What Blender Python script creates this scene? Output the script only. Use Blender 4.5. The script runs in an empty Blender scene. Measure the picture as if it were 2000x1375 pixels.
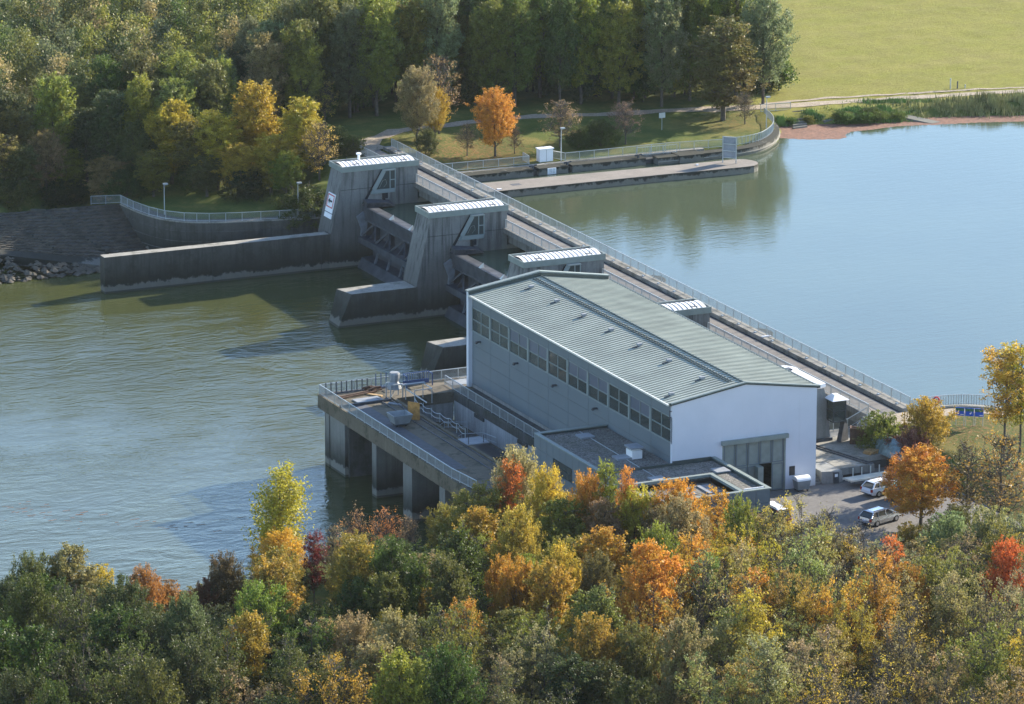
import bpy, math, random
import numpy as np
from mathutils import Vector, Matrix

# ------------------------------------------------------------------ camera, sky, sun, exposure
scene = bpy.context.scene
COL = scene.collection
cam_data = bpy.data.cameras.new("camera")
cam = bpy.data.objects.new("camera", cam_data)
COL.objects.link(cam)
scene.camera = cam
cam_data.sensor_width = 36.0
cam_data.lens = 9410.0 / 2000.0 * 36.0
cam_data.clip_start, cam_data.clip_end = 5.0, 6000.0
YAW, PITCH, ROLL = -0.42937, 0.261224, 0.001163
cam.location = (-220.104, -407.771, 137.404)
_f = Vector((-math.sin(YAW) * math.cos(PITCH), math.cos(YAW) * math.cos(PITCH), -math.sin(PITCH)))
_r = Vector((math.cos(YAW), math.sin(YAW), 0))
_u = _r.cross(_f)
_r2 = _r * math.cos(ROLL) + _u * math.sin(ROLL)
_u2 = -_r * math.sin(ROLL) + _u * math.cos(ROLL)
cam.rotation_euler = Matrix((_r2, _u2, -_f)).transposed().to_euler()

SUN_AZ, SUN_EL = math.radians(15.5), math.radians(23.5)      # azimuth counted from +X towards +Y
world = bpy.data.worlds.new("World")
scene.world = world
world.use_nodes = True
wn = world.node_tree
sky = wn.nodes.new("ShaderNodeTexSky")
sky.sky_type = 'NISHITA'
sky.sun_disc = False
sky.sun_elevation = SUN_EL
sky.sun_rotation = math.radians(90) - SUN_AZ
sky.altitude = 500
sky.air_density, sky.dust_density, sky.ozone_density = 1.0, 0.3, 2.3
bg = wn.nodes["Background"]
bg.inputs[1].default_value = 0.14
wn.links.new(sky.outputs[0], bg.inputs[0])
sun_data = bpy.data.lights.new("sun", 'SUN')
sun_data.energy = 4.9
sun_data.angle = math.radians(0.53)
sun_data.color = (1.0, 0.905, 0.74)
sun = bpy.data.objects.new("sun", sun_data)
COL.objects.link(sun)
sun.location = (300, 80, 200)
_s = Vector((math.cos(SUN_EL) * math.cos(SUN_AZ), math.cos(SUN_EL) * math.sin(SUN_AZ), math.sin(SUN_EL)))
sun.rotation_euler = _s.to_track_quat('Z', 'Y').to_euler()
scene.view_settings.view_transform = 'Standard'
scene.view_settings.look = 'None'
scene.view_settings.exposure = 1.5
scene.view_settings.gamma = 1.0
scene.view_settings.use_curve_mapping = False
scene.cycles.max_bounces = 8
scene.cycles.transparent_max_bounces = 8
scene.cycles.diffuse_bounces = 3
scene.cycles.glossy_bounces = 3
scene.cycles.caustics_reflective = False
scene.cycles.caustics_refractive = False

# ------------------------------------------------------------------ mesh helpers
def wloc(o):
    p = Vector((0, 0, 0))
    while o is not None:
        p = p + Vector(o.location)
        o = o.parent
    return p

class MB:
    """collects boxes, prisms, tubes in world coordinates; build() links them as one mesh object"""
    def __init__(self):
        self.v, self.f = [], []
    def add(self, verts, faces):
        b = len(self.v)
        self.v.extend([tuple(map(float, p)) for p in verts])
        self.f.extend([tuple(b + i for i in f) for f in faces])
        return self
    def box(self, x0, x1, y0, y1, z0, z1):
        return self.add([(x0, y0, z0), (x1, y0, z0), (x1, y1, z0), (x0, y1, z0), (x0, y0, z1), (x1, y0, z1), (x1, y1, z1), (x0, y1, z1)],
                        [(0, 3, 2, 1), (4, 5, 6, 7), (0, 1, 5, 4), (1, 2, 6, 5), (2, 3, 7, 6), (3, 0, 4, 7)])
    def prism(self, poly, axis, a0, a1):
        n = len(poly)
        def P(p, a):
            return {'x': (a, p[0], p[1]), 'y': (p[0], a, p[1]), 'z': (p[0], p[1], a)}[axis]
        vs = [P(p, a0) for p in poly] + [P(p, a1) for p in poly]
        fs = [tuple(range(n)), tuple(range(2 * n - 1, n - 1, -1))] + [(i, n + i, n + (i + 1) % n, (i + 1) % n) for i in range(n)]
        return self.add(vs, fs)
    def bar(self, p, q, w, h=None):
        """square bar from p to q"""
        p, q = Vector(p), Vector(q)
        h = h or w
        d = (q - p).normalized()
        up = Vector((0, 0, 1)) if abs(d.z) < .95 else Vector((1, 0, 0))
        s = d.cross(up).normalized() * w / 2
        t = s.cross(d).normalized() * h / 2
        vs = [p - s - t, p + s - t, p + s + t, p - s + t, q - s - t, q + s - t, q + s + t, q - s + t]
        return self.add(vs, [(0, 1, 2, 3), (7, 6, 5, 4), (0, 4, 5, 1), (1, 5, 6, 2), (2, 6, 7, 3), (3, 7, 4, 0)])
    def tube(self, pts, radii, n=6, cap=True):
        b = len(self.v)
        pts = [Vector(p) for p in pts]
        if not hasattr(radii, '__len__'):
            radii = [radii] * len(pts)
        for i, p in enumerate(pts):
            d = (pts[min(i + 1, len(pts) - 1)] - pts[max(i - 1, 0)]).normalized()
            up = Vector((0, 0, 1)) if abs(d.z) < .9 else Vector((1, 0, 0))
            s = d.cross(up).normalized()
            t = d.cross(s).normalized()
            for k in range(n):
                a = 2 * math.pi * k / n
                self.v.append(tuple(p + (s * math.cos(a) + t * math.sin(a)) * radii[i]))
        for i in range(len(pts) - 1):
            for k in range(n):
                self.f.append((b + i * n + k, b + i * n + (k + 1) % n, b + (i + 1) * n + (k + 1) % n, b + (i + 1) * n + k))
        if cap:
            self.f.append(tuple(b + k for k in range(n)))
            self.f.append(tuple(b + (len(pts) - 1) * n + k for k in reversed(range(n))))
        return self
    def cyl(self, x, y, z0, z1, r, n=10):
        return self.tube([(x, y, z0), (x, y, z1)], r, n)
    def mesh(self, name, m, off=(0, 0, 0), smooth=False):
        me = bpy.data.meshes.new(name)
        ox, oy, oz = off
        me.from_pydata([(a - ox, b - oy, c - oz) for a, b, c in self.v], [], self.f)
        if m:
            me.materials.append(m)
        me.validate()
        import bmesh
        bm = bmesh.new()
        bm.from_mesh(me)
        bmesh.ops.recalc_face_normals(bm, faces=bm.faces)
        bm.to_mesh(me)
        bm.free()
        if smooth:
            me.polygons.foreach_set("use_smooth", [True] * len(me.polygons))
        return me
    def build(self, name, m, parent=None, smooth=False):
        off = wloc(parent)
        o = bpy.data.objects.new(name, self.mesh(name, m, off, smooth))
        COL.objects.link(o)
        o.parent = parent
        return o

def tag(o, label=None, cat=None, group=None, kind=None):
    if label: o['label'] = label
    if cat: o['category'] = cat
    if group: o['group'] = group
    if kind: o['kind'] = kind
    return o

def thing(name, label, cat, loc=(0, 0, 0), group=None):
    o = bpy.data.objects.new(name, None)
    o.empty_display_size = .5
    COL.objects.link(o)
    o.location = loc
    return tag(o, label, cat, group)

def inst(me, name, parent, loc, rotz=0.0):
    """another object sharing mesh data, placed at a world position"""
    o = bpy.data.objects.new(name, me)
    COL.objects.link(o)
    o.parent = parent
    o.location = Vector(loc) - wloc(parent)
    o.rotation_euler = (0, 0, rotz)
    return o

def copy_tree(o, parent=None):
    c = o.copy()
    COL.objects.link(c)
    c.parent = parent
    for ch in list(o.children):
        copy_tree(ch, c)
    return c

# ------------------------------------------------------------------ materials
def new_mat(name):
    m = bpy.data.materials.new(name)
    m.use_nodes = True
    nt = m.node_tree
    b = nt.nodes["Principled BSDF"]
    return m, nt, b

def N(nt, typ, **kw):
    n = nt.nodes.new(typ)
    for k, v in kw.items():
        if k == 'ins':
            for a, b in v.items():
                n.inputs[a].default_value = b
        else:
            setattr(n, k, v)
    return n

def wpos(nt, scale=(1, 1, 1)):
    g = N(nt, "ShaderNodeNewGeometry")
    m = N(nt, "ShaderNodeMapping", ins={3: scale})
    nt.links.new(g.outputs["Position"], m.inputs[0])
    return m.outputs[0]

def noise(nt, vec, scale, detail=4, rough=.55, dist=0.0):
    n = N(nt, "ShaderNodeTexNoise", ins={"Scale": scale, "Detail": detail, "Roughness": rough, "Distortion": dist})
    nt.links.new(vec, n.inputs["Vector"])
    return n.outputs[0]

def ramp(nt, fac, stops):
    r = N(nt, "ShaderNodeValToRGB")
    e = r.color_ramp.elements
    while len(e) < len(stops):
        e.new(.5)
    for i, (p, c) in enumerate(stops):
        e[i].position = p
        e[i].color = (*c, 1) if len(c) == 3 else c
    nt.links.new(fac, r.inputs[0])
    return r.outputs[0]

def mixc(nt, fac, a, b, mode='MIX'):
    m = N(nt, "ShaderNodeMix", data_type='RGBA', blend_type=mode)
    for sock, v in ((m.inputs[0], fac), (m.inputs[6], a), (m.inputs[7], b)):
        if isinstance(v, bpy.types.NodeSocket):
            nt.links.new(v, sock)
        elif isinstance(v, (int, float)):
            sock.default_value = v
        else:
            sock.default_value = (*v, 1)
    return m.outputs[2]

def math_n(nt, op, a, b=0.0, c=0.0, clamp=False):
    m = N(nt, "ShaderNodeMath", operation=op, use_clamp=clamp)
    for i, v in enumerate((a, b, c)):
        if isinstance(v, bpy.types.NodeSocket):
            nt.links.new(v, m.inputs[i])
        else:
            m.inputs[i].default_value = v
    return m.outputs[0]

def remap(nt, v, a, b, c=0.0, d=1.0):
    m = N(nt, "ShaderNodeMapRange", ins={1: a, 2: b, 3: c, 4: d})
    nt.links.new(v, m.inputs[0])
    return m.outputs[0]

def bump(nt, b, h, strength, dist):
    n = N(nt, "ShaderNodeBump", ins={"Strength": strength, "Distance": dist})
    nt.links.new(h, n.inputs["Height"])
    nt.links.new(n.outputs[0], b.inputs["Normal"])

def plain(name, col, rough=.6, metal=0.0, vary=.18, scale=1.3, spec=.4):
    """paint, metal, plastic: a colour with soft uneven weathering"""
    m, nt, b = new_mat(name)
    n = noise(nt, wpos(nt), scale, 5)
    lo = tuple(c * (1 - vary) for c in col)
    hi = tuple(min(1, c * (1 + vary)) for c in col)
    nt.links.new(ramp(nt, n, [(.3, lo), (.7, hi)]), b.inputs["Base Color"])
    b.inputs["Roughness"].default_value = rough
    b.inputs["Metallic"].default_value = metal
    b.inputs["Specular IOR Level"].default_value = spec
    return m

def concrete(name, col, streak=.5, moss=0.0, algae=None):
    """cast concrete: blotches, rain streaks, moss on top; algae = (water level) adds the tide marks and darkens the lower part"""
    m, nt, b = new_mat(name)
    p = wpos(nt)
    n1 = noise(nt, p, .45, 7, .62)
    n2 = noise(nt, wpos(nt, (2.2, 2.2, .13)), 1.0, 5, .6)
    n3 = noise(nt, p, 6.0, 3)
    base = ramp(nt, n1, [(.25, tuple(c * .72 for c in col)), (.75, tuple(c * 1.12 for c in col))])
    st = remap(nt, n2, .47, .64, 0, streak)
    c = mixc(nt, st, base, tuple(x * .25 for x in col))
    st2 = remap(nt, n2, .28, .40, .35, 0)
    c = mixc(nt, st2, c, tuple(min(1, x * 1.6) for x in col))
    c = mixc(nt, .25, c, ramp(nt, n3, [(.3, (.3, .3, .3)), (.7, (1, 1, 1))]), 'MULTIPLY')
    if moss:
        nm = noise(nt, p, .55, 7, .72)
        c = mixc(nt, remap(nt, nm, .5, .60, 0, min(1, moss * 1.3)), c, (.036, .038, .022))
    if algae is not None:
        sx = N(nt, "ShaderNodeSeparateXYZ")
        nt.links.new(p, sx.inputs[0])
        nz = noise(nt, wpos(nt, (1, 1, .7)), .9, 7, .7)
        h = math_n(nt, 'SUBTRACT', sx.outputs[2], algae)
        hn = math_n(nt, 'ADD', h, math_n(nt, 'MULTIPLY', math_n(nt, 'SUBTRACT', nz, .5), 2.2))
        low = remap(nt, math_n(nt, 'ADD', h, math_n(nt, 'MULTIPLY', math_n(nt, 'SUBTRACT', n2, .5), 9.0)), 4.5, 9.5, .62, 0)
        c = mixc(nt, low, c, tuple(x * .30 for x in col))  # darker towards the bottom, broken up by the streak noise
        dark = math_n(nt, 'MULTIPLY', remap(nt, hn, .85, 1.05, 0, 1), remap(nt, hn, 1.3, 4.2, .92, 0))
        c = mixc(nt, dark, c, (.018, .020, .014))
        pale = remap(nt, hn, .9, .8, 0, .55)
        c = mixc(nt, pale, c, tuple(min(1, x * .95) for x in (.20, .19, .16)))
        wet = remap(nt, h, .28, .2, 0, .85)
        c = mixc(nt, wet, c, (.03, .03, .022))
    nt.links.new(c, b.inputs["Base Color"])
    b.inputs["Roughness"].default_value = .88
    b.inputs["Specular IOR Level"].default_value = .25
    bump(nt, b, n3, .25, .03)
    return m

M = {}
M['concrete'] = concrete('concrete', (.21, .205, .19), .45)
M['concrete_pier'] = concrete('pier_concrete', (.215, .215, .205), .75, algae=-7.5)
M['concrete_old'] = concrete('old_concrete', (.15, .147, .132), .7, moss=.5, algae=-7.5)
M['concrete_top'] = concrete('worn_concrete', (.33, .31, .27), .1, moss=.35)
M['concrete_lock'] = concrete('lock_concrete', (.30, .285, .25), .5, moss=.35, algae=-.35)
M['concrete_light'] = concrete('light_concrete', (.30, .30, .29), .25)
M['concrete_dark'] = concrete('dark_concrete', (.10, .10, .095), .5, moss=.4)
M['pit_concrete'] = concrete('pit_concrete', (.48, .48, .47), .35)
M['deck_concrete'] = concrete('deck_concrete', (.16, .135, .10), .1, moss=.5)
M['concrete_draft'] = concrete('draft_concrete', (.36, .355, .33), .6, algae=-7.5)
M['road'] = concrete('road_surface', (.25, .22, .19), .05)
def render_wall():
    m, nt, b = new_mat('white_render')
    n1 = noise(nt, wpos(nt, (1.4, 1.4, .10)), 1.0, 6, .65)
    n2 = noise(nt, wpos(nt), .35, 5)
    c = ramp(nt, n2, [(.3, (.57, .585, .635)), (.7, (.62, .63, .68))])
    c = mixc(nt, remap(nt, n1, .58, .74, 0, .16), c, (.33, .34, .34))
    sx = N(nt, "ShaderNodeSeparateXYZ"); nt.links.new(wpos(nt), sx.inputs[0])
    c = mixc(nt, remap(nt, math_n(nt, 'ADD', sx.outputs[2], n1), .3, 1.3, .30, 0), c, (.25, .24, .22))
    nt.links.new(c, b.inputs["Base Color"])
    b.inputs["Roughness"].default_value = .85
    return m
M['white_wall'] = render_wall()
M['facade'] = plain('facade_panel_paint', (.128, .158, .178), .55, vary=.05, scale=.25)
M['facade_trim'] = plain('green_grey_trim', (.21, .24, .22), .55, vary=.12)
M['trim_dark'] = plain('dark_green_trim', (.045, .06, .055), .5)
M['gutter'] = plain('pale_gutter_metal', (.62, .60, .53), .4, metal=.2, vary=.08)
M['mullion'] = plain('window_frame_paint', (.21, .245, .24), .5, vary=.06)
M['white_roof'] = plain('white_sheet_metal', (.80, .79, .78), .5, vary=.08, scale=.7)
M['galv'] = plain('galvanised_steel', (.46, .49, .50), .45, metal=.5, vary=.12)
M['steel_dark'] = plain('dark_weathered_steel', (.07, .075, .085), .6, metal=.2, vary=.4, scale=2)
M['steel_gate'] = plain('gate_steel', (.055, .060, .070), .6, metal=.1, vary=.45, scale=.8)
M['steel_light'] = plain('pale_gate_plate', (.16, .175, .20), .55, vary=.25)
M['rust'] = plain('rusty_steel', (.10, .055, .035), .85, vary=.5, scale=3)
M['wood'] = plain('weathered_wood', (.42, .27, .13), .8, vary=.35, scale=4)
M['ply'] = plain('rusty_orange_plate', (.42, .21, .06), .8, vary=.35, scale=3)
M['blue'] = plain('blue_paint', (.035, .075, .19), .5, vary=.15)
M['blue_mat'] = plain('blue_grating', (.078, .082, .092), .8, vary=.25, scale=2)
M['sign_blue'] = plain('sign_blue', (.02, .10, .55), .5, vary=.05)
M['sign_green'] = plain('sign_photo_green', (.05, .16, .10), .6, vary=.6, scale=5)
M['sign_white'] = plain('sign_white', (.80, .80, .82), .6, vary=.03)
M['sign_red'] = plain('sign_red', (.50, .04, .04), .5, vary=.1)
M['black'] = plain('black_paint', (.02, .02, .022), .5)
M['white'] = plain('white_plastic', (.78, .78, .78), .5, vary=.05)
M['tarp'] = plain('blue_green_tarpaulin', (.17, .24, .25), .35, vary=.5, scale=2)
M['tyre'] = plain('tyre_rubber', (.02, .02, .02), .8)
M['rim'] = plain('wheel_rim', (.40, .41, .43), .35, metal=.7)
M['car_white'] = plain('white_car_paint', (.76, .78, .82), .25, vary=.03)
M['car_silver'] = plain('silver_car_paint', (.55, .57, .60), .22, metal=.75, vary=.05)
M['car_green'] = plain('green_car_paint', (.13, .25, .11), .3, vary=.05)
M['car_red'] = plain('red_car_paint', (.42, .05, .04), .3, vary=.08)
M['lamp_red'] = plain('tail_lamp_red', (.35, .01, .01), .25)
M['lamp_clear'] = plain('lamp_glass', (.75, .75, .70), .15)
M['floor_in'] = plain('hall_floor', (.35, .28, .20), .6)
M['machine'] = plain('machine_paint', (.55, .52, .42), .5)
M['bin'] = plain('grey_container', (.22, .24, .25), .55)
M['amber'] = plain('amber_lamp', (.75, .55, .25), .4)
M['bark'] = plain('bark', (.085, .07, .055), .95, vary=.4, scale=3)
M['stone'] = plain('rip_rap_stone', (.075, .064, .048), .9, vary=.5, scale=.9)
M['slab_grey'] = plain('grey_slab', (.23, .245, .265), .7, vary=.15)

def glass_mat(name, tint, mixf):
    m, nt, b = new_mat(name)
    out = nt.nodes["Material Output"]
    t = N(nt, "ShaderNodeBsdfTransparent")
    t.inputs[0].default_value = (*tint, 1)
    b.inputs["Base Color"].default_value = (.07, .082, .078, 1)
    b.inputs["Roughness"].default_value = .08
    b.inputs["IOR"].default_value = 1.5
    mx = N(nt, "ShaderNodeMixShader", ins={0: mixf})
    nt.links.new(t.outputs[0], mx.inputs[1])
    nt.links.new(b.outputs[0], mx.inputs[2])
    nt.links.new(mx.outputs[0], out.inputs[0])
    return m
M['glass'] = glass_mat('window_glass', (.75, .82, .80), .62)
M['glass_dark'] = glass_mat('dark_glass', (.4, .45, .5), .8)
M['blind'] = plain('grey_blind', (.10, .115, .15), .35, vary=.05)

def roof_mat(name, col):
    m, nt, b = new_mat(name)
    p = wpos(nt)
    n1 = noise(nt, p, .25, 6, .6)
    n2 = noise(nt, wpos(nt, (.25, 3.0, 1)), 1.0, 4)
    c = ramp(nt, n1, [(.3, tuple(x * .80 for x in col)), (.7, tuple(x * 1.15 for x in col))])
    c = mixc(nt, remap(nt, n2, .45, .7, 0, .35), c, tuple(x * .6 for x in col))
    nt.links.new(c, b.inputs["Base Color"])
    b.inputs["Roughness"].default_value = .48
    b.inputs["Specular IOR Level"].default_value = .45
    return m
M['roof'] = roof_mat('roof_sheet_metal', (.335, .355, .30))

def gravel_mat(name, a, b2, scale=9, moss=0.0, rel=.6):
    m, nt, b = new_mat(name)
    p = wpos(nt)
    v = N(nt, "ShaderNodeTexVoronoi", ins={"Scale": scale})
    nt.links.new(p, v.inputs["Vector"])
    sep = N(nt, "ShaderNodeSeparateColor")
    nt.links.new(v.outputs["Color"], sep.inputs[0])
    c = ramp(nt, sep.outputs[0], [(0, a), (1, b2)])
    n1 = noise(nt, p, .5, 6, .65)
    c = mixc(nt, .6, c, ramp(nt, n1, [(.25, (.5, .5, .5)), (.7, (1, 1, 1))]), 'MULTIPLY')
    if moss:
        c = mixc(nt, remap(nt, noise(nt, p, .35, 5, .6), .5, .7, 0, moss), c, (.05, .055, .02))
    nt.links.new(c, b.inputs["Base Color"])
    b.inputs["Roughness"].default_value = .95
    bump(nt, b, v.outputs["Distance"], rel, .05)
    return m
M['roof_gravel'] = gravel_mat('roof_gravel', (.06, .055, .05), (.26, .24, .215), 8, moss=.4)
M['path'] = gravel_mat('path_gravel', (.26, .205, .145), (.42, .34, .25), 6, moss=.2)
M['paving'] = gravel_mat('yard_paving', (.125, .115, .11), (.165, .155, .145), 5, rel=.12)
M['revet'] = gravel_mat('stone_revetment', (.06, .058, .054), (.10, .096, .088), 2.2, moss=.3)

def water_mat(name, body, wave, bstr, rough, swirl=False):
    m, nt, b = new_mat(name)
    p = wpos(nt)
    n1 = noise(nt, wpos(nt, wave[0]), 1.0, 5, .55, .6)
    n2 = noise(nt, wpos(nt, wave[1]), 1.0, 3, .5)
    nb = noise(nt, p, .03, 4, .6)
    h = math_n(nt, 'ADD', n1, math_n(nt, 'MULTIPLY', n2, .6))
    if swirl:
        n3 = noise(nt, wpos(nt, (.14, .24, .2)), 1.0, 4, .6, 2.2)
        h = math_n(nt, 'ADD', h, math_n(nt, 'MULTIPLY', n3, 2.4))
    if swirl:
        h = math_n(nt, 'MULTIPLY', h, remap(nt, noise(nt, wpos(nt, (.018, .035, .02)), 1.0, 4, .6, 1.0), .35, .65, .35, 1.25))
    c = ramp(nt, nb, [(.3, tuple(x * .85 for x in body)), (.7, tuple(x * 1.15 for x in body))])
    nt.links.new(c, b.inputs["Base Color"])
    b.inputs["Roughness"].default_value = rough
    b.inputs["IOR"].default_value = 1.333
    b.inputs["Specular IOR Level"].default_value = .5
    bump(nt, b, h, bstr, 1.0)
    return m
M['water_up'] = water_mat('still_river_water', (.065, .082, .052), ((.35, .9, 1), (1.6, 3.2, 1)), .022, .015)
M['water_down'] = water_mat('tail_river_water', (.053, .060, .022), ((.30, .9, 1), (1.2, 3.0, 1)), .085, .05, True)

def leaf_mat():
    """leaves: object colour and object 'tint' are the two pigments of the tree, 'var' picks between them leaf by leaf"""
    m, nt, b = new_mat('foliage')
    out = nt.nodes["Material Output"]
    oi = N(nt, "ShaderNodeObjectInfo")
    ti = N(nt, "ShaderNodeAttribute", attribute_type='OBJECT', attribute_name='tint')
    va = N(nt, "ShaderNodeAttribute", attribute_type='GEOMETRY', attribute_name='var')
    br = N(nt, "ShaderNodeAttribute", attribute_type='GEOMETRY', attribute_name='bri')
    c = mixc(nt, va.outputs["Fac"], oi.outputs["Color"], ti.outputs["Color"])
    hs = N(nt, "ShaderNodeHueSaturation")
    nt.links.new(c, hs.inputs["Color"])
    nt.links.new(br.outputs["Fac"], hs.inputs["Value"])
    nt.links.new(hs.outputs[0], b.inputs["Base Color"])
    b.inputs["Roughness"].default_value = .5
    b.inputs["Specular IOR Level"].default_value = .22
    tr = N(nt, "ShaderNodeBsdfTranslucent")
    nt.links.new(hs.outputs[0], tr.inputs[0])
    mx = N(nt, "ShaderNodeMixShader", ins={0: .45})
    nt.links.new(b.outputs[0], mx.inputs[1])
    nt.links.new(tr.outputs[0], mx.inputs[2])
    nt.links.new(mx.outputs[0], out.inputs[0])
    return m
M['leaf'] = leaf_mat()

def ground_mat():
    m, nt, b = new_mat('grass_ground')
    p = wpos(nt)
    md = N(nt, "ShaderNodeAttribute", attribute_type='GEOMETRY', attribute_name='meadow')
    lt = N(nt, "ShaderNodeAttribute", attribute_type='GEOMETRY', attribute_name='litter')
    n1 = noise(nt, p, .22, 7, .65)
    n2 = noise(nt, p, 2.6, 5, .7)
    n4 = noise(nt, wpos(nt, (1, 3.0, 1)), .06, 5, .6)
    grass = ramp(nt, n1, [(.3, (.055, .085, .018)), (.5, (.10, .12, .028)), (.72, (.20, .17, .05))])
    mead = ramp(nt, n4, [(.25, (.20, .205, .036)), (.5, (.225, .215, .045)), (.75, (.255, .23, .062))])
    mead = mixc(nt, remap(nt, n1, .42, .75, 0, .6), mead, (.20, .17, .06))
    n5 = noise(nt, wpos(nt, (1, 1.6, 1)), 1.1, 6, .75)
    mead = mixc(nt, .55, mead, ramp(nt, n5, [(.3, (.5, .5, .5)), (.6, (1.05, 1.05, 1.0))]), 'MULTIPLY')
    c = mixc(nt, md.outputs["Fac"], grass, mead)
    lit = ramp(nt, n2, [(.35, (.07, .045, .025)), (.6, (.22, .12, .05)), (.8, (.36, .2, .06))])
    lf = math_n(nt, 'MULTIPLY', lt.outputs["Fac"], remap(nt, n2, .42, .6))
    c = mixc(nt, lf, c, lit)
    c = mixc(nt, .5, c, ramp(nt, n2, [(.25, (.45, .45, .45)), (.65, (1.0, 1.0, 1.0))]), 'MULTIPLY')
    nt.links.new(c, b.inputs["Base Color"])
    b.inputs["Roughness"].default_value = .95
    b.inputs["Specular IOR Level"].default_value = .1
    bump(nt, b, n2, .5, .25)
    return m
M['ground'] = ground_mat()
M['algae'] = gravel_mat('red_algae', (.14, .065, .042), (.23, .11, .068), 3)
M['reed'] = plain('reed_blades', (.24, .235, .09), .8, vary=.5, scale=.6)
M['lush'] = plain('lush_grass_blades', (.13, .22, .05), .8, vary=.4, scale=.5)

def haze():
    mb = MB().box(-4200, 4200, -4200, 4200, -13.0, 141.0)
    m, nt, b = new_mat('haze_air')
    nt.nodes.remove(b)
    v = N(nt, "ShaderNodeVolumePrincipled", ins={"Density": .00002, "Anisotropy": .35})
    v.inputs["Color"].default_value = (.86, .93, 1.0, 1)
    nt.links.new(v.outputs[0], nt.nodes["Material Output"].inputs["Volume"])
    tag(mb.build('haze', m), 'thin autumn haze over the valley', kind='stuff')
haze()

# ------------------------------------------------------------------ lie of the land
ZD, ZU = -7.5, 0.0                      # lower and upper water levels
RIVER = np.array([(-700,150),(-200,141.5),(-38,141.5),(-26,142),(-22,145.5),(-19.0,152),(-16.2,153),(-14.6,145.2),(-12.8,143.3),(-9.2,141.2),(-3.5,139.8),(3,138.6),
  (18,138.2),(20,139.7),(57,139.3),(60,138.0),(65.3,138.6),(70.3,142.3),(73.4,147.0),(75,150.0),(76,149.9),(80,149.2),(85.8,146.9),(90,147),(96.8,146.7),(101.5,145.3),(108,143),(130,138),(250,120),(700,20),
  (700,-600),(200,-180),(60,-30),(34,2.0),(27.3,9.2),(24,11.7),(21,13.0),(18.2,13.3),(13,13.3),(-1,13.3),(-1,-1),(-22,-1),(-24.5,12),(-31.5,12.5),(-38,12),(-46,14),(-54,15.5),(-62,12.5),(-72,11),(-85,11),(-100,13),(-160,24),(-700,130)],float)
LAND = np.array([(0,-8,0),(-12,-20,0),(8,-8,0.2),(-5,-3,0),(20,5,2.5),(19,13,2.5),(25,10,2.5),(14,2,2.2),(16,-4,2.2),(30,-10,2.6),(-20,-18,0),(-30,-8,-.5),(-45,-10,-2),(-75,-8,-2.5),(-110,-4,-2.5),(-27,4,-.5),(-28,10,-1),(-40,3,-1.5),(-60,5,-2),(0,-60,.5),(-60,-80,1),(10,-25,.3),
 (40,-40,2.5),(5,140,.9),(13,149,2.5),(15,155,2.5),(21,158,2.3),(24,140,.95),(35,139,.9),(46,137.5,.9),(60,139,.9),(70,146,.9),(40,150,1.5),(66,140,.9),(68,147,1.1),(75,155,1.2),(80,154,1.1),(110,150,1.4),(100,147,1.2),(40,166,2),(0,150,-1.5),(-2,141,-2.4),(-10,145,-2.5),(-16,150,-2.5),(-20,160,-2.5),(-60,165,-2.5),(-30,220,0),(60,250,1.5),(150,250,1.5),(20,200,1.5)],float)
def sdist(x,y):
    """signed distance to the river outline, positive on land"""
    x=np.asarray(x,float).ravel();y=np.asarray(y,float).ravel()
    d=np.full(x.shape,1e9);ins=np.zeros(x.shape,bool);n=len(RIVER)
    for i in range(n):
        ax,ay=RIVER[i];bx,by=RIVER[(i+1)%n];ex,ey=bx-ax,by-ay
        t=np.clip(((x-ax)*ex+(y-ay)*ey)/(ex*ex+ey*ey),0,1)
        d=np.minimum(d,np.hypot(x-ax-t*ex,y-ay-t*ey))
        if ay!=by: ins^=((ay>y)!=(by>y))&(x<ex*(y-ay)/(by-ay)+ax)
    return np.where(ins,-d,d)
def landz(x,y):
    x=np.asarray(x,float).ravel();y=np.asarray(y,float).ravel()
    w=1/((x[:,None]-LAND[:,0])**2+(y[:,None]-LAND[:,1])**2+2.)**1.7
    return (w*LAND[:,2]).sum(1)/w.sum(1)
def gz(x,y):
    x=np.asarray(x,float).ravel();y=np.asarray(y,float).ravel()
    d=sdist(x,y);L=landz(x,y);up=x>8
    zw=np.where(up,ZU,ZD)
    w=np.full(x.shape,.7)
    w=np.where((x<-31.6)&(y<60),12,w)
    w=np.where((x<-16.5)&(y>60),13,w)
    w=np.where((x>73.5)&(y>60),4,w)
    w=np.where((x>30)&(y<60),4,w)
    t=np.clip(d/w,0,1);t=np.where(w>5,t,t*t*(3-2*t))
    t=np.where((x<-16.5)&(y>60),np.clip(d/14.5,0,1)**2.4,t)
    z=zw-.35+(L-zw+.35)*t
    return np.where(d>0,z,np.maximum(zw-.35+d*1.2,zw-4))

def grid_axis(lo, hi, step, far):
    mid = list(np.arange(lo, hi + .01, step))
    left, right, d = [], [], step
    a = lo
    while a > -far:
        d *= 1.6; a -= d; left.append(a)
    d = step; a = hi
    while a < far:
        d *= 1.6; a += d; right.append(a)
    return np.array(left[::-1] + mid + right)
GX = grid_axis(-120, 150, 1.5, 3500)
GY = grid_axis(-110, 290, 1.5, 3500)
_X, _Y = np.meshgrid(GX, GY)
GZ = gz(_X, _Y).reshape(_X.shape)
_rough = np.random.default_rng(3).normal(0, .06, _X.shape)
GZ = GZ + _rough * (sdist(_X, _Y).reshape(_X.shape) > 3)
GZ = np.where((_X > -14) & (_X < 12.2) & (_Y > -22) & (_Y < 13.4), np.minimum(GZ, -.02), GZ)

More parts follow.
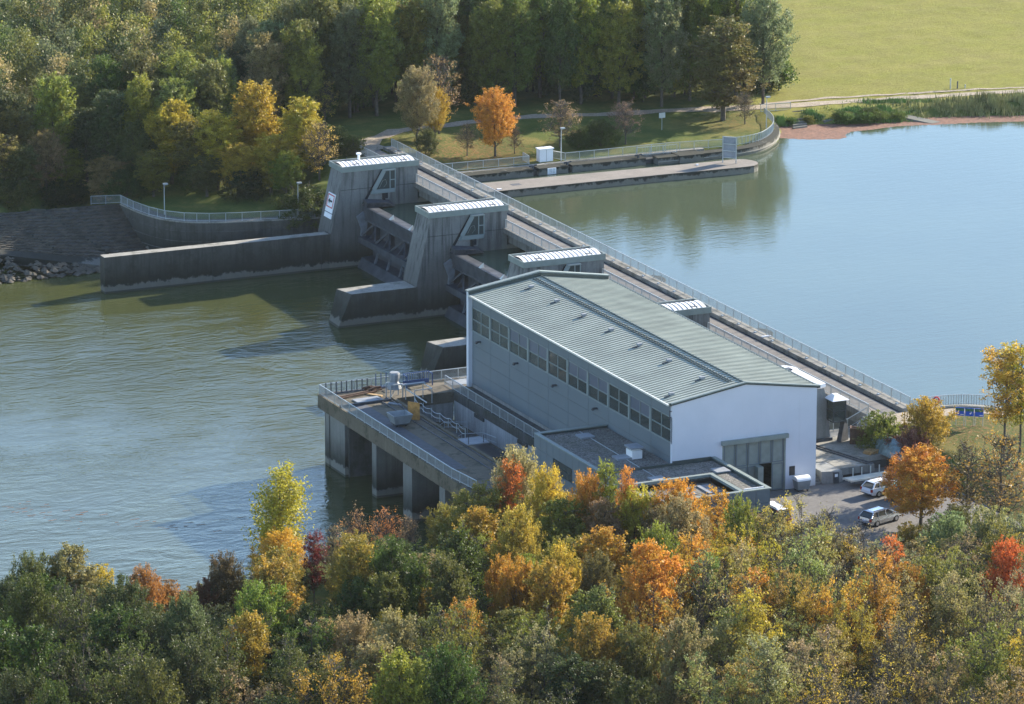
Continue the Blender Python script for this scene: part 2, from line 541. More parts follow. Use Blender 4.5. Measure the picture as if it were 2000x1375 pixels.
def gzi(x, y):
    """height of the ground sheet itself"""
    i = int(np.clip(np.searchsorted(GX, x) - 1, 0, len(GX) - 2)); j = int(np.clip(np.searchsorted(GY, y) - 1, 0, len(GY) - 2))
    tx = (x - GX[i]) / (GX[i + 1] - GX[i]); ty = (y - GY[j]) / (GY[j + 1] - GY[j])
    return float((GZ[j, i] * (1 - tx) + GZ[j, i + 1] * tx) * (1 - ty) + (GZ[j + 1, i] * (1 - tx) + GZ[j + 1, i + 1] * tx) * ty)

def build_ground():
    nx, ny = len(GX), len(GY)
    v = np.column_stack([_X.ravel(), _Y.ravel(), GZ.ravel()])
    idx = np.arange(nx * ny).reshape(ny, nx)
    f = np.column_stack([idx[:-1, :-1].ravel(), idx[:-1, 1:].ravel(), idx[1:, 1:].ravel(), idx[1:, :-1].ravel()])
    me = bpy.data.meshes.new('ground')
    me.from_pydata(v.tolist(), [], f.tolist())
    me.materials.append(M['ground'])
    X, Y = _X.ravel(), _Y.ravel()
    a = me.attributes.new('meadow', 'FLOAT', 'POINT')
    a.data.foreach_set('value', np.clip(np.maximum((X - 71) / 6, (Y - 188 - np.maximum(0, 40 - X) * 3) / 8), 0, 1) * (Y > 150))
    lit = np.clip(1 - np.hypot(X - 28, Y - 147) / 14, 0, 1) * 1.2 + np.clip(1 - np.hypot(X - 20, Y - 4) / 12, 0, 1) + np.clip((Y < -8) * 1.0, 0, 1) * .8 + np.clip(1 - np.hypot(X - 68, Y - 151) / 9, 0, 1) * .7
    a = me.attributes.new('litter', 'FLOAT', 'POINT')
    a.data.foreach_set('value', np.clip(lit, 0, 1))
    me.polygons.foreach_set("use_smooth", [True] * len(me.polygons))
    o = bpy.data.objects.new('ground', me)
    COL.objects.link(o)
    tag(o, 'grassy ground of both river banks with the meadow', kind='structure')
build_ground()

def sheet(name, poly, z, m, label, kind='structure'):
    mb = MB()
    mb.add([(x, y, z) for x, y in poly], [tuple(range(len(poly)))])
    o = mb.build(name, m)
    return tag(o, label, kind=kind)
sheet('upper_water', [(7.3, 12.9), (18.3, 12.9), (21, 13.4), (24.4, 12.4), (27.9, 9.7), (34.6, 1.6), (60.6, -30.4), (200, -181), (700, -601), (700, 20), (250, 121), (130, 139), (108, 144), (101.5, 146.4), (97, 147.8), (90, 148.2), (86, 148), (80, 150.3), (76, 151), (74.4, 150.6), (73, 146.9), (70, 142.6), (65, 138.9), (60, 138.3), (57, 139.6), (20, 140), (7.3, 138.6)],
      ZU, M['water_up'], 'calm blue impounded river above the weir')
sheet('lower_water', [(-700, -300), (7.4, -300), (7.4, 300), (-700, 300)], ZD, M['water_down'], 'rippled green tail water below the weir')

def strip(name, A, B, m, label, dz=.06, n=90, across=4):
    def along(P):
        P = np.array(P, float)
        s = np.r_[0, np.cumsum(np.hypot(*np.diff(P, axis=0).T))]
        t = np.linspace(0, s[-1], n)
        return np.column_stack([np.interp(t, s, P[:, 0]), np.interp(t, s, P[:, 1])])
    a, b = along(A), along(B)
    mb = MB()
    vs = []
    for i in range(n):
        for k in range(across + 1):
            t = k / across
            x, y = a[i] * (1 - t) + b[i] * t
            vs.append((x, y, gzi(x, y) + dz))
    fs = [(i * (across + 1) + k, i * (across + 1) + k + 1, (i + 1) * (across + 1) + k + 1, (i + 1) * (across + 1) + k) for i in range(n - 1) for k in range(across)]
    mb.add(vs, fs)
    return tag(mb.build(name, m, smooth=True), label, kind='structure')
strip('gravel_path', [(14.6, 147.6), (19.3, 155.6), (23.9, 158.9), (33, 161.3), (47.8, 161), (62.9, 160.6), (72, 157.4), (79, 156.4), (85.2, 156.0), (94.7, 154.7), (112.4, 150.8), (170, 138)],
      [(13.2, 149.2), (16.4, 155.9), (22.3, 160.9), (34, 163.6), (48.7, 162.9), (63.8, 162.6), (74, 160.2), (80, 158.9), (85.9, 158.2), (96, 156.6), (113.4, 152.6), (172, 140)], M['path'], 'pale gravel track curving along the wood to the right')
strip('field_track', [(77, 159.6), (86.2, 159.3), (97, 157.6), (114.2, 153.5), (172, 141.6)], [(77, 160.7), (86.5, 160.2), (97.2, 158.3), (114.4, 154.1), (172.2, 142.4)], M['path'], 'narrow pale track along the meadow edge', across=2)

# ------------------------------------------------------------------ paving of the yard
def yard():
    root = thing('yard_paving', 'paved yard', None, (0, -8, 0)); root['kind'] = 'structure'
    del root['label']
    mb = MB()
    mb.add([(-12.5, -21, .03), (12.1, -21, .03), (12.1, 3.25, .03), (.02, 3.25, .03), (.02, -.02, .03), (-12.5, -.02, .03)], [tuple(range(6))])
    o = mb.build('yard_paving', M['paving'])
    tag(o, 'grey paved yard before the power house', kind='structure')
    bpy.data.objects.remove(root)
yard()

# ------------------------------------------------------------------ railings
POST = {}
def railing(root, pts, m=None, h=1.08, post=2.0, bal=.13, stuff=True, posts=True):
    """tubular railing with baluster infill along a polyline of base points, as parts of root"""
    m = m or M['galv']
    pts = [Vector(p) for p in pts]
    top, low, bl = MB(), MB(), MB()
    up = Vector((0, 0, 1))
    if 'p' not in POST:
        POST['p'] = MB().box(-.035, .035, -.035, .035, 0, 1.06).mesh('post', M['galv'])
    first = True
    for a, b in zip(pts[:-1], pts[1:]):
        d = b - a
        L = d.length
        top.bar(a + up * h, b + up * h, .075, .06)
        low.bar(a + up * .12, b + up * .12, .05)
        n = max(1, round(L / post))
        if posts:
            for k in range(0 if first else 1, n + 1):
                o = inst(POST['p'], 'post', root, a + d * (k / n))
        first = False
        nb = int(L / bal)
        for k in range(1, nb):
            p = a + d * (k / nb)
            bl.add([(p.x - .011, p.y - .011, p.z + .1), (p.x + .011, p.y - .011, p.z + .1), (p.x + .011, p.y + .011, p.z + .1), (p.x - .011, p.y + .011, p.z + .1),
                    (p.x - .011, p.y - .011, p.z + h), (p.x + .011, p.y - .011, p.z + h), (p.x + .011, p.y + .011, p.z + h), (p.x - .011, p.y + .011, p.z + h)],
                   [(0, 1, 5, 4), (1, 2, 6, 5), (2, 3, 7, 6), (3, 0, 4, 7)])
    top.build('hand_rail', m, root)
    low.build('lower_rail', m, root)
    if bl.v:
        tag(bl.build('balusters', m, root), kind='stuff')

# ------------------------------------------------------------------ weir piers
S = 26.87
PY = [49.74 + S * i for i in range(4)]
def pier(y0, label, index):
    root = thing('weir_pier', label, 'weir pier', (8, y0 + 2, -7.5), 'weir piers carrying the gates')
    b = MB()
    b.prism([(3.35, 4.9), (1.46, -3.3), (1.0, -12), (13.3, -12), (13.3, 4.9)], 'y', y0, y0 + 4.0)
    b.build('pier_wall', M['concrete_pier'], root)
    j = MB()
    j.box(2.9, 13.33, y0 - .03, y0 + .02, 2.43, 2.50)
    j.build('joint', M['concrete_dark'], root)
    n = MB()                                              # low pier foot carrying the bridge, rounded upstream
    arc = [(20 + 2.0 * math.cos(t), y0 + 2 + 2.0 * math.sin(t)) for t in np.linspace(-math.pi / 2, math.pi / 2, 9)]
    n.prism([(13.3, y0 + 0.0)] + arc + [(13.3, y0 + 4.0)], 'z', -5, 1.25)
    n.build('pier_foot', M['concrete_lock'], root)
    # fascia and vaulted roof of white sheets
    f = MB()
    x0, x1, a, c = 3.05, 13.45, y0 - .12, y0 + 4.12
    f.box(x0, x1, a, a + .14, 4.72, 5.42).box(x0, x1, c - .14, c, 4.72, 5.42).box(x0, x0 + .14, a + .14, c - .14, 4.72, 5.42).box(x1 - .14, x1, a + .14, c - .14, 4.72, 5.42)
    f.build('roof_fascia', M['facade_trim'], root)
    ns = 17
    w = (x1 - x0 - .6) / ns
    key = 'pier_sheet'
    if key not in POST:
        sh = MB()
        prof = [(a + .3 + (c - a - .6) * t - y0, 5.22 + .34 * math.sin(math.pi * t)) for t in np.linspace(0, 1, 9)]
        vs, fs = [], []
        for (yy, zz) in prof:
            vs += [(0, yy, zz), (w - .05, yy, zz)]
        for i in range(8):
            fs.append((2 * i, 2 * i + 1, 2 * i + 3, 2 * i + 2))
        sh.add(vs, fs)
        vs, fs = [], []
        POST[key] = sh.mesh('roof_sheet', M['white_roof'])
        sm = MB()
        for (p, q) in zip(prof[:-1], prof[1:]):
            sm.bar((0, p[0], p[1] + .02), (0, q[0], q[1] + .02), .05, .05)
        POST['pier_seam'] = sm.mesh('roof_seam', M['steel_gate'])
    for k in range(ns):
        inst(POST[key], 'roof_sheet', root, (x0 + .3 + k * w + .025, y0, 0))
        if k:
            inst(POST['pier_seam'], 'roof_seam', root, (x0 + .3 + k * w, y0, 0))
    base = MB().box(x0 + .14, x1 - .14, a + .14, c - .14, 4.9, 5.2)
    base.build('roof_base', M['trim_dark'], root)
    rod = MB()
    for xx, yy in ((5.2, .6), (11.6, .5), (5.0, 3.3), (11.9, 3.2)):
        rod.tube([(xx, y0 + yy, 5.4), (xx + .1, y0 + yy, 5.85)], .03, 4)
        rod.box(xx - .5, xx + .5, y0 + yy - .06, y0 + yy + .06, 5.48, 5.54)
    rod.build('lightning_conductor', M['steel_dark'], root)
    if index == 3:
        vt = MB().cyl(6.6, y0 + 3.0, 5.3, 6.1, .16, 10).cyl(6.6, y0 + 3.0, 6.1, 6.3, .32, 10)
        vt.build('roof_vent', M['white'], root)
    # control cabin window standing proud of the near face
    yw = y0 - .55
    slope = [(8.55, 4.58), (10.03, 4.58), (10.03, 2.25), (7.15, 2.25)]
    cab = MB()
    cab.prism([(6.85, 1.75), (9.95, 1.75), (10.1, 2.25), (7.15, 2.25)], 'y', yw, y0 + .01)
    cab.bar((7.15, yw + .05, 2.25), (8.55, yw + .05, 4.58), .14, .5).bar((8.45, yw + .2, 4.62), (10.12, yw + .2, 4.62), .6, .14)
    cab.box(9.98, 10.12, yw, y0, 2.2, 4.6).box(9.28, 9.40, yw, yw + .12, 2.25, 4.58).box(9.4, 9.98, yw, yw + .12, 3.30, 3.42)
    cb = cab.build('cabin_window', M['mullion'], root)
    MB().prism([(7.3, 2.28), (8.6, 4.5), (9.28, 4.5), (9.28, 2.28)], 'y', yw + .05, yw + .08).build('pane', M['glass_dark'], cb)
    MB().box(9.4, 9.97, yw + .05, yw + .08, 3.42, 4.5).build('pane', M['glass_dark'], cb)
    MB().box(9.4, 9.97, yw + .05, yw + .08, 2.28, 3.30).build('pane', M['glass_dark'], cb)
    loop = MB().tube([(7.9, yw + .03, 2.5), (8.35, yw + .03, 3.35), (8.75, yw + .03, 3.45), (8.9, yw + .03, 2.95), (8.5, yw + .03, 2.5)], .025, 4)
    loop.build('hoist_lever', M['facade_trim'], cb)
    # black strip painted as the shade in the gate arm slot, hoist rod and the steel arm lying on the face
    MB().prism([(8.35, 4.6), (8.55, 4.55), (6.15, .55), (5.75, .55)], 'y', y0 - .06, y0 + .01).build('slot_shade_strip', M['black'], root)
    MB().prism([(6.9, 1.72), (9.6, 1.72), (9.3, .1), (6.0, .4)], 'y', y0 - .05, y0 + .01).build('wall_plate', M['concrete_light'], root)
    MB().box(8.45, 8.75, y0 - .35, y0 - .05, .3, 1.75).box(8.7, 9.1, y0 - .4, y0 - .05, 1.0, 1.75).build('hoist_rod', M['black'], root)
    arm = MB()
    arm.add([(5.7, y0 - 1.6, .25), (9.7, y0 - 1.3, .15), (9.2, y0 - .1, .15), (5.9, y0 - .1, .2), (5.6, y0 - 2.0, 1.05), (8.7, y0 - 1.5, .65), (9.3, y0 - .1, .75), (5.9, y0 - .1, 1.15)],
            [(0, 3, 2, 1), (4, 5, 6, 7), (0, 1, 5, 4), (1, 2, 6, 5), (2, 3, 7, 6), (3, 0, 4, 7)])
    arm.build('gate_arm', M['steel_dark'], root)
    # stilling wall running downstream from the foot of the pier
    ap = MB()
    if index < 3:
        t, wl, bt = (-6.95, -7.55), (-8.75, -8.6), (-9.6, -9.5)
        vs = [(t[0], y0, -3.55), (1.6, y0, -3.55), (1.6, y0 + 3.6, -3.55), (t[1], y0 + 3.2, -3.55), (wl[0], y0 - .1, -7.5), (1.6, y0 - .1, -7.5), (1.6, y0 + 3.7, -7.5), (wl[1], y0 + 3.2, -7.5),
              (bt[0], y0 - .2, -12), (1.6, y0 - .2, -12), (1.6, y0 + 3.8, -12), (bt[1], y0 + 3.3, -12)]
        fs = [(0, 1, 2, 3), (4, 5, 1, 0), (5, 6, 2, 1), (6, 7, 3, 2), (7, 4, 0, 3), (8, 9, 5, 4), (9, 10, 6, 5), (10, 11, 7, 6), (11, 8, 4, 7)]
        ap.add(vs, fs)
        ap.build('stilling_wall', M['concrete_old'], root)
        MB().add([(t[0], y0 + .05, -3.545), (1.35, y0 + .05, -3.545), (1.35, y0 + 3.55, -3.545), (t[1] + .05, y0 + 3.15, -3.545)], [(0, 1, 2, 3)]).build('wall_top', M['concrete_top'], root)
    return root
pier(PY[3], 'concrete weir pier with arrow sign and roof vent at the far bank', 3)
pier(PY[2], 'concrete weir pier with white ribbed roof, second from the far bank', 2)
pier(PY[1], 'weir pier half hidden behind the ridge of the hall roof', 1)
pier(PY[0], 'weir pier showing only roof and right end over the power house roof', 0)

# long dividing wall of the boat lock
dw = thing('dividing_wall', 'long moss stained concrete dividing wall running downstream from the farthest pier', 'wall', (-14, 131, -7.5))
MB().box(-28.25, 1.6, 130.42, 132.0, -12, -2.95).build('wall_body', M['concrete_old'], dw)
MB().add([(-28.25, 130.42, -2.945), (1.3, 130.42, -2.945), (1.3, 132.0, -2.945), (-28.25, 132.0, -2.945)], [(0, 1, 2, 3)]).build('wall_top', M['concrete_top'], dw)
for xx in (-14.2, .2):
    MB().box(xx, xx + .05, 130.40, 130.43, -7.4, -2.97).build('joint', M['black'], dw)

# arrow sign on the farthest pier
sg = thing('navigation_sign', 'white board with black arrow in red frame on the farthest pier', 'sign', (2.5, 133.2, .7))
def on_face(y, z, out):
    return (3.35 - (4.9 - z) * (1.89 / 8.2) - out, y, z)
def face_quad(mb, ya, yb, za, zb, out, th=.05):
    p = [on_face(ya, za, out), on_face(yb, za, out), on_face(yb, zb, out), on_face(ya, zb, out)]
    q = [(a + th, b, c) for a, b, c in p]
    mb.add(p + q, [(0, 1, 2, 3), (7, 6, 5, 4), (0, 4, 5, 1), (1, 5, 6, 2), (2, 6, 7, 3), (3, 7, 4, 0)])
yA = PY[3]
b = MB(); face_quad(b, yA + .75, yA + 2.95, -.55, 1.75, .12, .1); b.build('board', M['sign_white'], sg)
b = MB()
for ya, yb, za, zb in ((.9, 2.8, 1.5, 1.62), (.9, 2.8, .03, .15), (.9, 1.02, .15, 1.5), (2.68, 2.8, .15, 1.5)):
    face_quad(b, yA + ya, yA + yb, za, zb, .16, .03)
b.build('red_border', M['sign_red'], sg)
b = MB(); face_quad(b, yA + 1.3, yA + 2.0, .73, .93, .16, .03)
p = [on_face(yA + 2.0, .45, .17), on_face(yA + 2.0, 1.2, .17), on_face(yA + 2.5, .83, .17)]
b.add(p, [(0, 1, 2)])
b.build('arrow', M['black'], sg)
b = MB(); face_quad(b, yA + .75, yA + 2.95, -1.25, -.68, .12, .1); b.build('lower_board', M['sign_white'], sg)

# ------------------------------------------------------------------ gates
def gate(y0, y1, label):
    root = thing('weir_gate', label, 'weir gate', (6.5, (y0 + y1) / 2, -7.5), 'steel gates between the weir piers')
    L = y1 - y0
    MB().box(7.15, 7.5, y0, y1, -12, .12).build('skin_plate', M['steel_gate'], root)
    MB().prism([(5.7, .32), (6.0, .36), (7.3, .2), (7.3, -.1), (6.25, -1.25), (6.0, -1.3)], 'y', y0 + .05, y1 - .05).build('flap', M['steel_gate'], root)
    MB().prism([(5.2, -3.55), (5.2, -4.35), (6.8, -4.5), (7.2, -3.5)], 'y', y0 + .05, y1 - .05).build('main_beam', M['steel_gate'], root)
    MB().prism([(5.6, -6.3), (5.0, -7.6), (7.2, -7.6), (7.2, -6.2)], 'y', y0 + .05, y1 - .05).build('sill_beam', M['steel_gate'], root)
    MB().prism([(5.9, -1.3), (5.9, -1.5), (7.2, -1.6), (7.2, -1.1)], 'y', y0 + .05, y1 - .05).build('upper_beam', M['steel_dark'], root)
    n = 6
    for k in range(1, n):
        y = y0 + L * k / n
        MB().prism([(6.3, -4.4), (6.6, -4.4), (6.0, -6.4), (5.7, -6.4)], 'y', y - .06, y + .06).build('rib', M['steel_light'], root)
    for k in range(5):
        y = y0 + L * (k + .5) / 5
        t = MB()
        t.prism([(6.1, -1.4), (7.2, -1.4), (7.2, -3.5), (5.6, -3.5), (6.7, -2.2)], 'y', y - .08, y + .08)
        t.bar((5.6, y - L / 10 * .9, -3.45), (6.6, y, -1.6), .22).bar((5.6, y + L / 10 * .9, -3.45), (6.6, y, -1.6), .22)
        t.build('bracket', M['steel_gate'], root)
    for yy in (y0 + .25, y1 - .25):
        MB().prism([(4.9, -1.0), (6.2, -.2), (6.3, -2.0), (6.0, -4.0), (5.4, -4.2), (5.5, -2.6)], 'y', yy - .18, yy + .18).build('side_plate', M['steel_light'], root)
    for k in range(3):
        y = y0 + L * (k * .26 + .10)
        MB().add([(5.75, y - .25, .35), (6.35, y - .12, .35), (6.35, y + .12, .35), (5.75, y + .25, .35), (6.3, y, .95)], [(0, 1, 4), (1, 2, 4), (2, 3, 4), (3, 0, 4), (0, 3, 2, 1)]).build('splitter', M['gutter'], root)
    MB().box(5.5, 7.1, y0, y1, -12, -7.62).build('gate_sill', M['concrete_dark'], root)
    return root
gate(PY[2] + 4, PY[3], 'dark steel weir gate between the two farthest piers')
gate(PY[1] + 4, PY[2], 'dark steel weir gate partly hidden behind the power house corner')
gate(PY[0] + 4, PY[1], 'weir gate hidden behind the power house roof')
lk = MB().box(6.8, 7.6, PY[3] + 4, 138.5, -12, .9)
tag(lk.build('lock_gate', M['steel_gate']), 'closed gate of the boat lock behind the farthest pier', 'gate')

# ------------------------------------------------------------------ bridge
def bridge():
    root = thing('weir_bridge', 'long concrete road bridge over the weir with metal railings on both sides', 'bridge', (15.5, 80, 2.5))
    Y0, Y1 = 12.6, 150.0
    MB().box(12.75, 13.35, Y0, Y1, 2.0, 2.58).build('edge_beam', M['concrete'], root)
    MB().box(17.0, 18.25, Y0, Y1, 2.0, 2.78).build('kerb_beam', M['concrete_top'], root)
    MB().box(13.5, 14.2, Y0, Y1 - 1, .75, 2.0).build('girder', M['concrete'], root)
    MB().box(16.8, 17.5, Y0, Y1 - 1, .75, 2.0).build('girder', M['concrete'], root)
    MB().box(16.45, 17.0, Y0, Y1, 2.0, 2.30).build('kerb_channel', M['black'], root)  # black strip along the bottom of the channel beside the kerb
    MB().box(13.35, 16.45, Y0, Y1, 2.0, 2.30).build('slab', M['concrete_dark'], root)
    n = 28
    w = (Y1 - Y0) / n
    me = MB().box(13.35, 16.43, .03, w - .03, 2.3, 2.46).mesh('road_slab', M['road'])
    for k in range(n):
        inst(me, 'road_slab', root, (0, Y0 + k * w, 0))
    cl = MB().box(-.1, .1, -.2, .2, 0, .1).mesh('cleat', M['galv'])
    for k in range(34):
        inst(cl, 'cleat', root, (17.35, Y0 + 2 + k * 4, 2.78))
    for p in PY[1:]:
        for xx in (13.9, 17.1):
            MB().box(xx - .5, xx + .5, p + .8, p + 3.2, 1.25, 1.6).build('bearing', M['concrete_dark'], root)
bridge()
rr = thing('bridge_railing', 'upstream railing of the weir bridge on the side of the blue water', 'railing', (17.95, 80, 2.78))
railing(rr, [(17.95, 12.9, 2.78), (17.95, 149.5, 2.78)])
rl = thing('bridge_railing', 'downstream railing of the weir bridge running behind the piers', 'railing', (13.05, 80, 2.58))
railing(rl, [(13.05, 12.9, 2.58), (13.05, PY[0], 2.58)])
for i in range(3):
    railing(rl, [(13.05, PY[i] + 4.1, 2.58), (13.05, PY[i + 1] - .1, 2.58)])
railing(rl, [(13.05, PY[3] + 4.1, 2.58), (13.05, 149.5, 2.58), (11.8, 153.5, 2.5)])
ab = MB().box(12.4, 18.4, 10.5, 12.6, -4, 2.4)
tag(ab.build('bridge_abutment', M['concrete']), 'concrete abutment under the near end of the bridge', 'abutment')
ab = MB().box(12.4, 18.4, 147.8, 150.2, -4, 1.98)
tag(ab.build('bridge_abutment', M['concrete']), 'concrete abutment under the far end of the bridge', 'abutment')
rp = MB()
rp.add([(13.2, 150, 2.47), (18.1, 150, 2.47), (17.6, 153, 2.42), (13.2, 152, 2.42)], [(0, 1, 2, 3)])
tag(rp.build('bridge_approach', M['path']), 'gravel approach at the far bridge end', kind='structure')
tag(MB().box(-.55, .55, -.12, .12, 0, .1).build('fallen_board', M['sign_white']), 'small white board lying on the kerb of the bridge', 'board').location = (17.6, 44.5, 2.8)

# ------------------------------------------------------------------ power house
def power_house():
    root = thing('power_house', 'long hall with green ribbed metal roof, grey panelled side and white gable', 'power house', (-8, 24, 0))
    L, ZE, ZR = 48.25, 10.2, 11.42
    # substructure
    MB().box(-16.0, .4, .3, 49.2, -12, -.04).build('substructure', M['concrete_dark'], root)
    # gables
    g = MB()
    dx0, dx1, dz = -10.5, -3.4, 5.45
    g.box(-16.05, dx0, 0, .4, -.04, dz).box(dx1, 0, 0, .4, -.04, dz)
    g.prism([(-16.05, dz), (0, dz), (0, ZE + .1), (-8, ZR + .12), (-16.05, ZE + .1)], 'y', 0, .4)
    g.build('gable_wall', M['white_wall'], root)
    g = MB()
    g.prism([(-16.45, -.04), (0, -.04), (0, ZE + .42), (-8, ZR + .46), (-16.45, ZE + .42)], 'y', L, L + .5)
    g.build('gable_wall', M['white_wall'], root)
    cp = MB()
    cp.bar((-16.6, L + .2, ZE + .44), (-8, L + .2, ZR + .52), .62, .12).bar((-8, L + .2, ZR + .52), (.25, L + .2, ZE + .44), .62, .12)
    cp.build('parapet_coping', M['facade_trim'], root)
    MB().bar((-16.45, L - .1, ZE + .2), (-8, L - .1, ZR + .22), .16, .36).bar((-8, L - .1, ZR + .22), (.1, L - .1, ZE + .2), .16, .36).build('parapet_shade_strip', M['trim_dark'], root)  # dark strip paints the shade along the inner face of the parapet
    vg = MB()
    vg.bar((-16.2, .02, ZE + .16), (-8, .02, ZR + .2), .3, .12).bar((-8, .02, ZR + .2), (.2, .02, ZE + .16), .3, .12)
    vg.build('verge_trim', M['facade_trim'], root)
    MB().bar((-16.1, -.06, ZE + .03), (-8, -.06, ZR + .07), .08, .14).bar((-8, -.06, ZR + .07), (.1, -.06, ZE + .03), .08, .14).build('verge_drip', M['trim_dark'], root)
    # right side wall with a lit window band
    MB().box(-.35, 0, .4, L, -.04, 4.6).box(-.35, 0, .4, L, 8.6, ZE).build('side_wall', M['facade'], root)
    pl = MB()
    for k in range(21):
        pl.box(-.35, 0, .4 + k * 2.38, .7 + k * 2.38, 4.6, 8.6)
    pl.build('window_posts', M['mullion'], root)
    # roof
    slope = MB(); slope.prism([(-16.3, ZE - .12), (-8, ZR - .1), (-8, ZR + .02), (-16.3, ZE)], 'y', .1, L - .02).build('roof_deck', M['trim_dark'], root)
    slope = MB(); slope.prism([(.15, ZE - .12), (-8, ZR - .1), (-8, ZR + .02), (.15, ZE)], 'y', .1, L - .02).build('roof_deck', M['trim_dark'], root)
    n = 76
    w = (L - .45) / n
    def tray(xa):
        mb = MB()
        za, zb = ZE + .03, ZR + .05
        mb.add([(xa, 0.06, za), (-8, 0.06, zb), (-8, w - .03, zb), (xa, w - .03, za)], [(0, 1, 2, 3)])
        mb.bar((xa, .06, za + .03), (-8, .06, zb + .03), .035, .09)
        return mb
    ml = tray(-16.38).mesh('roof_tray', M['roof'], (-8, 0, 0))
    mr = tray(.22).mesh('roof_tray', M['roof'], (-8, 0, 0))
    for k in range(n):
        inst(ml, 'roof_tray', root, (-8, .3 + k * w, 0))
        inst(mr, 'roof_tray', root, (-8, .3 + k * w, 0))
    MB().box(-16.55, -16.36, .1, L, ZE - .1, ZE + .06).build('gutter', M['gutter'], root)
    MB().box(.2, .42, .1, L, ZE - .1, ZE + .07).build('gutter', M['trim_dark'], root)
    MB().bar((-8, .2, ZR + .12), (-8, L, ZR + .12), .15, .1).build('ridge_cap', M['trim_dark'], root)
    ld = MB()
    for dx in (-.78, -1.08):
        zz = ZR + .12 + dx * (ZR - ZE) / 8.3
        ld.bar((-8 + dx, 1.6, zz), (-8 + dx, L - .6, zz), .07)
    k = 1.8
    while k < L - .8:
        zz = ZR + .14 - .95 * (ZR - ZE) / 8.3
        ld.bar((-8.75, k, zz + .03), (-9.15, k, zz - .04), .09, .08)
        k += .62
    ld.build('roof_walkway', M['trim_dark'], root)
    vm = MB().box(-.26, .26, -.2, .2, .12, .32).box(-.2, .2, -.15, .15, 0, .12).mesh('roof_vent', M['slab_grey'])
    dm = MB().bar((-.25, -.1, .05), (-.9, -.25, 0), .12, .1).mesh('vent_pipe', M['steel_dark'])
    for (x, y) in ((-10.55, 45.0), (-10.6, 38.4), (-10.6, 31.8), (-10.6, 25.2), (-10.6, 18.6), (-10.6, 11.8), (-10.6, 4.4), (-15.0, 2.4)):
        z = ZR + .04 + (x + 8) * (ZR - ZE) / 8.38
        o = inst(vm, 'roof_vent', root, (x, y, z))
        inst(dm, 'vent_pipe', o, (x, y, z))
    # panelled side with windows
    X = -16.0
    W = L / 10
    MB().box(-15.6, -15.5, .4, L, -.04, 6.1).box(-15.6, -15.5, .4, L, 8.9, ZE - .1).build('inner_wall', M['facade'], root)
    def pan(z0, z1):
        return MB().box(X, X + .12, .025, W - .025, z0, z1).mesh('wall_panel', M['facade'])
    rows = [pan(.38, 1.80), pan(1.83, 3.25), pan(3.28, 4.70), pan(4.73, 6.15), pan(8.87, 10.08)]
    for i in range(10):
        for r in rows:
            inst(r, 'wall_panel', root, (0, i * W, 0))
    MB().box(X + .03, X + .4, .4, L, -.04, 10.0 - 3.9).box(X + .03, X + .4, .4, L, 8.87, 10.05).build('panel_backing', M['trim_dark'], root)
    MB().box(X - .04, X + .1, .4, L, .0, .35).build('plinth', M['concrete_light'], root)
    wf = MB()
    z0, z1, ym = 6.2, 8.84, W / 2
    wf.box(X - .05, X + .25, 0.02, .36, z0, z1).box(X - .02, X + .2, W - .05, W - .0, z0, z1)
    wf.box(X, X + .15, ym + .11, ym + .21, z0, z1).box(X + .02, X + .14, .36, W - .05, z0 + 1.24, z0 + 1.34)
    wf.box(X - .03, X + .15, .36, W - .05, z0 - .04, z0 + .09).box(X, X + .15, .36, W - .05, z1 - .1, z1)
    fm = wf.mesh('window', M['mullion'])
    pm = {}
    for nm, (a, b, c, d) in dict(a=(.36, ym + .08, z0 + .09, z0 + 1.22), b=(ym + .24, W - .05, z0 + .09, z0 + 1.22), c=(.36, ym + .08, z0 + 1.36, z1 - .1), d=(ym + .24, W - .05, z0 + 1.36, z1 - .1)).items():
        pm[nm] = (MB().box(X + .07, X + .09, a, b, c, d).mesh('pane', M['glass']), MB().box(X + .07, X + .09, a, b, c, d).mesh('blind_pane', M['blind']))
    blinds = {7: 'cd', 6: 'cd', 4: 'cd', 3: 'cd', 1: 'cd'}
    for i in range(10):
        o = inst(fm, 'window', root, (0, i * W, 0))
        for nm, (p, q) in pm.items():
            bl = nm in blinds.get(i, '')
            inst(q if bl else p, 'pane', o, (0, i * W, 0))
    lm = MB().box(-.55, 0, -.12, .12, 0, .16).box(-.62, -.4, -.16, .16, -.08, .02).mesh('wall_lamp', M['steel_dark'])
    for y in (46.1, 36.5, 26.9, 17.2):
        inst(lm, 'wall_lamp', root, (X, y, 5.42))
    br = MB().bar((X - .25, .25, 9.5), (X + .05, .25, 9.5), .08).bar((X - .25, .25, 8.9), (X + .05, .25, 8.9), .08).bar((X - .25, .25, 8.6), (X - .25, .25, 9.6), .06)
    br.build('bracket', M['steel_dark'], root)
    # gate of five tall leaves
    dm_ = MB().box(dx0 - .15, dx1 + .15, -.35, .0, dz, dz + .42).box(dx0, dx0 + .18, .02, .3, 0, dz).box(dx1 - .18, dx1, .02, .3, 0, dz)
    door = dm_.build('hall_gate', M['facade_trim'], root)
    lw = (dx1 - dx0 - .36) / 5
    for k in range(5):
        a = dx0 + .18 + k * lw
        lf = MB()
        if k == 3:
            lf.box(a + .02, a + lw - .02, .12, .22, 2.95, dz)
        else:
            lf.box(a + .02, a + lw - .02, .12, .22, .05, dz)
        fr = MB()
        for za, zb in (((2.98, dz - .05),) if k == 3 else ((.1, 2.85), (2.98, dz - .05))):
            fr.box(a + .06, a + lw - .06, .08, .12, za, za + .1).box(a + .06, a + lw - .06, .08, .12, zb - .1, zb).box(a + .06, a + .17, .08, .12, za + .1, zb - .1).box(a + lw - .17, a + lw - .06, .08, .12, za + .1, zb - .1)
        o = lf.build('gate_leaf', M['facade_trim'], door)
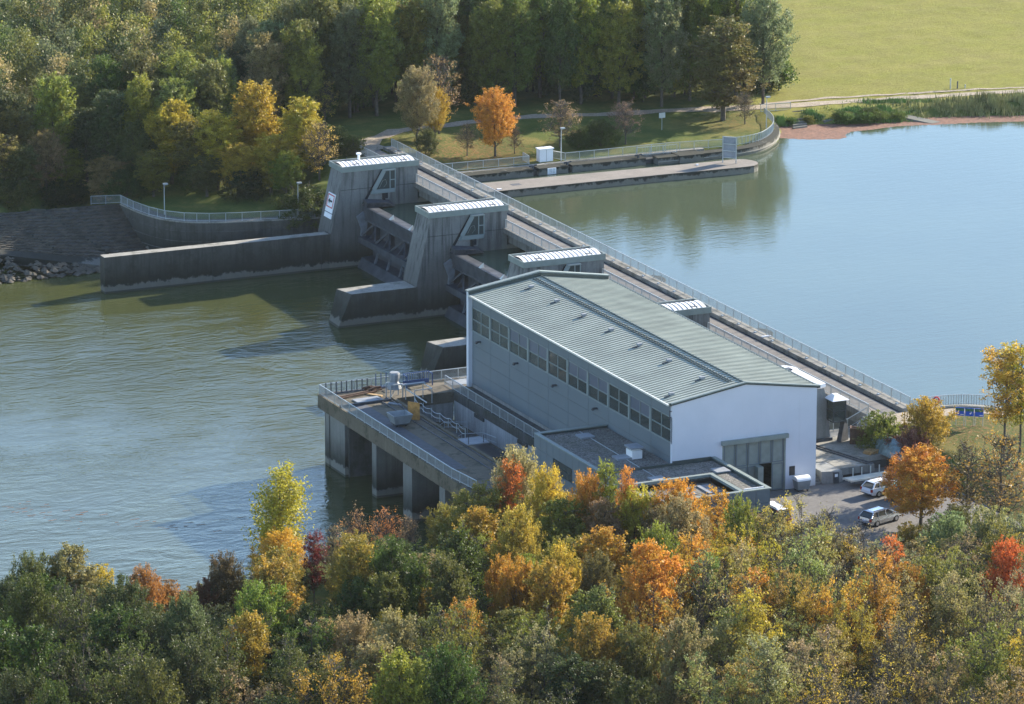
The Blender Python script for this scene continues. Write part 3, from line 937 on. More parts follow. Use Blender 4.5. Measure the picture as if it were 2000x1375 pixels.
        fo = fr.build('leaf_frame', M['facade'], door)
    op = MB().box(dx0 + .18 + 2 * lw + .75, dx0 + .2 + 3 * lw, -.75, .0, .1, 2.9)
    op.build('open_wicket', M['facade_trim'], door)
    MB().box(-2.99, -2.35, -.03, .02, 1.4, 2.35).build('vent_grille', M['black'], root)
    # interior seen through the panes
    MB().box(-15.4, -.4, .5, L - .05, 4.35, 4.5).build('gallery_floor', M['floor_in'], root)
    MB().box(-15.4, -.4, .5, L - .05, -.03, .0).build('hall_floor', M['concrete_dark'], root)
    rl2 = MB()
    for yy in np.arange(3, 46, .28):
        rl2.box(-9.02, -8.98, yy, yy + .05, 4.5, 5.6)
    rl2.bar((-9, 3, 5.62), (-9, 46, 5.62), .08)
    tag(rl2.build('gallery_railing', M['white'], root), kind='stuff')
    for (y, r) in ((27, 1.5), (17, 1.5), (36, 1.5)):
        MB().tube([(-11.8, y, 4.5), (-11.8, y, 5.6), (-11.8, y, 6.0)], [r, r, r * .6], 18).build('generator_cap', M['machine'], root)
power_house()

# ------------------------------------------------------------------ flat roofed annex
def annex():
    root = thing('annex', 'low grey panelled annex with flat gravel roofs in front of the power house', 'annex', (-18, 0, 0))
    ZT = 4.42
    w = MB()
    w.box(-24, -23.7, -12, 15, -2, ZT - .1).box(-23.7, -11.4, -12, -11.7, -2, ZT - .1).box(-11.7, -11.4, -11.7, -.02, -2, ZT - .1).box(-23.7, -16.1, 14.7, 15, -2, ZT - .1)
    w.build('outer_wall', M['trim_dark'], root)
    pm = MB().box(-24.08, -24.0, .02, 1.48, 0, 1.0).mesh('wall_panel', M['facade'], (0, 0, 0))
    for k in range(18):
        y = -12 + k * 1.5
        for z, h in ((3.0, 1.32), (1.5, 1.47), (0, 1.47)):
            if z == 1.5 and k in (9, 12, 13, 14): continue
            o = inst(pm, 'wall_panel', root, (0, y, z)); o.scale = (1, 1, h)
    pn = MB().box(.02, 1.48, -12.08, -12.0, 0, 1.0).mesh('wall_panel', M['facade'], (0, 0, 0))
    for k in range(8):
        for z, h in ((3.0, 1.32), (1.5, 1.47), (0, 1.47)):
            o = inst(pn, 'wall_panel', root, (-23.7 + k * 1.53, 0, z)); o.scale = (1.02, 1, h)
    wm = MB().box(-24.03, -23.95, .0, 1.5, 1.55, 2.95).mesh('annex_window', M['glass_dark'])
    for k in (9, 12, 13, 14):
        inst(wm, 'annex_window', root, (0, -12 + k * 1.5, 0))
    MB().box(-12.9, -12.2, -12.13, -12.0, 1.4, 2.1).build('vent_grille', M['black'], root)
    # roof slab with a sunken roof light court
    r = MB()
    r.box(-23.7, -16.1, -.35, 14.7, 3.8, 4.12).box(-23.7, -11.7, -4.9, -.4, 3.8, 4.12).box(-14.0, -11.7, -11.7, -4.9, 3.8, 4.08)
    r.build('gravel_roof', M['roof_gravel'], root)
    MB().box(-23.7, -14.4, -11.7, -5.1, 3.2, 3.5).build('lower_roof', M['roof_gravel'], root)
    MB().box(-16.4, -14.9, -8.8, -6.0, 3.5, 3.62).box(-22.8, -20.9, -11.5, -8.8, 3.5, 3.62).box(-20.5, -17.5, -8.4, -7.0, 3.5, 3.58).build('roof_membrane', M['slab_grey'], root)
    c = MB()
    c.box(-24.1, -23.65, -12.1, 15.1, ZT - .1, ZT).box(-23.65, -11.3, -12.1, -11.65, ZT - .1, ZT).box(-11.72, -11.3, -11.65, -.02, ZT - .1, ZT).box(-23.65, -16.05, 14.65, 15.1, ZT - .1, ZT)
    c.build('coping', M['facade_trim'], root)
    i = MB()
    i.box(-23.65, -23.6, -11.65, 14.65, 3.5, ZT - .1).box(-11.8, -11.72, -11.65, -.02, 4.0, ZT - .1)
    i.box(-23.6, -16.05, -.42, -.28, 4.0, 4.36).box(-16.05, -11.8, -.2, -.02, 4.0, 4.45)
    i.build('parapet_lining', M['trim_dark'], root)
    q = MB()
    q.box(-23.6, -14.0, -5.15, -4.75, 4.05, 4.32).box(-14.45, -14.05, -11.65, -5.15, 4.05, 4.32)
    q.build('court_coping', M['facade_trim'], root)
    MB().box(-14.0, -13.86, -11.65, -4.8, 4.05, 4.25).box(-14.0, -11.8, -4.86, -4.72, 4.05, 4.2).build('court_curb', M['trim_dark'], root)
    sk = MB().box(-.75, .75, -.75, .75, 0, .18).mesh('skylight', M['slab_grey'])
    for (x, y) in ((-19.6, 12.5), (-19.6, 4.0), (-19.7, -4.2), (-12.75, -4.05)):
        inst(sk, 'skylight', root, (x, y, 4.12))
    ch = MB().box(-18.85, -17.75, 3.2, 4.6, 4.12, 4.95).box(-18.7, -17.9, 3.35, 4.45, 4.95, 5.15).build('ventilator', M['white'], root)
    MB().box(-19.0, -17.6, 3.05, 4.75, 5.15, 5.3).build('ventilator_cap', M['slab_grey'], ch)
    MB().bar((-19.3, 14.4, 4.16), (-19.5, -4.6, 4.16), .06, .06).build('lightning_wire', M['galv'], root)
    MB().box(-14.0, -11.9, -11.6, -11.5, 4.4, 4.5).build('edge_strip', M['sign_white'], root)
annex()

# ------------------------------------------------------------------ draft tube deck
def draft_deck():
    root = thing('draft_tube_deck', 'concrete deck on pillars over the tail water beside the power house', 'deck', (-25, 32, -7.5))
    MB().box(-32.3, -25.6, 12, 52.3, -1.5, 0).build('outer_slab', M['deck_concrete'], root)
    MB().box(-25.6, -16.05, 47.3, 52.3, -1.2, 0).build('end_slab', M['deck_concrete'], root)
    MB().box(-16.05, 0.3, 49.3, 52.3, -1.2, 0.0).build('walkway_slab', M['concrete_top'], root)
    MB().box(-18.62, -16.04, 12, 47.3, -.95, 0).build('inner_walkway', M['concrete_dark'], root)
    MB().box(-18.6, -16.03, 15.2, 47.2, -12, -.96).build('pit_wall', M['pit_concrete'], root)
    MB().box(-25.6, -18.61, 47.4, 52.1, -12, -1.21).build('pit_wall', M['concrete_light'], root)
    nm = MB().box(-18.75, -18.58, -1.2, 1.2, -1.35, -.96).mesh('corbel', M['concrete_dark'])
    for y in (40.5, 29.5, 21.5):
        inst(nm, 'corbel', root, (0, y, 0))
    MB().box(-25.6, -18.62, 12, 47.38, -3.6, -3.2).build('pit_floor', M['deck_concrete'], root)
    MB().box(-26.0, -25.3, 12, 52.1, -12, -1.52).build('rear_wall', M['concrete_dark'], root)
    for (a, b) in ((49.9, 51.1), (45.55, 49.6), (37.0, 38.2), (27.7, 30.0), (19.3, 20.7), (11.9, 14.5)):
        MB().box(-32.0, -25.9, a, b, -12, -1.51).build('draft_pier', M['concrete_draft'], root)
    MB().box(-31.6, -25.9, 45.3, 51.0, -12, -1.52).build('pier_core', M['concrete_dark'], root)
    # rails of the stop-log crane
    for x in (-27.3, -26.2):
        MB().box(x - .05, x + .05, 13, 48, .0, .12).build('crane_rail', M['steel_dark'], root)
    MB().box(-25.95, -25.6, 12, 47.3, .003, .22).build('kerb', M['deck_concrete'], root)
    MB().add([(-30.6, 20, .012), (-29.2, 20, .012), (-29.2, 46.6, .012), (-30.6, 46.6, .012)], [(0, 1, 2, 3)]).build('blue_grating', M['blue_mat'], root)
    # stop-log recess in the pit: dark rounded shaft with guard rails
    sh = MB()
    pts = [(-24.9, 30.5), (-24.9, 39.0)] + [(-22.3 + 2.9 * math.cos(t) * .9, 39.0 + 2.6 * math.sin(t)) for t in np.linspace(math.pi * .95, 0.05, 10)] + [(-19.7, 30.5)]
    sh.prism(pts, 'z', -3.19, -2.6)
    sh.build('shaft_rim', M['concrete_dark'], root)
    sh = MB(); sh.prism([(a * .86 + -22.3 * .14, b * .93 + 36 * .07) for a, b in pts], 'z', -2.62, -2.59); sh.build('shaft_shade_cap', M['black'], root)  # black sheet stands in for the shade inside the shaft
    gr = MB()
    for (ya, yb, x) in ((29.5, 42.5, -25.2),):
        n = 6
        for h in (.5, 1.0):
            p = []
            for k in range(n * 6 + 1):
                t = k / 6
                p.append((x + .2 * math.sin(t), ya + (yb - ya) * k / (n * 6), .2 + h - .22 * abs(math.sin(math.pi * t))))
            gr.tube(p, .025, 4)
        for k in range(n + 1):
            gr.bar((x, ya + (yb - ya) * k / n, .2), (x, ya + (yb - ya) * k / n, 1.25), .06)
    gr.build('chain_railing', M['galv'], root)
    g2 = MB()
    for h in (.55, 1.1):
        g2.tube([(-24.6, 34.5, -2.5 + h), (-22.6, 36.2, -2.5 + h), (-20.4, 35.8, -2.5 + h), (-19.9, 33.5, -2.5 + h)], .03, 4)
        g2.tube([(-24.4, 39.3, -2.5 + h), (-22.4, 41.2, -2.5 + h), (-20.2, 40.2, -2.5 + h)], .03, 4)
    for x, y in ((-24.6, 34.5), (-22.6, 36.2), (-20.4, 35.8), (-24.4, 39.3), (-22.4, 41.2), (-20.2, 40.2)):
        g2.bar((x, y, -2.6), (x, y, -1.35), .06)
    g2.build('shaft_railing', M['galv'], root)
    MB().box(-26.1, -23.6, 26.9, 29.4, .18, .27).build('cover_plate', M['slab_grey'], root)
    MB().bar((-25.9, 27.1, .25), (-25.9, 27.1, 1.3), .06).bar((-24.2, 27.1, .25), (-24.2, 27.1, 1.1), .06).build('plate_posts', M['steel_dark'], root)
draft_deck()
k = thing('deck_railing', 'galvanised railing round the outer edge of the draft tube deck', 'railing', (-32.1, 32, 0))
railing(k, [(-20.2, 52.1, .0), (-32.15, 52.1, .0), (-32.15, 17.3, .0), (-31.7, 12.2, .0)])
k = thing('walkway_railing', 'railing between the deck and the far corner of the power house', 'railing', (-18, 52.1, 0))
railing(k, [(-19.9, 52.1, 0), (-.2, 52.1, 0)])
k = thing('pit_railing', 'railing along the top of the pale pit wall below the power house windows', 'railing', (-18.5, 33, 0))
railing(k, [(-18.4, 50.1, 0), (-18.48, 15.3, 0)])

def deck_things():
    b = MB()                                                    # skip
    b.add([(-30.0, 36.6, .35), (-28.4, 36.6, .35), (-28.4, 38.0, .35), (-30.0, 38.0, .35), (-30.3, 36.3, 1.35), (-28.1, 36.3, 1.35), (-28.1, 38.3, 1.35), (-30.3, 38.3, 1.35),
           (-30.2, 36.4, 1.35), (-28.2, 36.4, 1.35), (-28.2, 38.2, 1.35), (-30.2, 38.2, 1.35), (-29.9, 36.7, .5), (-28.5, 36.7, .5), (-28.5, 37.9, .5), (-29.9, 37.9, .5)],
          [(0, 3, 2, 1), (0, 1, 5, 4), (1, 2, 6, 5), (2, 3, 7, 6), (3, 0, 4, 7), (4, 5, 9, 8), (5, 6, 10, 9), (6, 7, 11, 10), (7, 4, 8, 11), (8, 9, 13, 12), (9, 10, 14, 13), (10, 11, 15, 14), (11, 8, 12, 15), (12, 13, 14, 15)])
    r = thing('skip', 'grey open tipping skip on small wheels standing on the deck', 'skip', (-29.2, 37.3, 0))
    b.build('tub', M['bin'], r)
    MB().box(-29.9, -28.5, 36.7, 37.9, .2, .35).build('chassis', M['steel_dark'], r)
    for x, y in ((-29.7, 36.9), (-28.7, 36.9), (-29.7, 37.7), (-28.7, 37.7)):
        MB().tube([(x - .05, y, .13), (x + .05, y, .13)], .13, 8).build('wheel', M['tyre'], r)
    p = MB().add([(-27.5, 39.0, .05), (-26.5, 38.2, .05), (-26.5, 38.3, 1.9), (-27.5, 39.1, 2.0), (-27.55, 38.94, .05), (-26.55, 38.14, .05), (-26.55, 38.24, 1.9), (-27.55, 39.04, 2.0)],
                 [(0, 1, 2, 3), (7, 6, 5, 4), (0, 4, 5, 1), (1, 5, 6, 2), (2, 6, 7, 3), (3, 7, 4, 0)])
    tag(p.build('steel_sheet', M['ply']), 'orange rusty sheet standing upright behind the skip', 'sheet')
    r = thing('wrapped_machine', 'machine wrapped in white plastic on a steel stand', 'machine', (-25.3, 47.8, 0))
    st = MB()
    for x, y in ((-26, 47.2), (-24.6, 47.2), (-26, 48.4), (-24.6, 48.4)):
        st.bar((x, y, 0), (x, y, 1.5), .1)
    st.bar((-26, 47.2, 1.5), (-24.6, 47.2, 1.5), .12).bar((-26, 48.4, 1.5), (-24.6, 48.4, 1.5), .12).bar((-26, 47.2, .1), (-24.6, 48.4, 1.5), .08)
    st.build('stand', M['galv'], r)
    rng = random.Random(2)
    bg_ = MB()
    prof = [(0, .75), (.4, .68), (.8, .5), (1.2, .55), (1.6, .62), (1.8, .5)]
    vs, n = [], 10
    for z, rad in prof:
        for q in range(n):
            a = 2 * math.pi * q / n
            rr_ = rad * rng.uniform(.82, 1.12)
            vs.append((-25.3 + rr_ * math.cos(a), 47.8 + rr_ * math.sin(a), .95 + z))
    fs = [(i * n + q, i * n + (q + 1) % n, (i + 1) * n + (q + 1) % n, (i + 1) * n + q) for i in range(len(prof) - 1) for q in range(n)] + [tuple(range((len(prof) - 1) * n, len(prof) * n))]
    bg_.add(vs, fs)
    bg_.build('plastic_cover', M['slab_grey'], r)
    r = thing('work_platform', 'galvanised work frame with blue grey planks and handrail beside the wrapped machine', 'work frame', (-23.8, 45.5, 0))
    fr = MB()
    for x, y in ((-24.6, 46.4), (-22.6, 46.4), (-24.6, 44.0), (-22.6, 44.0)):
        fr.bar((x, y, 0), (x, y, 1.6), .07)
    fr.bar((-24.6, 46.4, 1.6), (-22.6, 46.4, 1.6), .07).bar((-24.6, 44, 1.6), (-22.6, 44, 1.6), .07).bar((-24.6, 46.4, 1.2), (-23.2, 44, .1), .1).bar((-22.6, 46.4, 1.6), (-22.6, 44.0, 1.6), .07)
    fr.build('frame', M['galv'], r)
    MB().box(-25.0, -22.4, 46.1, 46.6, 1.62, 1.72).build('plank', M['slab_grey'], r)
    # blue cage gates along the railing
    bm_ = MB()
    for x in np.arange(-1.5, 1.51, .25):
        bm_.bar((x, 0, .1), (x, 0, 1.35), .05)
    bm_.bar((-1.5, 0, 1.35), (1.5, 0, 1.35), .09).bar((-1.5, 0, .15), (1.5, 0, .15), .09).box(-1.5, 1.5, -.05, .05, .1, .55).bar((-1.5, 0, 1.3), (-1.5, -1.0, 1.3), .09).bar((1.5, 0, 1.3), (1.5, -1.0, 1.3), .09).bar((-1.5, -1.0, 0), (-1.5, -1.0, 1.3), .09).bar((1.5, -1, 0), (1.5, -1, 1.3), .09)
    o = bm_.build('blue_cage', M['blue'])
    o.location = (-21.2, 51.5, 0)
    tag(o, 'blue steel transport cage at the deck railing', 'cage')
    b2 = MB()
    for x in np.arange(-1.2, 1.21, .6):
        b2.bar((x, 0, 0), (x, 0, 1.7), .08)
    b2.bar((-1.2, 0, .1), (1.2, 0, .1), .1)
    o = b2.build('blue_rack', M['blue']); o.location = (-24.6, 51.7, 0)
    tag(o, 'row of blue steel posts leaning on the railing left of the blue cage', 'rack')
    b2 = MB()
    for x in np.arange(-2.4, 2.41, .6):
        b2.bar((x, 0, 0), (x, 0, 1.3), .1)
    b2.box(-2.5, 2.5, -.15, .15, 0, .1)
    o = b2.build('blue_rack', M['blue_mat']); o.location = (-29.2, 51.7, 0)
    tag(o, 'row of dull blue stanchions in the far corner of the deck', 'rack')
    t = MB()
    t.tube([(-31.0, 49.6, .15), (-25.6, 50.6, .25)], .14, 8).tube([(-30.9, 49.2, .14), (-26.4, 50.1, .2)], .1, 8)
    tag(t.build('pipe_bundle', M['rust']), 'rusty pipes lying along the far railing of the deck', 'pipes')
    t = MB()
    rng = random.Random(8)
    for q in range(9):
        x, y = -26.4 + rng.uniform(-.8, .8), 50.8 + rng.uniform(-.4, .4)
        t.tube([(x - .5, y, .2 + rng.uniform(0, .4)), (x + .5, y + rng.uniform(-.3, .3), .2 + rng.uniform(0, .4))], .12, 6)
    tag(t.build('scrap_heap', M['rust']), 'heap of rusty fittings by the far deck railing', 'scrap')
    o = MB().box(-1.5, 1.5, -.75, .75, 0, .1).build('steel_plate', M['slab_grey']); o.location = (-28.4, 47.8, .02); o.rotation_euler = (0, 0, .05)
    tag(o, 'blue grey steel plate lying flat on the deck', 'plate')
    o = MB().box(-.9, .9, -.18, .18, 0, .12).build('timber', M['wood']); o.location = (-27.0, 49.2, .02); o.rotation_euler = (0, 0, -.9)
    tag(o, 'orange timber beam on the deck behind the steel plate', 'timber')
    o = MB().box(-.9, .9, -.2, .2, 0, .1).build('timber', M['slab_grey']); o.location = (-26.3, 45.0, .02); o.rotation_euler = (0, 0, -.9)
    tag(o, 'grey plank on the deck in front of the work frame', 'plank')
    o = MB().box(-3.0, 3.0, -.12, .12, 0, .22).build('beam', M['steel_dark']); o.location = (-29.2, 46.5, .02); o.rotation_euler = (0, 0, .05)
    tag(o, 'dark steel beam lying across the sunny part of the deck', 'beam')
    o = MB().box(-1.3, 1.3, -1.0, 1.0, 0, .03).build('floor_hatch', M['slab_grey']); o.location = (-16.6, 50.4, .003)
    tag(o, 'pale square hatch cover on the walkway at the hall corner', 'hatch cover')
deck_things()

# ------------------------------------------------------------------ intake side, platform, screen cleaner
def intake():
    root = thing('intake_platform', 'concrete platform with a cantilever slab right of the white gable', 'platform', (6, 5, 0))
    MB().box(.42, 12.3, 3.2, 13.2, -5, 1.3).build('platform_block', M['concrete_top'], root)
    MB().box(2.9, 6.6, .2, 3.2, .75, 1.3).build('cantilever_slab', M['concrete_top'], root)
    MB().box(2.9, 6.7, .0, .2, .7, 1.42).build('front_beam', M['concrete'], root)
    MB().prism([(.8, .2), (2.4, -.35), (3.2, .1), (2.9, 3.2), (.8, 3.2)], 'z', -.5, 1.28).build('end_block', M['concrete_light'], root)
    MB().box(2.9, 12.2, 2.9, 3.19, -.2, .74).build('rear_wall', M['concrete_dark'], root)
    for k in range(5):
        MB().box(.05, .79, .1 + .35 * k, 2.4, .02 + .2 * k, .22 + .2 * k).build('step', M['concrete'], root)
    MB().box(1.9, 2.45, -.42, -.2, .1, 1.2).build('switch_box', M['steel_dark'], root)
    MB().box(1.98, 2.3, -.44, -.42, .75, 1.05).build('notice', M['sign_white'], root)
    for x in (3.0, 3.5):
        MB().bar((x, 13.0, 1.36), (x + 3.3, .4, 1.36), .14, .12).build('crane_rail', M['steel_dark'], root)
    MB().box(.42, 7.2, 13.2, 49.2, -5, 1.1).build('intake_deck', M['concrete'], root)
intake()
k = thing('platform_railing', 'railing on the platform edge between screen cleaner and bridge stairs', 'railing', (8.5, 13, 1.3))
railing(k, [(7.3, 12.9, 1.3), (10.6, 12.9, 1.3), (12.5, 12.2, 2.5)])
k = thing('stair_railing', 'sloping near side railing of the short stairs up to the bridge', 'railing', (11.5, 11, 1.3))
railing(k, [(10.6, 10.8, 1.3), (12.4, 10.8, 2.5)], post=1.6)
st = thing('bridge_stairs', 'short concrete stairs from the platform up to the bridge', 'stairs', (11.6, 11.8, 1.3))
for q in range(6):
    MB().box(10.8 + .27 * q, 12.38, 10.9, 12.7, 1.3 + .2 * q, 1.5 + .2 * q).build('step', M['concrete'], st)

def screen_cleaner():
    root = thing('screen_cleaner', 'grey trash rack cleaning machine with white jib behind the gable', 'crane', (6.2, 11.5, 1.3))
    MB().prism([(5.2, 1.45), (7.0, 1.45), (6.75, 5.0), (6.2, 6.9), (5.2, 6.9)], 'y', 10.0, 12.4).build('column', M['concrete_light'], root)
    MB().box(4.8, 7.2, 9.8, 12.6, 1.3, 1.6).build('bogie', M['steel_dark'], root)
    b = MB()
    vs = []
    pts = [(5.9, 10.2), (6.6, 10.4)] + [(5.4 + 1.35 * math.cos(t), 17.0 + 1.5 * math.sin(t)) for t in np.linspace(-.5, 3.6, 12)]
    b.prism(pts, 'z', 6.9, 7.25)
    b.build('jib', M['sign_white'], root)
    MB().box(4.7, 5.9, 16.3, 17.1, 7.25, 7.4).build('jib_hatch', M['steel_dark'], root)
    cb = MB()
    A = [(6.6, 8.6), (8.0, 8.6), (8.0, 10.0), (6.6, 10.0)]
    for x, y in A:
        cb.bar((x, y, 3.6), (x, y, 5.8), .09)
    for zz in (3.6, 4.7, 5.8):
        for (p, q) in zip(A, A[1:] + A[:1]):
            cb.bar((*p, zz), (*q, zz), .08)
    cb.bar((6.6, 8.6, 4.7), (8.0, 8.6, 3.6), .06)
    c = cb.build('cab', M['steel_dark'], root)
    MB().box(6.64, 7.96, 8.63, 8.65, 3.65, 5.75).build('pane', M['glass'], c)
    MB().box(6.62, 6.64, 8.66, 9.96, 3.65, 5.75).build('pane', M['glass'], c)
    MB().box(6.6, 8.0, 8.6, 10.0, 3.5, 3.6).build('cab_floor', M['steel_dark'], c)
    MB().add([(6.3, 8.3, 5.85), (8.3, 8.3, 5.85), (8.3, 10.2, 5.85), (6.3, 10.2, 5.85), (6.9, 9.0, 6.35), (7.4, 9.0, 6.35), (7.4, 9.6, 6.35), (6.9, 9.6, 6.35)],
             [(0, 1, 5, 4), (1, 2, 6, 5), (2, 3, 7, 6), (3, 0, 4, 7), (4, 5, 6, 7), (0, 3, 2, 1)]).build('cab_roof', M['sign_white'], c)
screen_cleaner()

def platform_things():
    o = MB().prism([(-.7, 0), (.8, 0), (.45, 1.7), (-.2, 2.0)], 'y', -.25, .25).build('stop_log', M['steel_dark']); o.location = (8.0, 9.2, 1.3); o.rotation_euler = (0, .1, .5)
    tag(o, 'dark tilted steel stop log leaning at the platform railing', 'stop log')
    b = MB().box(-1.0, 1.0, -.7, .7, 0, .15).box(-1.0, 1.0, -.75, -.6, .15, 1.7).box(-1.0, -.85, -.6, .75, .15, 1.6).box(.85, 1.0, -.6, .75, .15, 1.6).bar((-.9, .6, 1.5), (.9, -.5, 1.6), .12).bar((-.5, .7, 1.3), (.6, .6, 1.6), .1)
    o = b.build('scrap_box', M['rust']); o.location = (9.3, 7.9, 1.3); o.rotation_euler = (0, 0, -.5)
    tag(o, 'rusty open steel box with bars beside the tilted stop log', 'box')
    r = thing('pallet_stack', 'stack of wooden pallets on the platform beside the tarpaulin', 'pallets', (8.4, 3.9, 1.3))
    pb = MB()
    for yy in (-.5, -.2, .1, .4):
        pb.box(-.6, .6, yy, yy + .14, .10, .13)
    for xx in (-.55, -.05, .45):
        pb.box(xx, xx + .1, -.5, .54, 0, .1)
    pm = pb.mesh('pallet', M['wood'])
    for q in range(3):
        inst(pm, 'pallet', r, (8.4 + .03 * q, 3.9 - .04 * q, 1.3 + .14 * q), .1 * q + .3)
    rng = random.Random(4)
    t = MB()
    nx, ny = 12, 20
    vs = []
    for i in range(nx + 1):
        for j in range(ny + 1):
            u, v = i / nx, j / ny
            h = 1.5 * (math.sin(math.pi * u) ** .6) * (math.sin(math.pi * min(1, v * 1.02)) ** .4)
            vs.append((9.0 + u * 2.4 + .4 * v, 6.8 - v * 6.2, 1.3 + h + rng.uniform(-.12, .12) * (h > .1)))
    t.add(vs, [(i * (ny + 1) + j, (i + 1) * (ny + 1) + j, (i + 1) * (ny + 1) + j + 1, i * (ny + 1) + j + 1) for i in range(nx) for j in range(ny)])
    tag(t.build('tarpaulin', M['tarp'], smooth=True), 'crumpled blue green tarpaulin over a pile on the platform', 'tarpaulin')
    tag(MB().box(11.6, 12.1, -1.0, 9.6, -1, 2.6).build('retaining_wall', M['concrete']), 'low retaining wall behind the tarpaulin below the shrubs', 'wall')
    r = thing('trailer', 'low trailer carrying long pale steel sections in front of the cantilever slab', 'trailer', (5.0, -1.8, 0))
    MB().box(3.2, 7.2, -2.6, -1.2, .45, .6).build('bed', M['steel_dark'], r)
    sx = MB()
    for q in range(4):
        sx.bar((2.7 - .1 * q, -2.4 + .35 * q, .75), (7.3, -2.2 + .35 * q, .8), .16, .2)
    sx.build('steel_sections', M['gutter'], r)
    for x in (3.6, 4.6, 5.6, 6.6):
        MB().bar((x, -1.2, .5), (x, -1.2, 1.7), .09).build('stake', M['galv'], r)
    for y in (-2.65, -1.15):
        for x in (4.8, 5.7):
            MB().tube([(x, y - .1, .3), (x, y + .1, .3)], .3, 12).build('wheel', M['tyre'], r)
    r = thing('waste_container', 'grey waste container with pale rounded lid by the white gable', 'container', (-2.1, -1.0, 0))
    MB().add([(-2.7, -1.45, .2), (-1.5, -1.45, .2), (-1.5, -.55, .2), (-2.7, -.55, .2), (-2.85, -1.6, 1.15), (-1.35, -1.6, 1.15), (-1.35, -.45, 1.15), (-2.85, -.45, 1.15)],
             [(0, 1, 5, 4), (1, 2, 6, 5), (2, 3, 7, 6), (3, 0, 4, 7), (4, 5, 6, 7), (0, 3, 2, 1)]).build('body', M['bin'], r)
    lid = MB()
    lid.prism([(-1.62 + 1.2 * (1 - math.cos(t)) / 2, 1.15 + .42 * math.sin(t)) for t in np.linspace(0, math.pi, 9)], 'x', -2.88, -1.32)
    lid.build('lid', M['white'], r)
    for x in (-2.6, -1.6):
        for y in (-1.35, -.65):
            MB().tube([(x - .04, y, .1), (x + .04, y, .1)], .1, 8).build('wheel', M['tyre'], r)
platform_things()

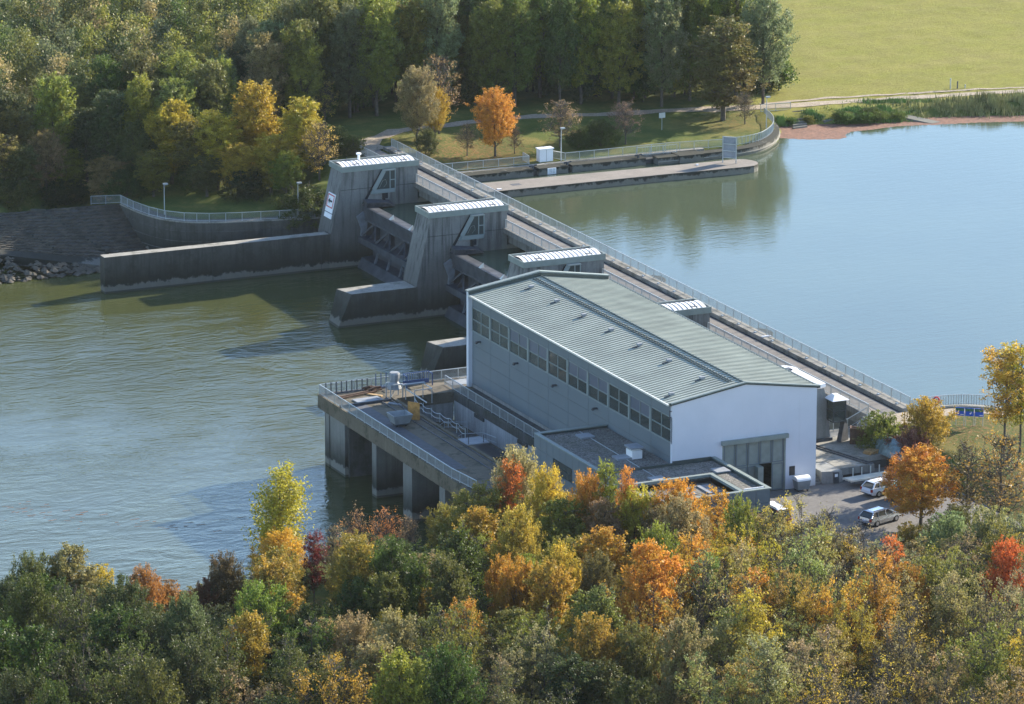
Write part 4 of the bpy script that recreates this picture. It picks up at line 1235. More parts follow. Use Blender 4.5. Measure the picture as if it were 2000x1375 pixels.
# ------------------------------------------------------------------ cars
def car(loc, rot, paint, label, group=None, height=1.48, length=4.55, van=False, roof_paint=None):
    root = thing('parked_car', label, 'car', loc, group)
    Lh, Wd = length / 2, .87
    belt = .95 if not van else 1.05
    P = lambda mb, nm, m, par=root: mb.build(nm, m, par)
    local_root = root
    off = Vector(loc)
    def mk(mb, nm, m, par, smooth=False):
        o = bpy.data.objects.new(nm, mb.mesh(nm, m, (0, 0, 0), smooth)); COL.objects.link(o); o.parent = par
        return o
    # lower body as lofted rings (rear at -x)
    b = MB()
    xs = [-Lh, -Lh + .08, -Lh + .35, -1.0, 0, 1.0, Lh - .55, Lh - .12, Lh]
    top = [.72, .92, belt, belt + .02, belt, belt - .03, .84, .74, .55]
    bot = [.38, .30, .24, .20, .20, .20, .22, .26, .34]
    wd = [.72, .82, .87, .88, .88, .88, .85, .78, .66]
    vs = []
    for x, t, bt, w in zip(xs, top, bot, wd):
        m_ = (t + bt) / 2
        vs += [(x, -w * .9, bt), (x, -w, m_), (x, -w * .93, t), (x, w * .93, t), (x, w, m_), (x, w * .9, bt)]
    fs = [(i * 6 + q, i * 6 + (q + 1) % 6, (i + 1) * 6 + (q + 1) % 6, (i + 1) * 6 + q) for i in range(len(xs) - 1) for q in range(6)]
    fs += [tuple(range(6)), tuple(range((len(xs) - 1) * 6, len(xs) * 6))]
    b.add(vs, fs)
    body = mk(b, 'body', paint, root)
    # greenhouse
    rb, rt, ft, fb = (-Lh + .14, -Lh + .62, .35, 1.25) if not van else (-Lh + .1, -Lh + .3, .9, 1.7)
    wl, wt, h = .80, .62, height
    g = MB()
    g.add([(rb, -wl, belt), (fb, -wl, belt - .04), (fb, wl, belt - .04), (rb, wl, belt), (rt, -wt, h - .05), (ft, -wt, h - .03), (ft, wt, h - .03), (rt, wt, h - .05)],
          [(0, 1, 5, 4), (1, 2, 6, 5), (2, 3, 7, 6), (3, 0, 4, 7)])
    cab = mk(g, 'cabin', M['black'], root)
    r = MB()
    r.add([(rt - .06, -wt - .02, h - .06), (ft, -wt - .02, h - .05), (ft, wt + .02, h - .05), (rt - .06, wt + .02, h - .06), (rt + .2, -wt + .14, h + .01), (ft - .2, -wt + .14, h + .01), (ft - .2, wt - .14, h + .01), (rt + .2, wt - .14, h + .01)],
          [(0, 1, 5, 4), (1, 2, 6, 5), (2, 3, 7, 6), (3, 0, 4, 7), (4, 5, 6, 7), (0, 3, 2, 1)])
    mk(r, 'roof', roof_paint or paint, root)
    pil = MB()
    for s in (-1, 1):
        for (xa, xb) in ((rb, rt), (fb, ft), (-.05, -.05), (-1.15, -1.05)):
            pil.bar((xa, s * (wl + .015), belt - .02), (xb, s * (wt + .02), h - .05), .13 if xa in (rb, fb) else .07, .06)
        pil.bar((rb, s * (wl + .02), belt), (fb, s * (wl + .02), belt - .04), .06, .05)
    mk(pil, 'pillars', paint, root)
    gl = MB()
    gl.add([(rb - .02, -wl + .1, belt + .04), (rb - .02, wl - .1, belt + .04), (rt - .03, wt - .08, h - .1), (rt - .03, -wt + .08, h - .1)], [(0, 1, 2, 3)])
    mk(gl, 'rear_window', M['glass_dark'], root)
    gl = MB()
    gl.add([(fb + .02, -wl + .1, belt), (fb + .02, wl - .1, belt), (ft + .03, wt - .08, h - .09), (ft + .03, -wt + .08, h - .09)], [(0, 1, 2, 3)])
    mk(gl, 'windscreen', M['glass_dark'], root)
    for s in (-1, 1):
        gl = MB()
        for (a, c_) in ((-1.05, -.1), (0.02, .85)):
            ya, yb = s * (wl + .012), s * (wt + .03)
            gl.add([(a, ya, belt + .03), (c_, ya, belt + .03), (min(c_, .42), yb, h - .1), (a + .04, yb, h - .1)], [(0, 1, 2, 3)])
        mk(gl, 'side_window', M['glass_dark'], root)
        mk(MB().box(-Lh - .01, -Lh + .16, s * .74 - .09, s * .74 + .09, .62, .9), 'tail_light', M['lamp_red'], root)
        mk(MB().box(Lh - .25, Lh - .06, s * .6 - .15, s * .6 + .15, .58, .72), 'headlight', M['lamp_clear'], root)
        mk(MB().bar((-Lh + .7, s * .55, h + .05), (.2, s * .55, h + .05), .05), 'roof_rail', M['steel_dark'], root)
        mk(MB().box(.7, .9, s * .98 - .1, s * .98 + .1, .93, 1.07), 'mirror', paint, root)
        for x in (-1.32, 1.38):
            w = mk(MB().tube([(x, s * .70, .32), (x, s * .885, .32)], .32, 16), 'wheel', M['tyre'], root)
            mk(MB().tube([(x, s * .86, .32), (x, s * .90, .32)], .2, 12), 'rim', M['rim'], w)
    mk(MB().box(-Lh - .03, -Lh + .02, -.8, .8, .36, .42), 'bumper_strip', M['tyre'], root)
    mk(MB().box(-Lh - .02, -Lh + .05, -.26, .26, .62, .74), 'number_plate', M['sign_white'], root)
    root.rotation_euler = (0, 0, rot)
    return root
car((4.85, -5.15, .03), math.radians(14), M['car_white'], 'white estate car parked nearest to the trailer, rear to the gable', 'cars parked in the yard')
car((6.1, -7.6, .03), math.radians(4), M['car_green'], 'green compact van half hidden behind the orange maple', 'cars parked in the yard', 1.68, 4.2, True)
car((-.2, -13.8, .03), math.radians(18), M['car_silver'], 'silver estate car with shining roof behind bare twigs', 'cars parked in the yard')
car((-9.9, -9.6, .03), math.radians(94), M['car_red'], 'red van with white roof showing behind the annex corner', 'cars parked in the yard', 1.95, 4.6, True, M['sign_white'])

# ------------------------------------------------------------------ walls of the far bank
def wall_strip(name, pts, inward, z0, z1, m, parent):
    """wall of given thickness along a polyline; inward = signed offset to the land side"""
    P = [np.array(p, float) for p in pts]
    n = len(P)
    off = []
    for i in range(n):
        d = P[min(i + 1, n - 1)] - P[max(i - 1, 0)]
        d /= np.hypot(*d)
        off.append(P[i] + np.array([-d[1], d[0]]) * inward)
    vs = []
    for p, q in zip(P, off):
        vs += [(*p, z0), (*p, z1), (*q, z1), (*q, z0)]
    fs = [(i * 4 + k, i * 4 + (k + 1) % 4, (i + 1) * 4 + (k + 1) % 4, (i + 1) * 4 + k) for i in range(n - 1) for k in range(4)]
    fs += [(0, 1, 2, 3), ((n - 1) * 4 + 3, (n - 1) * 4 + 2, (n - 1) * 4 + 1, (n - 1) * 4)]
    mb = MB(); mb.add(vs, fs)
    return mb.build(name, m, parent)
def smooth_line(pts, n=40):
    P = np.array(pts, float)
    for _ in range(3):
        Q = [P[0]]
        for a, b in zip(P[:-1], P[1:]):
            Q += [a * .75 + b * .25, a * .25 + b * .75]
        P = np.array(Q + [P[-1]])
    return P
bw = thing('bank_wall', 'curved dark concrete bank wall with grooves behind the dividing wall', 'wall', (-8, 140, -7.5))
BW = smooth_line([(7.0, 136.9), (2.7, 136.9), (-3.4, 138.3), (-9.6, 139.6), (-13.6, 141.6), (-15.7, 144.2), (-17.0, 148.6), (-17.5, 154.4)])
wall_strip('wall_body', BW, -2.2, -12, -2.5, M['concrete_old'], bw)
for z in (-3.6, -4.9, -6.1):
    wall_strip('ledge', BW, .08, z - .05, z + .05, M['concrete_dark'], bw)
wall_strip('coping', [p + np.array([0, 0]) for p in BW], -.6, -2.5, -2.38, M['concrete_top'], bw)
k = thing('bank_railing', 'railing on the curved bank wall below the left wood', 'railing', (-10, 141, -2.4))
rp_ = [(p[0] + .15, p[1] + .3, -2.38) for p in BW[6::6]]
railing(k, rp_ + [(-17.3, 154.6, -2.38), (-20.9, 155.6, -2.4)], posts=True)

lw = thing('lock_wall', 'concrete quay wall of the boat channel ending in a curve at the blue water', 'wall', (45, 137.5, 0))
LW0 = [(13.0, 137.9), (20, 137.9), (26.5, 137.95)]
LWc = list(map(tuple, smooth_line([(50.0, 136.9), (58.5, 136.9), (64.8, 137.5), (69.8, 141.7), (72.9, 146.5), (74.7, 152.6)])))
wall_strip('wall_body', LWc, 1.6, -5, .9, M['concrete_lock'], lw)
wall_strip('wall_ledge', LWc, -.12, .30, .42, M['concrete_top'], lw)
# straight blocks with gaps (stop-log grooves) between them
for a, b_ in ((7.7, 22.8), (23.2, 32.6), (33.4, 37.5), (38.1, 48.6)):
    MB().box(a, b_, 137.6 if a > 20 else 137.9, 139.6, -5, .9 if a > 23 else .8).build('wall_block', M['concrete_lock'], lw)
MB().box(7.7, 56, 138.3, 139.5, -5, .55).build('groove_back', M['concrete_dark'], lw)
MB().box(48.7, 54.6, 137.5, 138.3, -5, -.1).build('channel_mouth', M['steel_dark'], lw)
MB().box(53.0, 56.5, 136.6, 139.2, -5, .95).build('wall_block', M['concrete_lock'], lw)
MB().box(22.8, 58, 139.55, 141.0, -1, .88).build('quay_top', M['concrete_top'], lw)
for x in (32.9, 37.8, 47.9):
    MB().bar((x - .2, 138.0, .9), (x - .2, 138.0, 1.35), .2).bar((x - .6, 138.2, 1.2), (x + .4, 138.2, 1.3), .18).build('bollard', M['steel_dark'], lw)
sgn = thing('wall_notice', 'white notice board on the quay wall of the boat channel', 'sign', (35.2, 137.5, .4))
MB().box(34.55, 35.75, 137.48, 137.58, .05, .85).build('board', M['sign_white'], sgn)
for z in (.2, .38, .56, .7):
    MB().box(34.75, 35.2, 137.46, 137.475, z, z + .05).box(35.28, 35.55, 137.46, 137.475, z, z + .05).build('faded_print', M['slab_grey'], sgn)
isl = thing('lock_island', 'long low concrete mole in the water with a rounded upstream end', 'mole', (40, 130, 0))
mole = [(22.0, 128.2), (46.7, 128.1), (57.2, 127.7)] + [(58.4 + 2.3 * math.sin(t), 130.0 - 2.3 * math.cos(t)) for t in np.linspace(0, math.pi, 9)] + [(48.9, 132.4), (22, 133.3)]
MB().prism(mole, 'z', -5, .86).build('mole_body', M['concrete_lock'], isl)
MB().prism([(a * .998 + .09, b * .97 + 130.3 * .03) for a, b in mole], 'z', .86, .90).build('mole_top', M['road'], isl)
MB().box(18.3, 22.0, 128.3, 133.6, -5, .7).build('mole_root', M['concrete_lock'], isl)
MB().box(26.3, 27.6, 130.2, 131.2, .9, .915).build('hatch', M['blue_mat'], isl)
MB().box(23.6, 24.2, 128.9, 129.2, .9, 1.0).build('hatch', M['sign_white'], isl)
MB().box(52.6, 52.9, 131.0, 131.2, .9, 1.05).build('mooring_cleat', M['sign_white'], isl)
bs = thing('lattice_board', 'tall grey board of three panels seen edge on upon the concrete mole', 'sign', (57, 130.5, .9))
fr = MB()
A, B_ = Vector((56.4, 131.1, 0)), Vector((57.7, 129.9, 0))
fr.bar(A + Vector((0, 0, .9)), A + Vector((0, 0, 4.4)), .1).bar(B_ + Vector((0, 0, .9)), B_ + Vector((0, 0, 4.4)), .1)
for z in (1.6, 2.5, 3.4, 4.35):
    fr.bar(A + Vector((0, 0, z)), B_ + Vector((0, 0, z)), .08)
fr.build('frame', M['galv'], bs)
for z in (1.62, 2.52, 3.42):
    q = MB(); n_ = Vector((.68, .73, 0)) * .04
    q.add([tuple(A + n_ + Vector((0, 0, z + .03))), tuple(B_ + n_ + Vector((0, 0, z + .03))), tuple(B_ + n_ + Vector((0, 0, z + .86))), tuple(A + n_ + Vector((0, 0, z + .86))),
           tuple(A + 2 * n_ + Vector((0, 0, z + .03))), tuple(B_ + 2 * n_ + Vector((0, 0, z + .03))), tuple(B_ + 2 * n_ + Vector((0, 0, z + .86))), tuple(A + 2 * n_ + Vector((0, 0, z + .86)))],
          [(0, 1, 2, 3), (7, 6, 5, 4), (0, 4, 5, 1), (1, 5, 6, 2), (2, 6, 7, 3), (3, 7, 4, 0)])
    q.build('panel', M['slab_grey'], bs)
k = thing('quay_railing', 'railing left of the white cabinet in front of the orange maple', 'railing', (28, 140.6, .9))
railing(k, [(18.4, 140.9, .9), (33.3, 140.5, .9), (33.4, 142.6, .95)])
k = thing('quay_railing', 'railing along the quay wall from the lamp post round the curve to the meadow', 'railing', (56, 140, .9))
qr = [(37.2, 142.3, .95), (38.3, 140.2, .9), (52.7, 140.2, .9), (60.5, 139.2, .9)] + [(a, b, .9) for a, b in smooth_line([(60.5, 139.2), (66.0, 140.0), (69.0, 142.6), (71.4, 145.6), (73.5, 149.8), (74.5, 154.4)])[4:]]
railing(k, qr)
k = thing('quay_railing', 'short railing above the bank stairs at the end of the curved wall', 'railing', (77, 155, 1.0))
railing(k, [(74.6, 155.6, 1.1), (79.1, 155.5, 1.0)])
k = thing('gangway_railing', 'pale double railing above the mouth of the boat channel', 'railing', (51, 138.6, .95))
railing(k, [(47.9, 139.0, .95), (53.6, 138.7, .95)], stuff=False, bal=.4)
cb = thing('switch_cabinet', 'white metal cabinet on the quay between two railings', 'cabinet', (36.0, 141.2, .9))
MB().box(34.95, 36.85, 140.8, 141.8, .95, 2.55).build('body', M['white'], cb)
MB().box(34.85, 36.95, 140.7, 141.9, 2.55, 2.68).build('lid', M['sign_white'], cb)
MB().box(34.98, 36.82, 140.83, 141.77, .85, .95).build('base', M['concrete'], cb)
MB().box(35.885, 35.915, 140.785, 140.8, 1.0, 2.5).build('door_gap', M['steel_dark'], cb)

def lamp(x, y, z, h, label):
    r = thing('street_lamp', label, 'lamp', (x, y, z), 'lamp posts of the far bank')
    MB().tube([(x, y, z - .2), (x, y, z + h * .5), (x, y, z + h)], [.075, .06, .045], 8).build('pole', M['galv'], r)
    MB().tube([(x, y, z - .1), (x, y, z + .5)], .09, 8).build('pole_base', M['galv'], r)
    MB().tube([(x - .05, y, z + h - .02), (x + .5, y - .1, z + h + .08)], .10, 8).box(x - .12, x + .45, y - .2, y + .15, z + h + .02, z + h + .18).build('lamp_head', M['galv'], r)
lamp(-14.2, 147.0, -2.7, 4.05, 'slim grey lamp post on the grass inside the curved railing')
lamp(.6, 138.8, -2.5, 4.3, 'grey lamp post at the railing left of the farthest pier')
lamp(37.9, 140.6, .9, 4.2, 'lamp post beside the white cabinet on the quay')
lamp(71.1, 147.2, .95, 4.1, 'lamp post inside the curve of the quay railing')
r = thing('path_sign', 'small grey sign on a post in the grass below the big brown tree', 'sign', (57.7, 151.4, 1.1))
z_ = gzi(57.7, 151.4)
MB().tube([(57.7, 151.4, z_ - .2), (57.7, 151.4, z_ + 2.3)], .04, 6).build('post', M['galv'], r)
MB().box(57.25, 58.15, 151.33, 151.38, z_ + 1.65, z_ + 2.35).build('board', M['galv'], r)
for i, (x, y, h, l) in enumerate(((105.0, 157.6, 1.5, 'tallest grey marker post at the meadow track'), (105.9, 157.2, 1.0, 'dark middle marker post at the meadow track'), (107.0, 157.0, .5, 'shortest marker post at the meadow track'))):
    z_ = gzi(x, y)
    tag(MB().tube([(x, y, z_ - .1), (x, y, z_ + h)], .09, 6).build('marker_post', M['galv'] if i != 1 else M['steel_dark']), l, 'post', 'marker posts at the meadow')

# revetment, stairs, ramp, rip-rap of the left bank
def revetment():
    root = thing('stone_revetment', 'sloping stone revetment of the far bank left of the curved wall', 'revetment', (-30, 150, -7))
    top = [(-80, 158.5, -2.45), (-60, 158, -2.45), (-45, 157.2, -2.45), (-36, 156.4, -2.45), (-28, 155.7, -2.45), (-21, 155.3, -2.45), (-17.4, 154.8, -2.45)]
    bot = [(-80, 152.5, -3.9), (-60, 150.5, -4.2), (-45, 149.2, -4.5), (-36, 147.9, -5.0), (-28, 145.4, -6.1), (-21, 145.3, -7.0), (-16.6, 146.5, -7.3)]
    n, m_ = 110, 16
    ta = np.linspace(0, len(top) - 1, n)
    T, Bm = np.array(top), np.array(bot)
    ip = lambda A, t: np.array([np.interp(t, range(len(A)), A[:, q]) for q in range(3)])
    rng = random.Random(11)
    base, st = MB(), MB()
    vs = []
    for t in ta:
        a, b = ip(T, t), ip(Bm, t)
        for j in range(m_ + 1):
            vs.append(a * (1 - j / m_) + b * j / m_ + np.array([0, 0, -.05]))
    base.add(vs, [(i * (m_ + 1) + j, i * (m_ + 1) + j + 1, (i + 1) * (m_ + 1) + j + 1, (i + 1) * (m_ + 1) + j) for i in range(n - 1) for j in range(m_)])
    base.build('bedding', M['revet'], root)
    # single stones, too small to tell apart one by one
    for i in range(170):
        t = 1.6 + (len(top) - 1.7) * i / 170
        for j in range(15):
            a, b = ip(T, t + rng.uniform(-.01, .01)), ip(Bm, t)
            c = a + (b - a) * ((j + .5 + rng.uniform(-.25, .25)) / 15)
            r = rng.uniform(.16, .28)
            v = [(c[0] + r * sx * rng.uniform(.7, 1.1), c[1] + r * sy * rng.uniform(.7, 1.1), c[2] + (.05 if k else -.1) + rng.uniform(-.02, .05)) for k in (0, 1) for sx, sy in ((-1, -1), (1, -1), (1, 1), (-1, 1))]
            st.add(v, [(4, 5, 6, 7), (0, 1, 5, 4), (1, 2, 6, 5), (2, 3, 7, 6), (3, 0, 4, 7)])
    tag(st.build('revetment_stones', M['stone'], root), kind='stuff')
    MB().add([(-80, 152.5, -3.85), (-60, 150.5, -4.15), (-45, 149.2, -4.45), (-36, 147.9, -4.95), (-28, 145.3, -6.05), (-21, 144.6, -6.95), (-17.4, 144.6, -7.3),
              (-80, 150.3, -4.3), (-60, 148.5, -4.6), (-45, 147.2, -4.9), (-36, 145.9, -5.3), (-29, 143.3, -6.3), (-23, 142.0, -7.2), (-18.4, 142.6, -7.45)],
             [(i, i + 1, i + 8, i + 7) for i in range(6)]).build('toe_path', M['concrete_old'], root)
    MB().add([(-80, 150.3, -4.3), (-60, 148.5, -4.6), (-45, 147.2, -4.9), (-36, 145.9, -5.3), (-29, 143.3, -6.3), (-23, 142.0, -7.2), (-80, 150.3, -6), (-60, 148.5, -6), (-45, 147.2, -6), (-36, 145.9, -6.4), (-29, 143.3, -7.4), (-23, 142.0, -8)],
             [(i, i + 6, i + 7, i + 1) for i in range(5)]).build('toe_kerb', M['concrete_old'], root)
revetment()
def stair_run(name, a, b, w, n, label, m, rot):
    a, b = Vector(a), Vector(b)
    r = thing(name, label, 'stairs', b)
    me = MB().box(-w / 2, w / 2, -.18, .18, -.25, .10).mesh('step', m)
    for k in range(n):
        inst(me, 'step', r, a + (b - a) * (k / (n - 1)), rot)
stair_run('bank_stairs', (-34.2, 156.1, -2.4), (-29.0, 146.6, -5.8), 1.9, 17, 'left flight of stone steps down the revetment', M['concrete_old'], -.5)
stair_run('bank_stairs', (-28.0, 155.5, -2.4), (-22.6, 145.8, -6.7), 1.9, 18, 'right flight of stone steps down the revetment', M['concrete_old'], -.5)
stair_run('shore_stairs', (79.6, 154.4, 1.0), (77.2, 149.2, .1), 2.2, 7, 'left flight of concrete steps into the algae covered water', M['concrete_lock'], .1)
stair_run('shore_stairs', (84.3, 154.5, 1.0), (82.4, 150.4, .35), 2.0, 6, 'right flight of concrete steps at the algae covered shore', M['concrete_lock'], .1)
rw = MB()
rw.add([(76, 155.2, 1.12), (80, 155.0, 1.05), (86, 155.7, 1.1), (90.5, 153.6, .85), (96.2, 144.6, .05), (94.6, 144.3, .03), (89.5, 151.9, .80), (86, 154.6, 1.02), (80, 154.2, 1.0), (76, 154.5, 1.05),
        (94.6, 144.3, -1), (89.5, 151.9, -.6), (86, 154.6, -.5), (80, 154.2, -.5), (76, 154.5, -.5), (96.2, 144.6, -1)],
       [(0, 1, 8, 9), (1, 2, 7, 8), (2, 3, 6, 7), (3, 4, 5, 6), (5, 10, 11, 6), (6, 11, 12, 7), (7, 12, 13, 8), (8, 13, 14, 9), (4, 15, 10, 5)])
tag(rw.build('boat_ramp', M['concrete_lock']), 'narrow concrete path and ramp down to the water beyond the stairs', kind='structure')

def blob_outline(poly, rng, amp):
    out = []
    P = poly + poly[:1]
    for (a, b), (c, d) in zip(P[:-1], P[1:]):
        n = max(2, int(math.hypot(c - a, d - b) / .35))
        for k in range(n):
            t = k / n
            out.append((a + (c - a) * t + rng.gauss(0, amp), b + (d - b) * t + rng.gauss(0, amp)))
    return out
al = MB()
al.add([(x, y, .006) for x, y in blob_outline([(71.9, 144.7), (74.0, 142.9), (76.5, 141.6), (78.9, 141.0), (80.2, 141.6), (80.8, 143.0), (82.5, 144.3), (86.0, 144.3), (90, 144.8), (95, 143.4), (100, 142.5), (107, 140.3), (116, 137.5), (116, 143), (108, 144.2), (101.5, 146.6), (97, 148), (90, 148.4), (86, 148.2), (80, 150.5), (76, 151.2), (74.2, 150.2), (72.6, 146.6)], random.Random(6), .09)], [tuple(range(len(al.v), len(al.v)))] or [])
al.f = [tuple(range(len(al.v)))]
tag(al.build('algae_carpet', M['algae']), 'reddish brown algae floating along the far shore', kind='stuff')
rng = random.Random(9)
fl = MB()
for q in range(90):
    t = rng.random()
    x, y = -86 + 34 * t + rng.gauss(0, 2.0), 54 - 14 * t + 5 * math.sin(t * 5) + rng.gauss(0, 1.2)
    l, a = rng.uniform(.2, 1.1), rng.uniform(-.5, .3)
    fl.add([(x, y, ZD + .01), (x + l * math.cos(a), y + l * math.sin(a), ZD + .01), (x + l * math.cos(a) - .1, y + l * math.sin(a) + .12, ZD + .01), (x - .05, y + .1, ZD + .01)], [(0, 1, 2, 3)])
tag(fl.build('drifting_leaves', M['algae']), 'thin lines of rusty leaves drifting on the tail water', kind='stuff')

def rocks():
    root = thing('riprap', 'dark broken stones along the far shore at the left edge', 'stones', (-34, 144, -7.5))
    rng = random.Random(5)
    mes = []
    for s in range(5):
        mb = MB()
        base = [(1, 0, 0), (-1, 0, 0), (0, 1, 0), (0, -1, 0), (0, 0, 1), (0, 0, -1), (.7, .7, .3), (-.7, .7, .2), (-.7, -.7, .3), (.7, -.7, .2)]
        import bmesh
        bm = bmesh.new()
        for p in base:
            bm.verts.new([c * rng.uniform(.65, 1.1) for c in p])
        bmesh.ops.convex_hull(bm, input=bm.verts)
        me = bpy.data.meshes.new('rock')
        bm.to_mesh(me); bm.free()
        me.materials.append(M['stone'])
        mes.append(me)
    for q in range(230):
        x = rng.uniform(-46, -24)
        t = rng.random() ** 1.2
        lo = 141.3 + .02 * x
        hi = np.interp(x, [-46, -36, -29, -24], [147.0, 145.6, 143.2, 142.2])
        y = lo + (hi - lo) * t
        z = -7.5 + t * np.interp(x, [-46, -36, -29, -24], [2.4, 2.0, 1.0, .2])
        o = inst(mes[q % 5], 'rock', root, (x, y, z), rng.uniform(0, 6))
        s = rng.uniform(.28, .62)
        o.scale = (s * rng.uniform(.8, 1.4), s, s * rng.uniform(.6, 1))
rocks()

# ------------------------------------------------------------------ right bank above the weir
k = thing('shore_railing', 'curved railing from the bridge end along the grass with the information boards', 'railing', (22, 13, 2.5))
railing(k, [(18.0, 13.0, 2.5)] + [(a, b, 2.48) for a, b in smooth_line([(18.0, 13.0), (20.6, 13.2), (23.0, 12.9), (24.9, 12.1), (26.6, 10.4), (29, 7.4), (33, 1.5)])[3:]])
tag(wall_strip('shore_kerb', smooth_line([(18.3, 13.3), (20.6, 13.5), (23.0, 13.2), (25.1, 12.4), (26.9, 10.7), (29.3, 7.6), (33.4, 1.7)]), -.9, -3, 2.42, M['concrete_top'], None), 'concrete kerb wall under the curved shore railing', 'kerb wall')
rg = thing('lifebuoy', 'red and white lifebuoy hanging on the shore railing', 'lifebuoy', (21.0, 12.6, 3.2))
tr = MB()
for q in range(16):
    a, b_ = 2 * math.pi * q / 16, 2 * math.pi * (q + 1) / 16
    tr.tube([(20.95 + .36 * math.cos(a), 12.75, 3.2 + .36 * math.sin(a)), (20.95 + .36 * math.cos(b_), 12.75, 3.2 + .36 * math.sin(b_))], .085, 6)
tr.build('ring', M['sign_red'], rg)
MB().box(20.6, 21.3, 12.78, 12.86, 2.4, 2.85).build('bracket_board', M['sign_white'], rg)
d_ = Vector((2.3, -1.72, 0)).normalized()
for i, l in enumerate(('left blue information board with a dark green picture on top', 'middle blue information board with a small white mark', 'right blue information board nearest to the golden tree')):
    c = Vector((19.35, 6.0, 0)) + d_ * (.5 + i * .98)
    r = thing('information_board', l, 'sign', (c.x, c.y, 2.4), 'blue information boards on the grass')
    n_ = Vector((d_.y, -d_.x, 0))
    def slab(a, b_, za, zb, out, th, nm, m):
        mb = MB()
        p = [c + d_ * a - n_ * -out, c + d_ * b_ - n_ * -out]
        vs = [(*q.xy, z) for z in (za, zb) for q in (p[0], p[1], p[1] - n_ * th, p[0] - n_ * th)]
        mb.add(vs, [(0, 3, 2, 1), (4, 5, 6, 7), (0, 1, 5, 4), (1, 2, 6, 5), (2, 3, 7, 6), (3, 0, 4, 7)])
        return mb.build(nm, m, r)
    slab(-.46, .46, 3.52, 4.38, .03, .05, 'panel', M['sign_blue'])
    slab(-.43, .43, 4.02, 4.33, .05, .015, 'picture', M['sign_green'])
    if i == 1:
        slab(.02, .14, 3.72, 3.86, .05, .015, 'white_mark', M['sign_white']); slab(.14, .20, 3.80, 4.0, .05, .015, 'white_mark', M['sign_white'])
    else:
        slab(.05, .40, 3.62, 3.70, .05, .015, 'caption_bar', M['sign_white'])
    for s in (-.4, .4):
        q = c + d_ * s
        MB().tube([(q.x, q.y, 2.2), (q.x, q.y, 4.3)], .035, 6).build('post', M['galv'], r)
sp = MB()
sp.add([(17.8, 10.5, 2.53), (20.6, 11.7, 2.53), (23, 11.4, 2.53), (25, 10.2, 2.53), (28, 6.3, 2.55), (27.2, 5.6, 2.55), (24, 8.6, 2.53), (22, 9.4, 2.53), (19.5, 9.2, 2.53), (17.8, 8.5, 2.5), (13.4, 8.5, 2.48), (13.4, 12.6, 2.48), (17.8, 12.6, 2.48)],
       [tuple(range(13))])
tag(sp.build('shore_path', M['path']), 'pale gravel walk behind the shore railing', kind='structure')

# ------------------------------------------------------------------ trees
TINT = dict(dg=(.042,.060,.016), gg=(.095,.110,.042), sg=(.16,.175,.085), mg=(.085,.135,.022), bg=(.125,.19,.032), yg=(.26,.25,.035), ye=(.58,.43,.05), go=(.52,.32,.04), og=(.56,.23,.04), ro=(.58,.15,.04), dr=(.15,.022,.018), ta=(.36,.27,.13), br=(.17,.11,.055), ol=(.155,.15,.035), pb=(.27,.18,.12), wi=(.23,.26,.12))

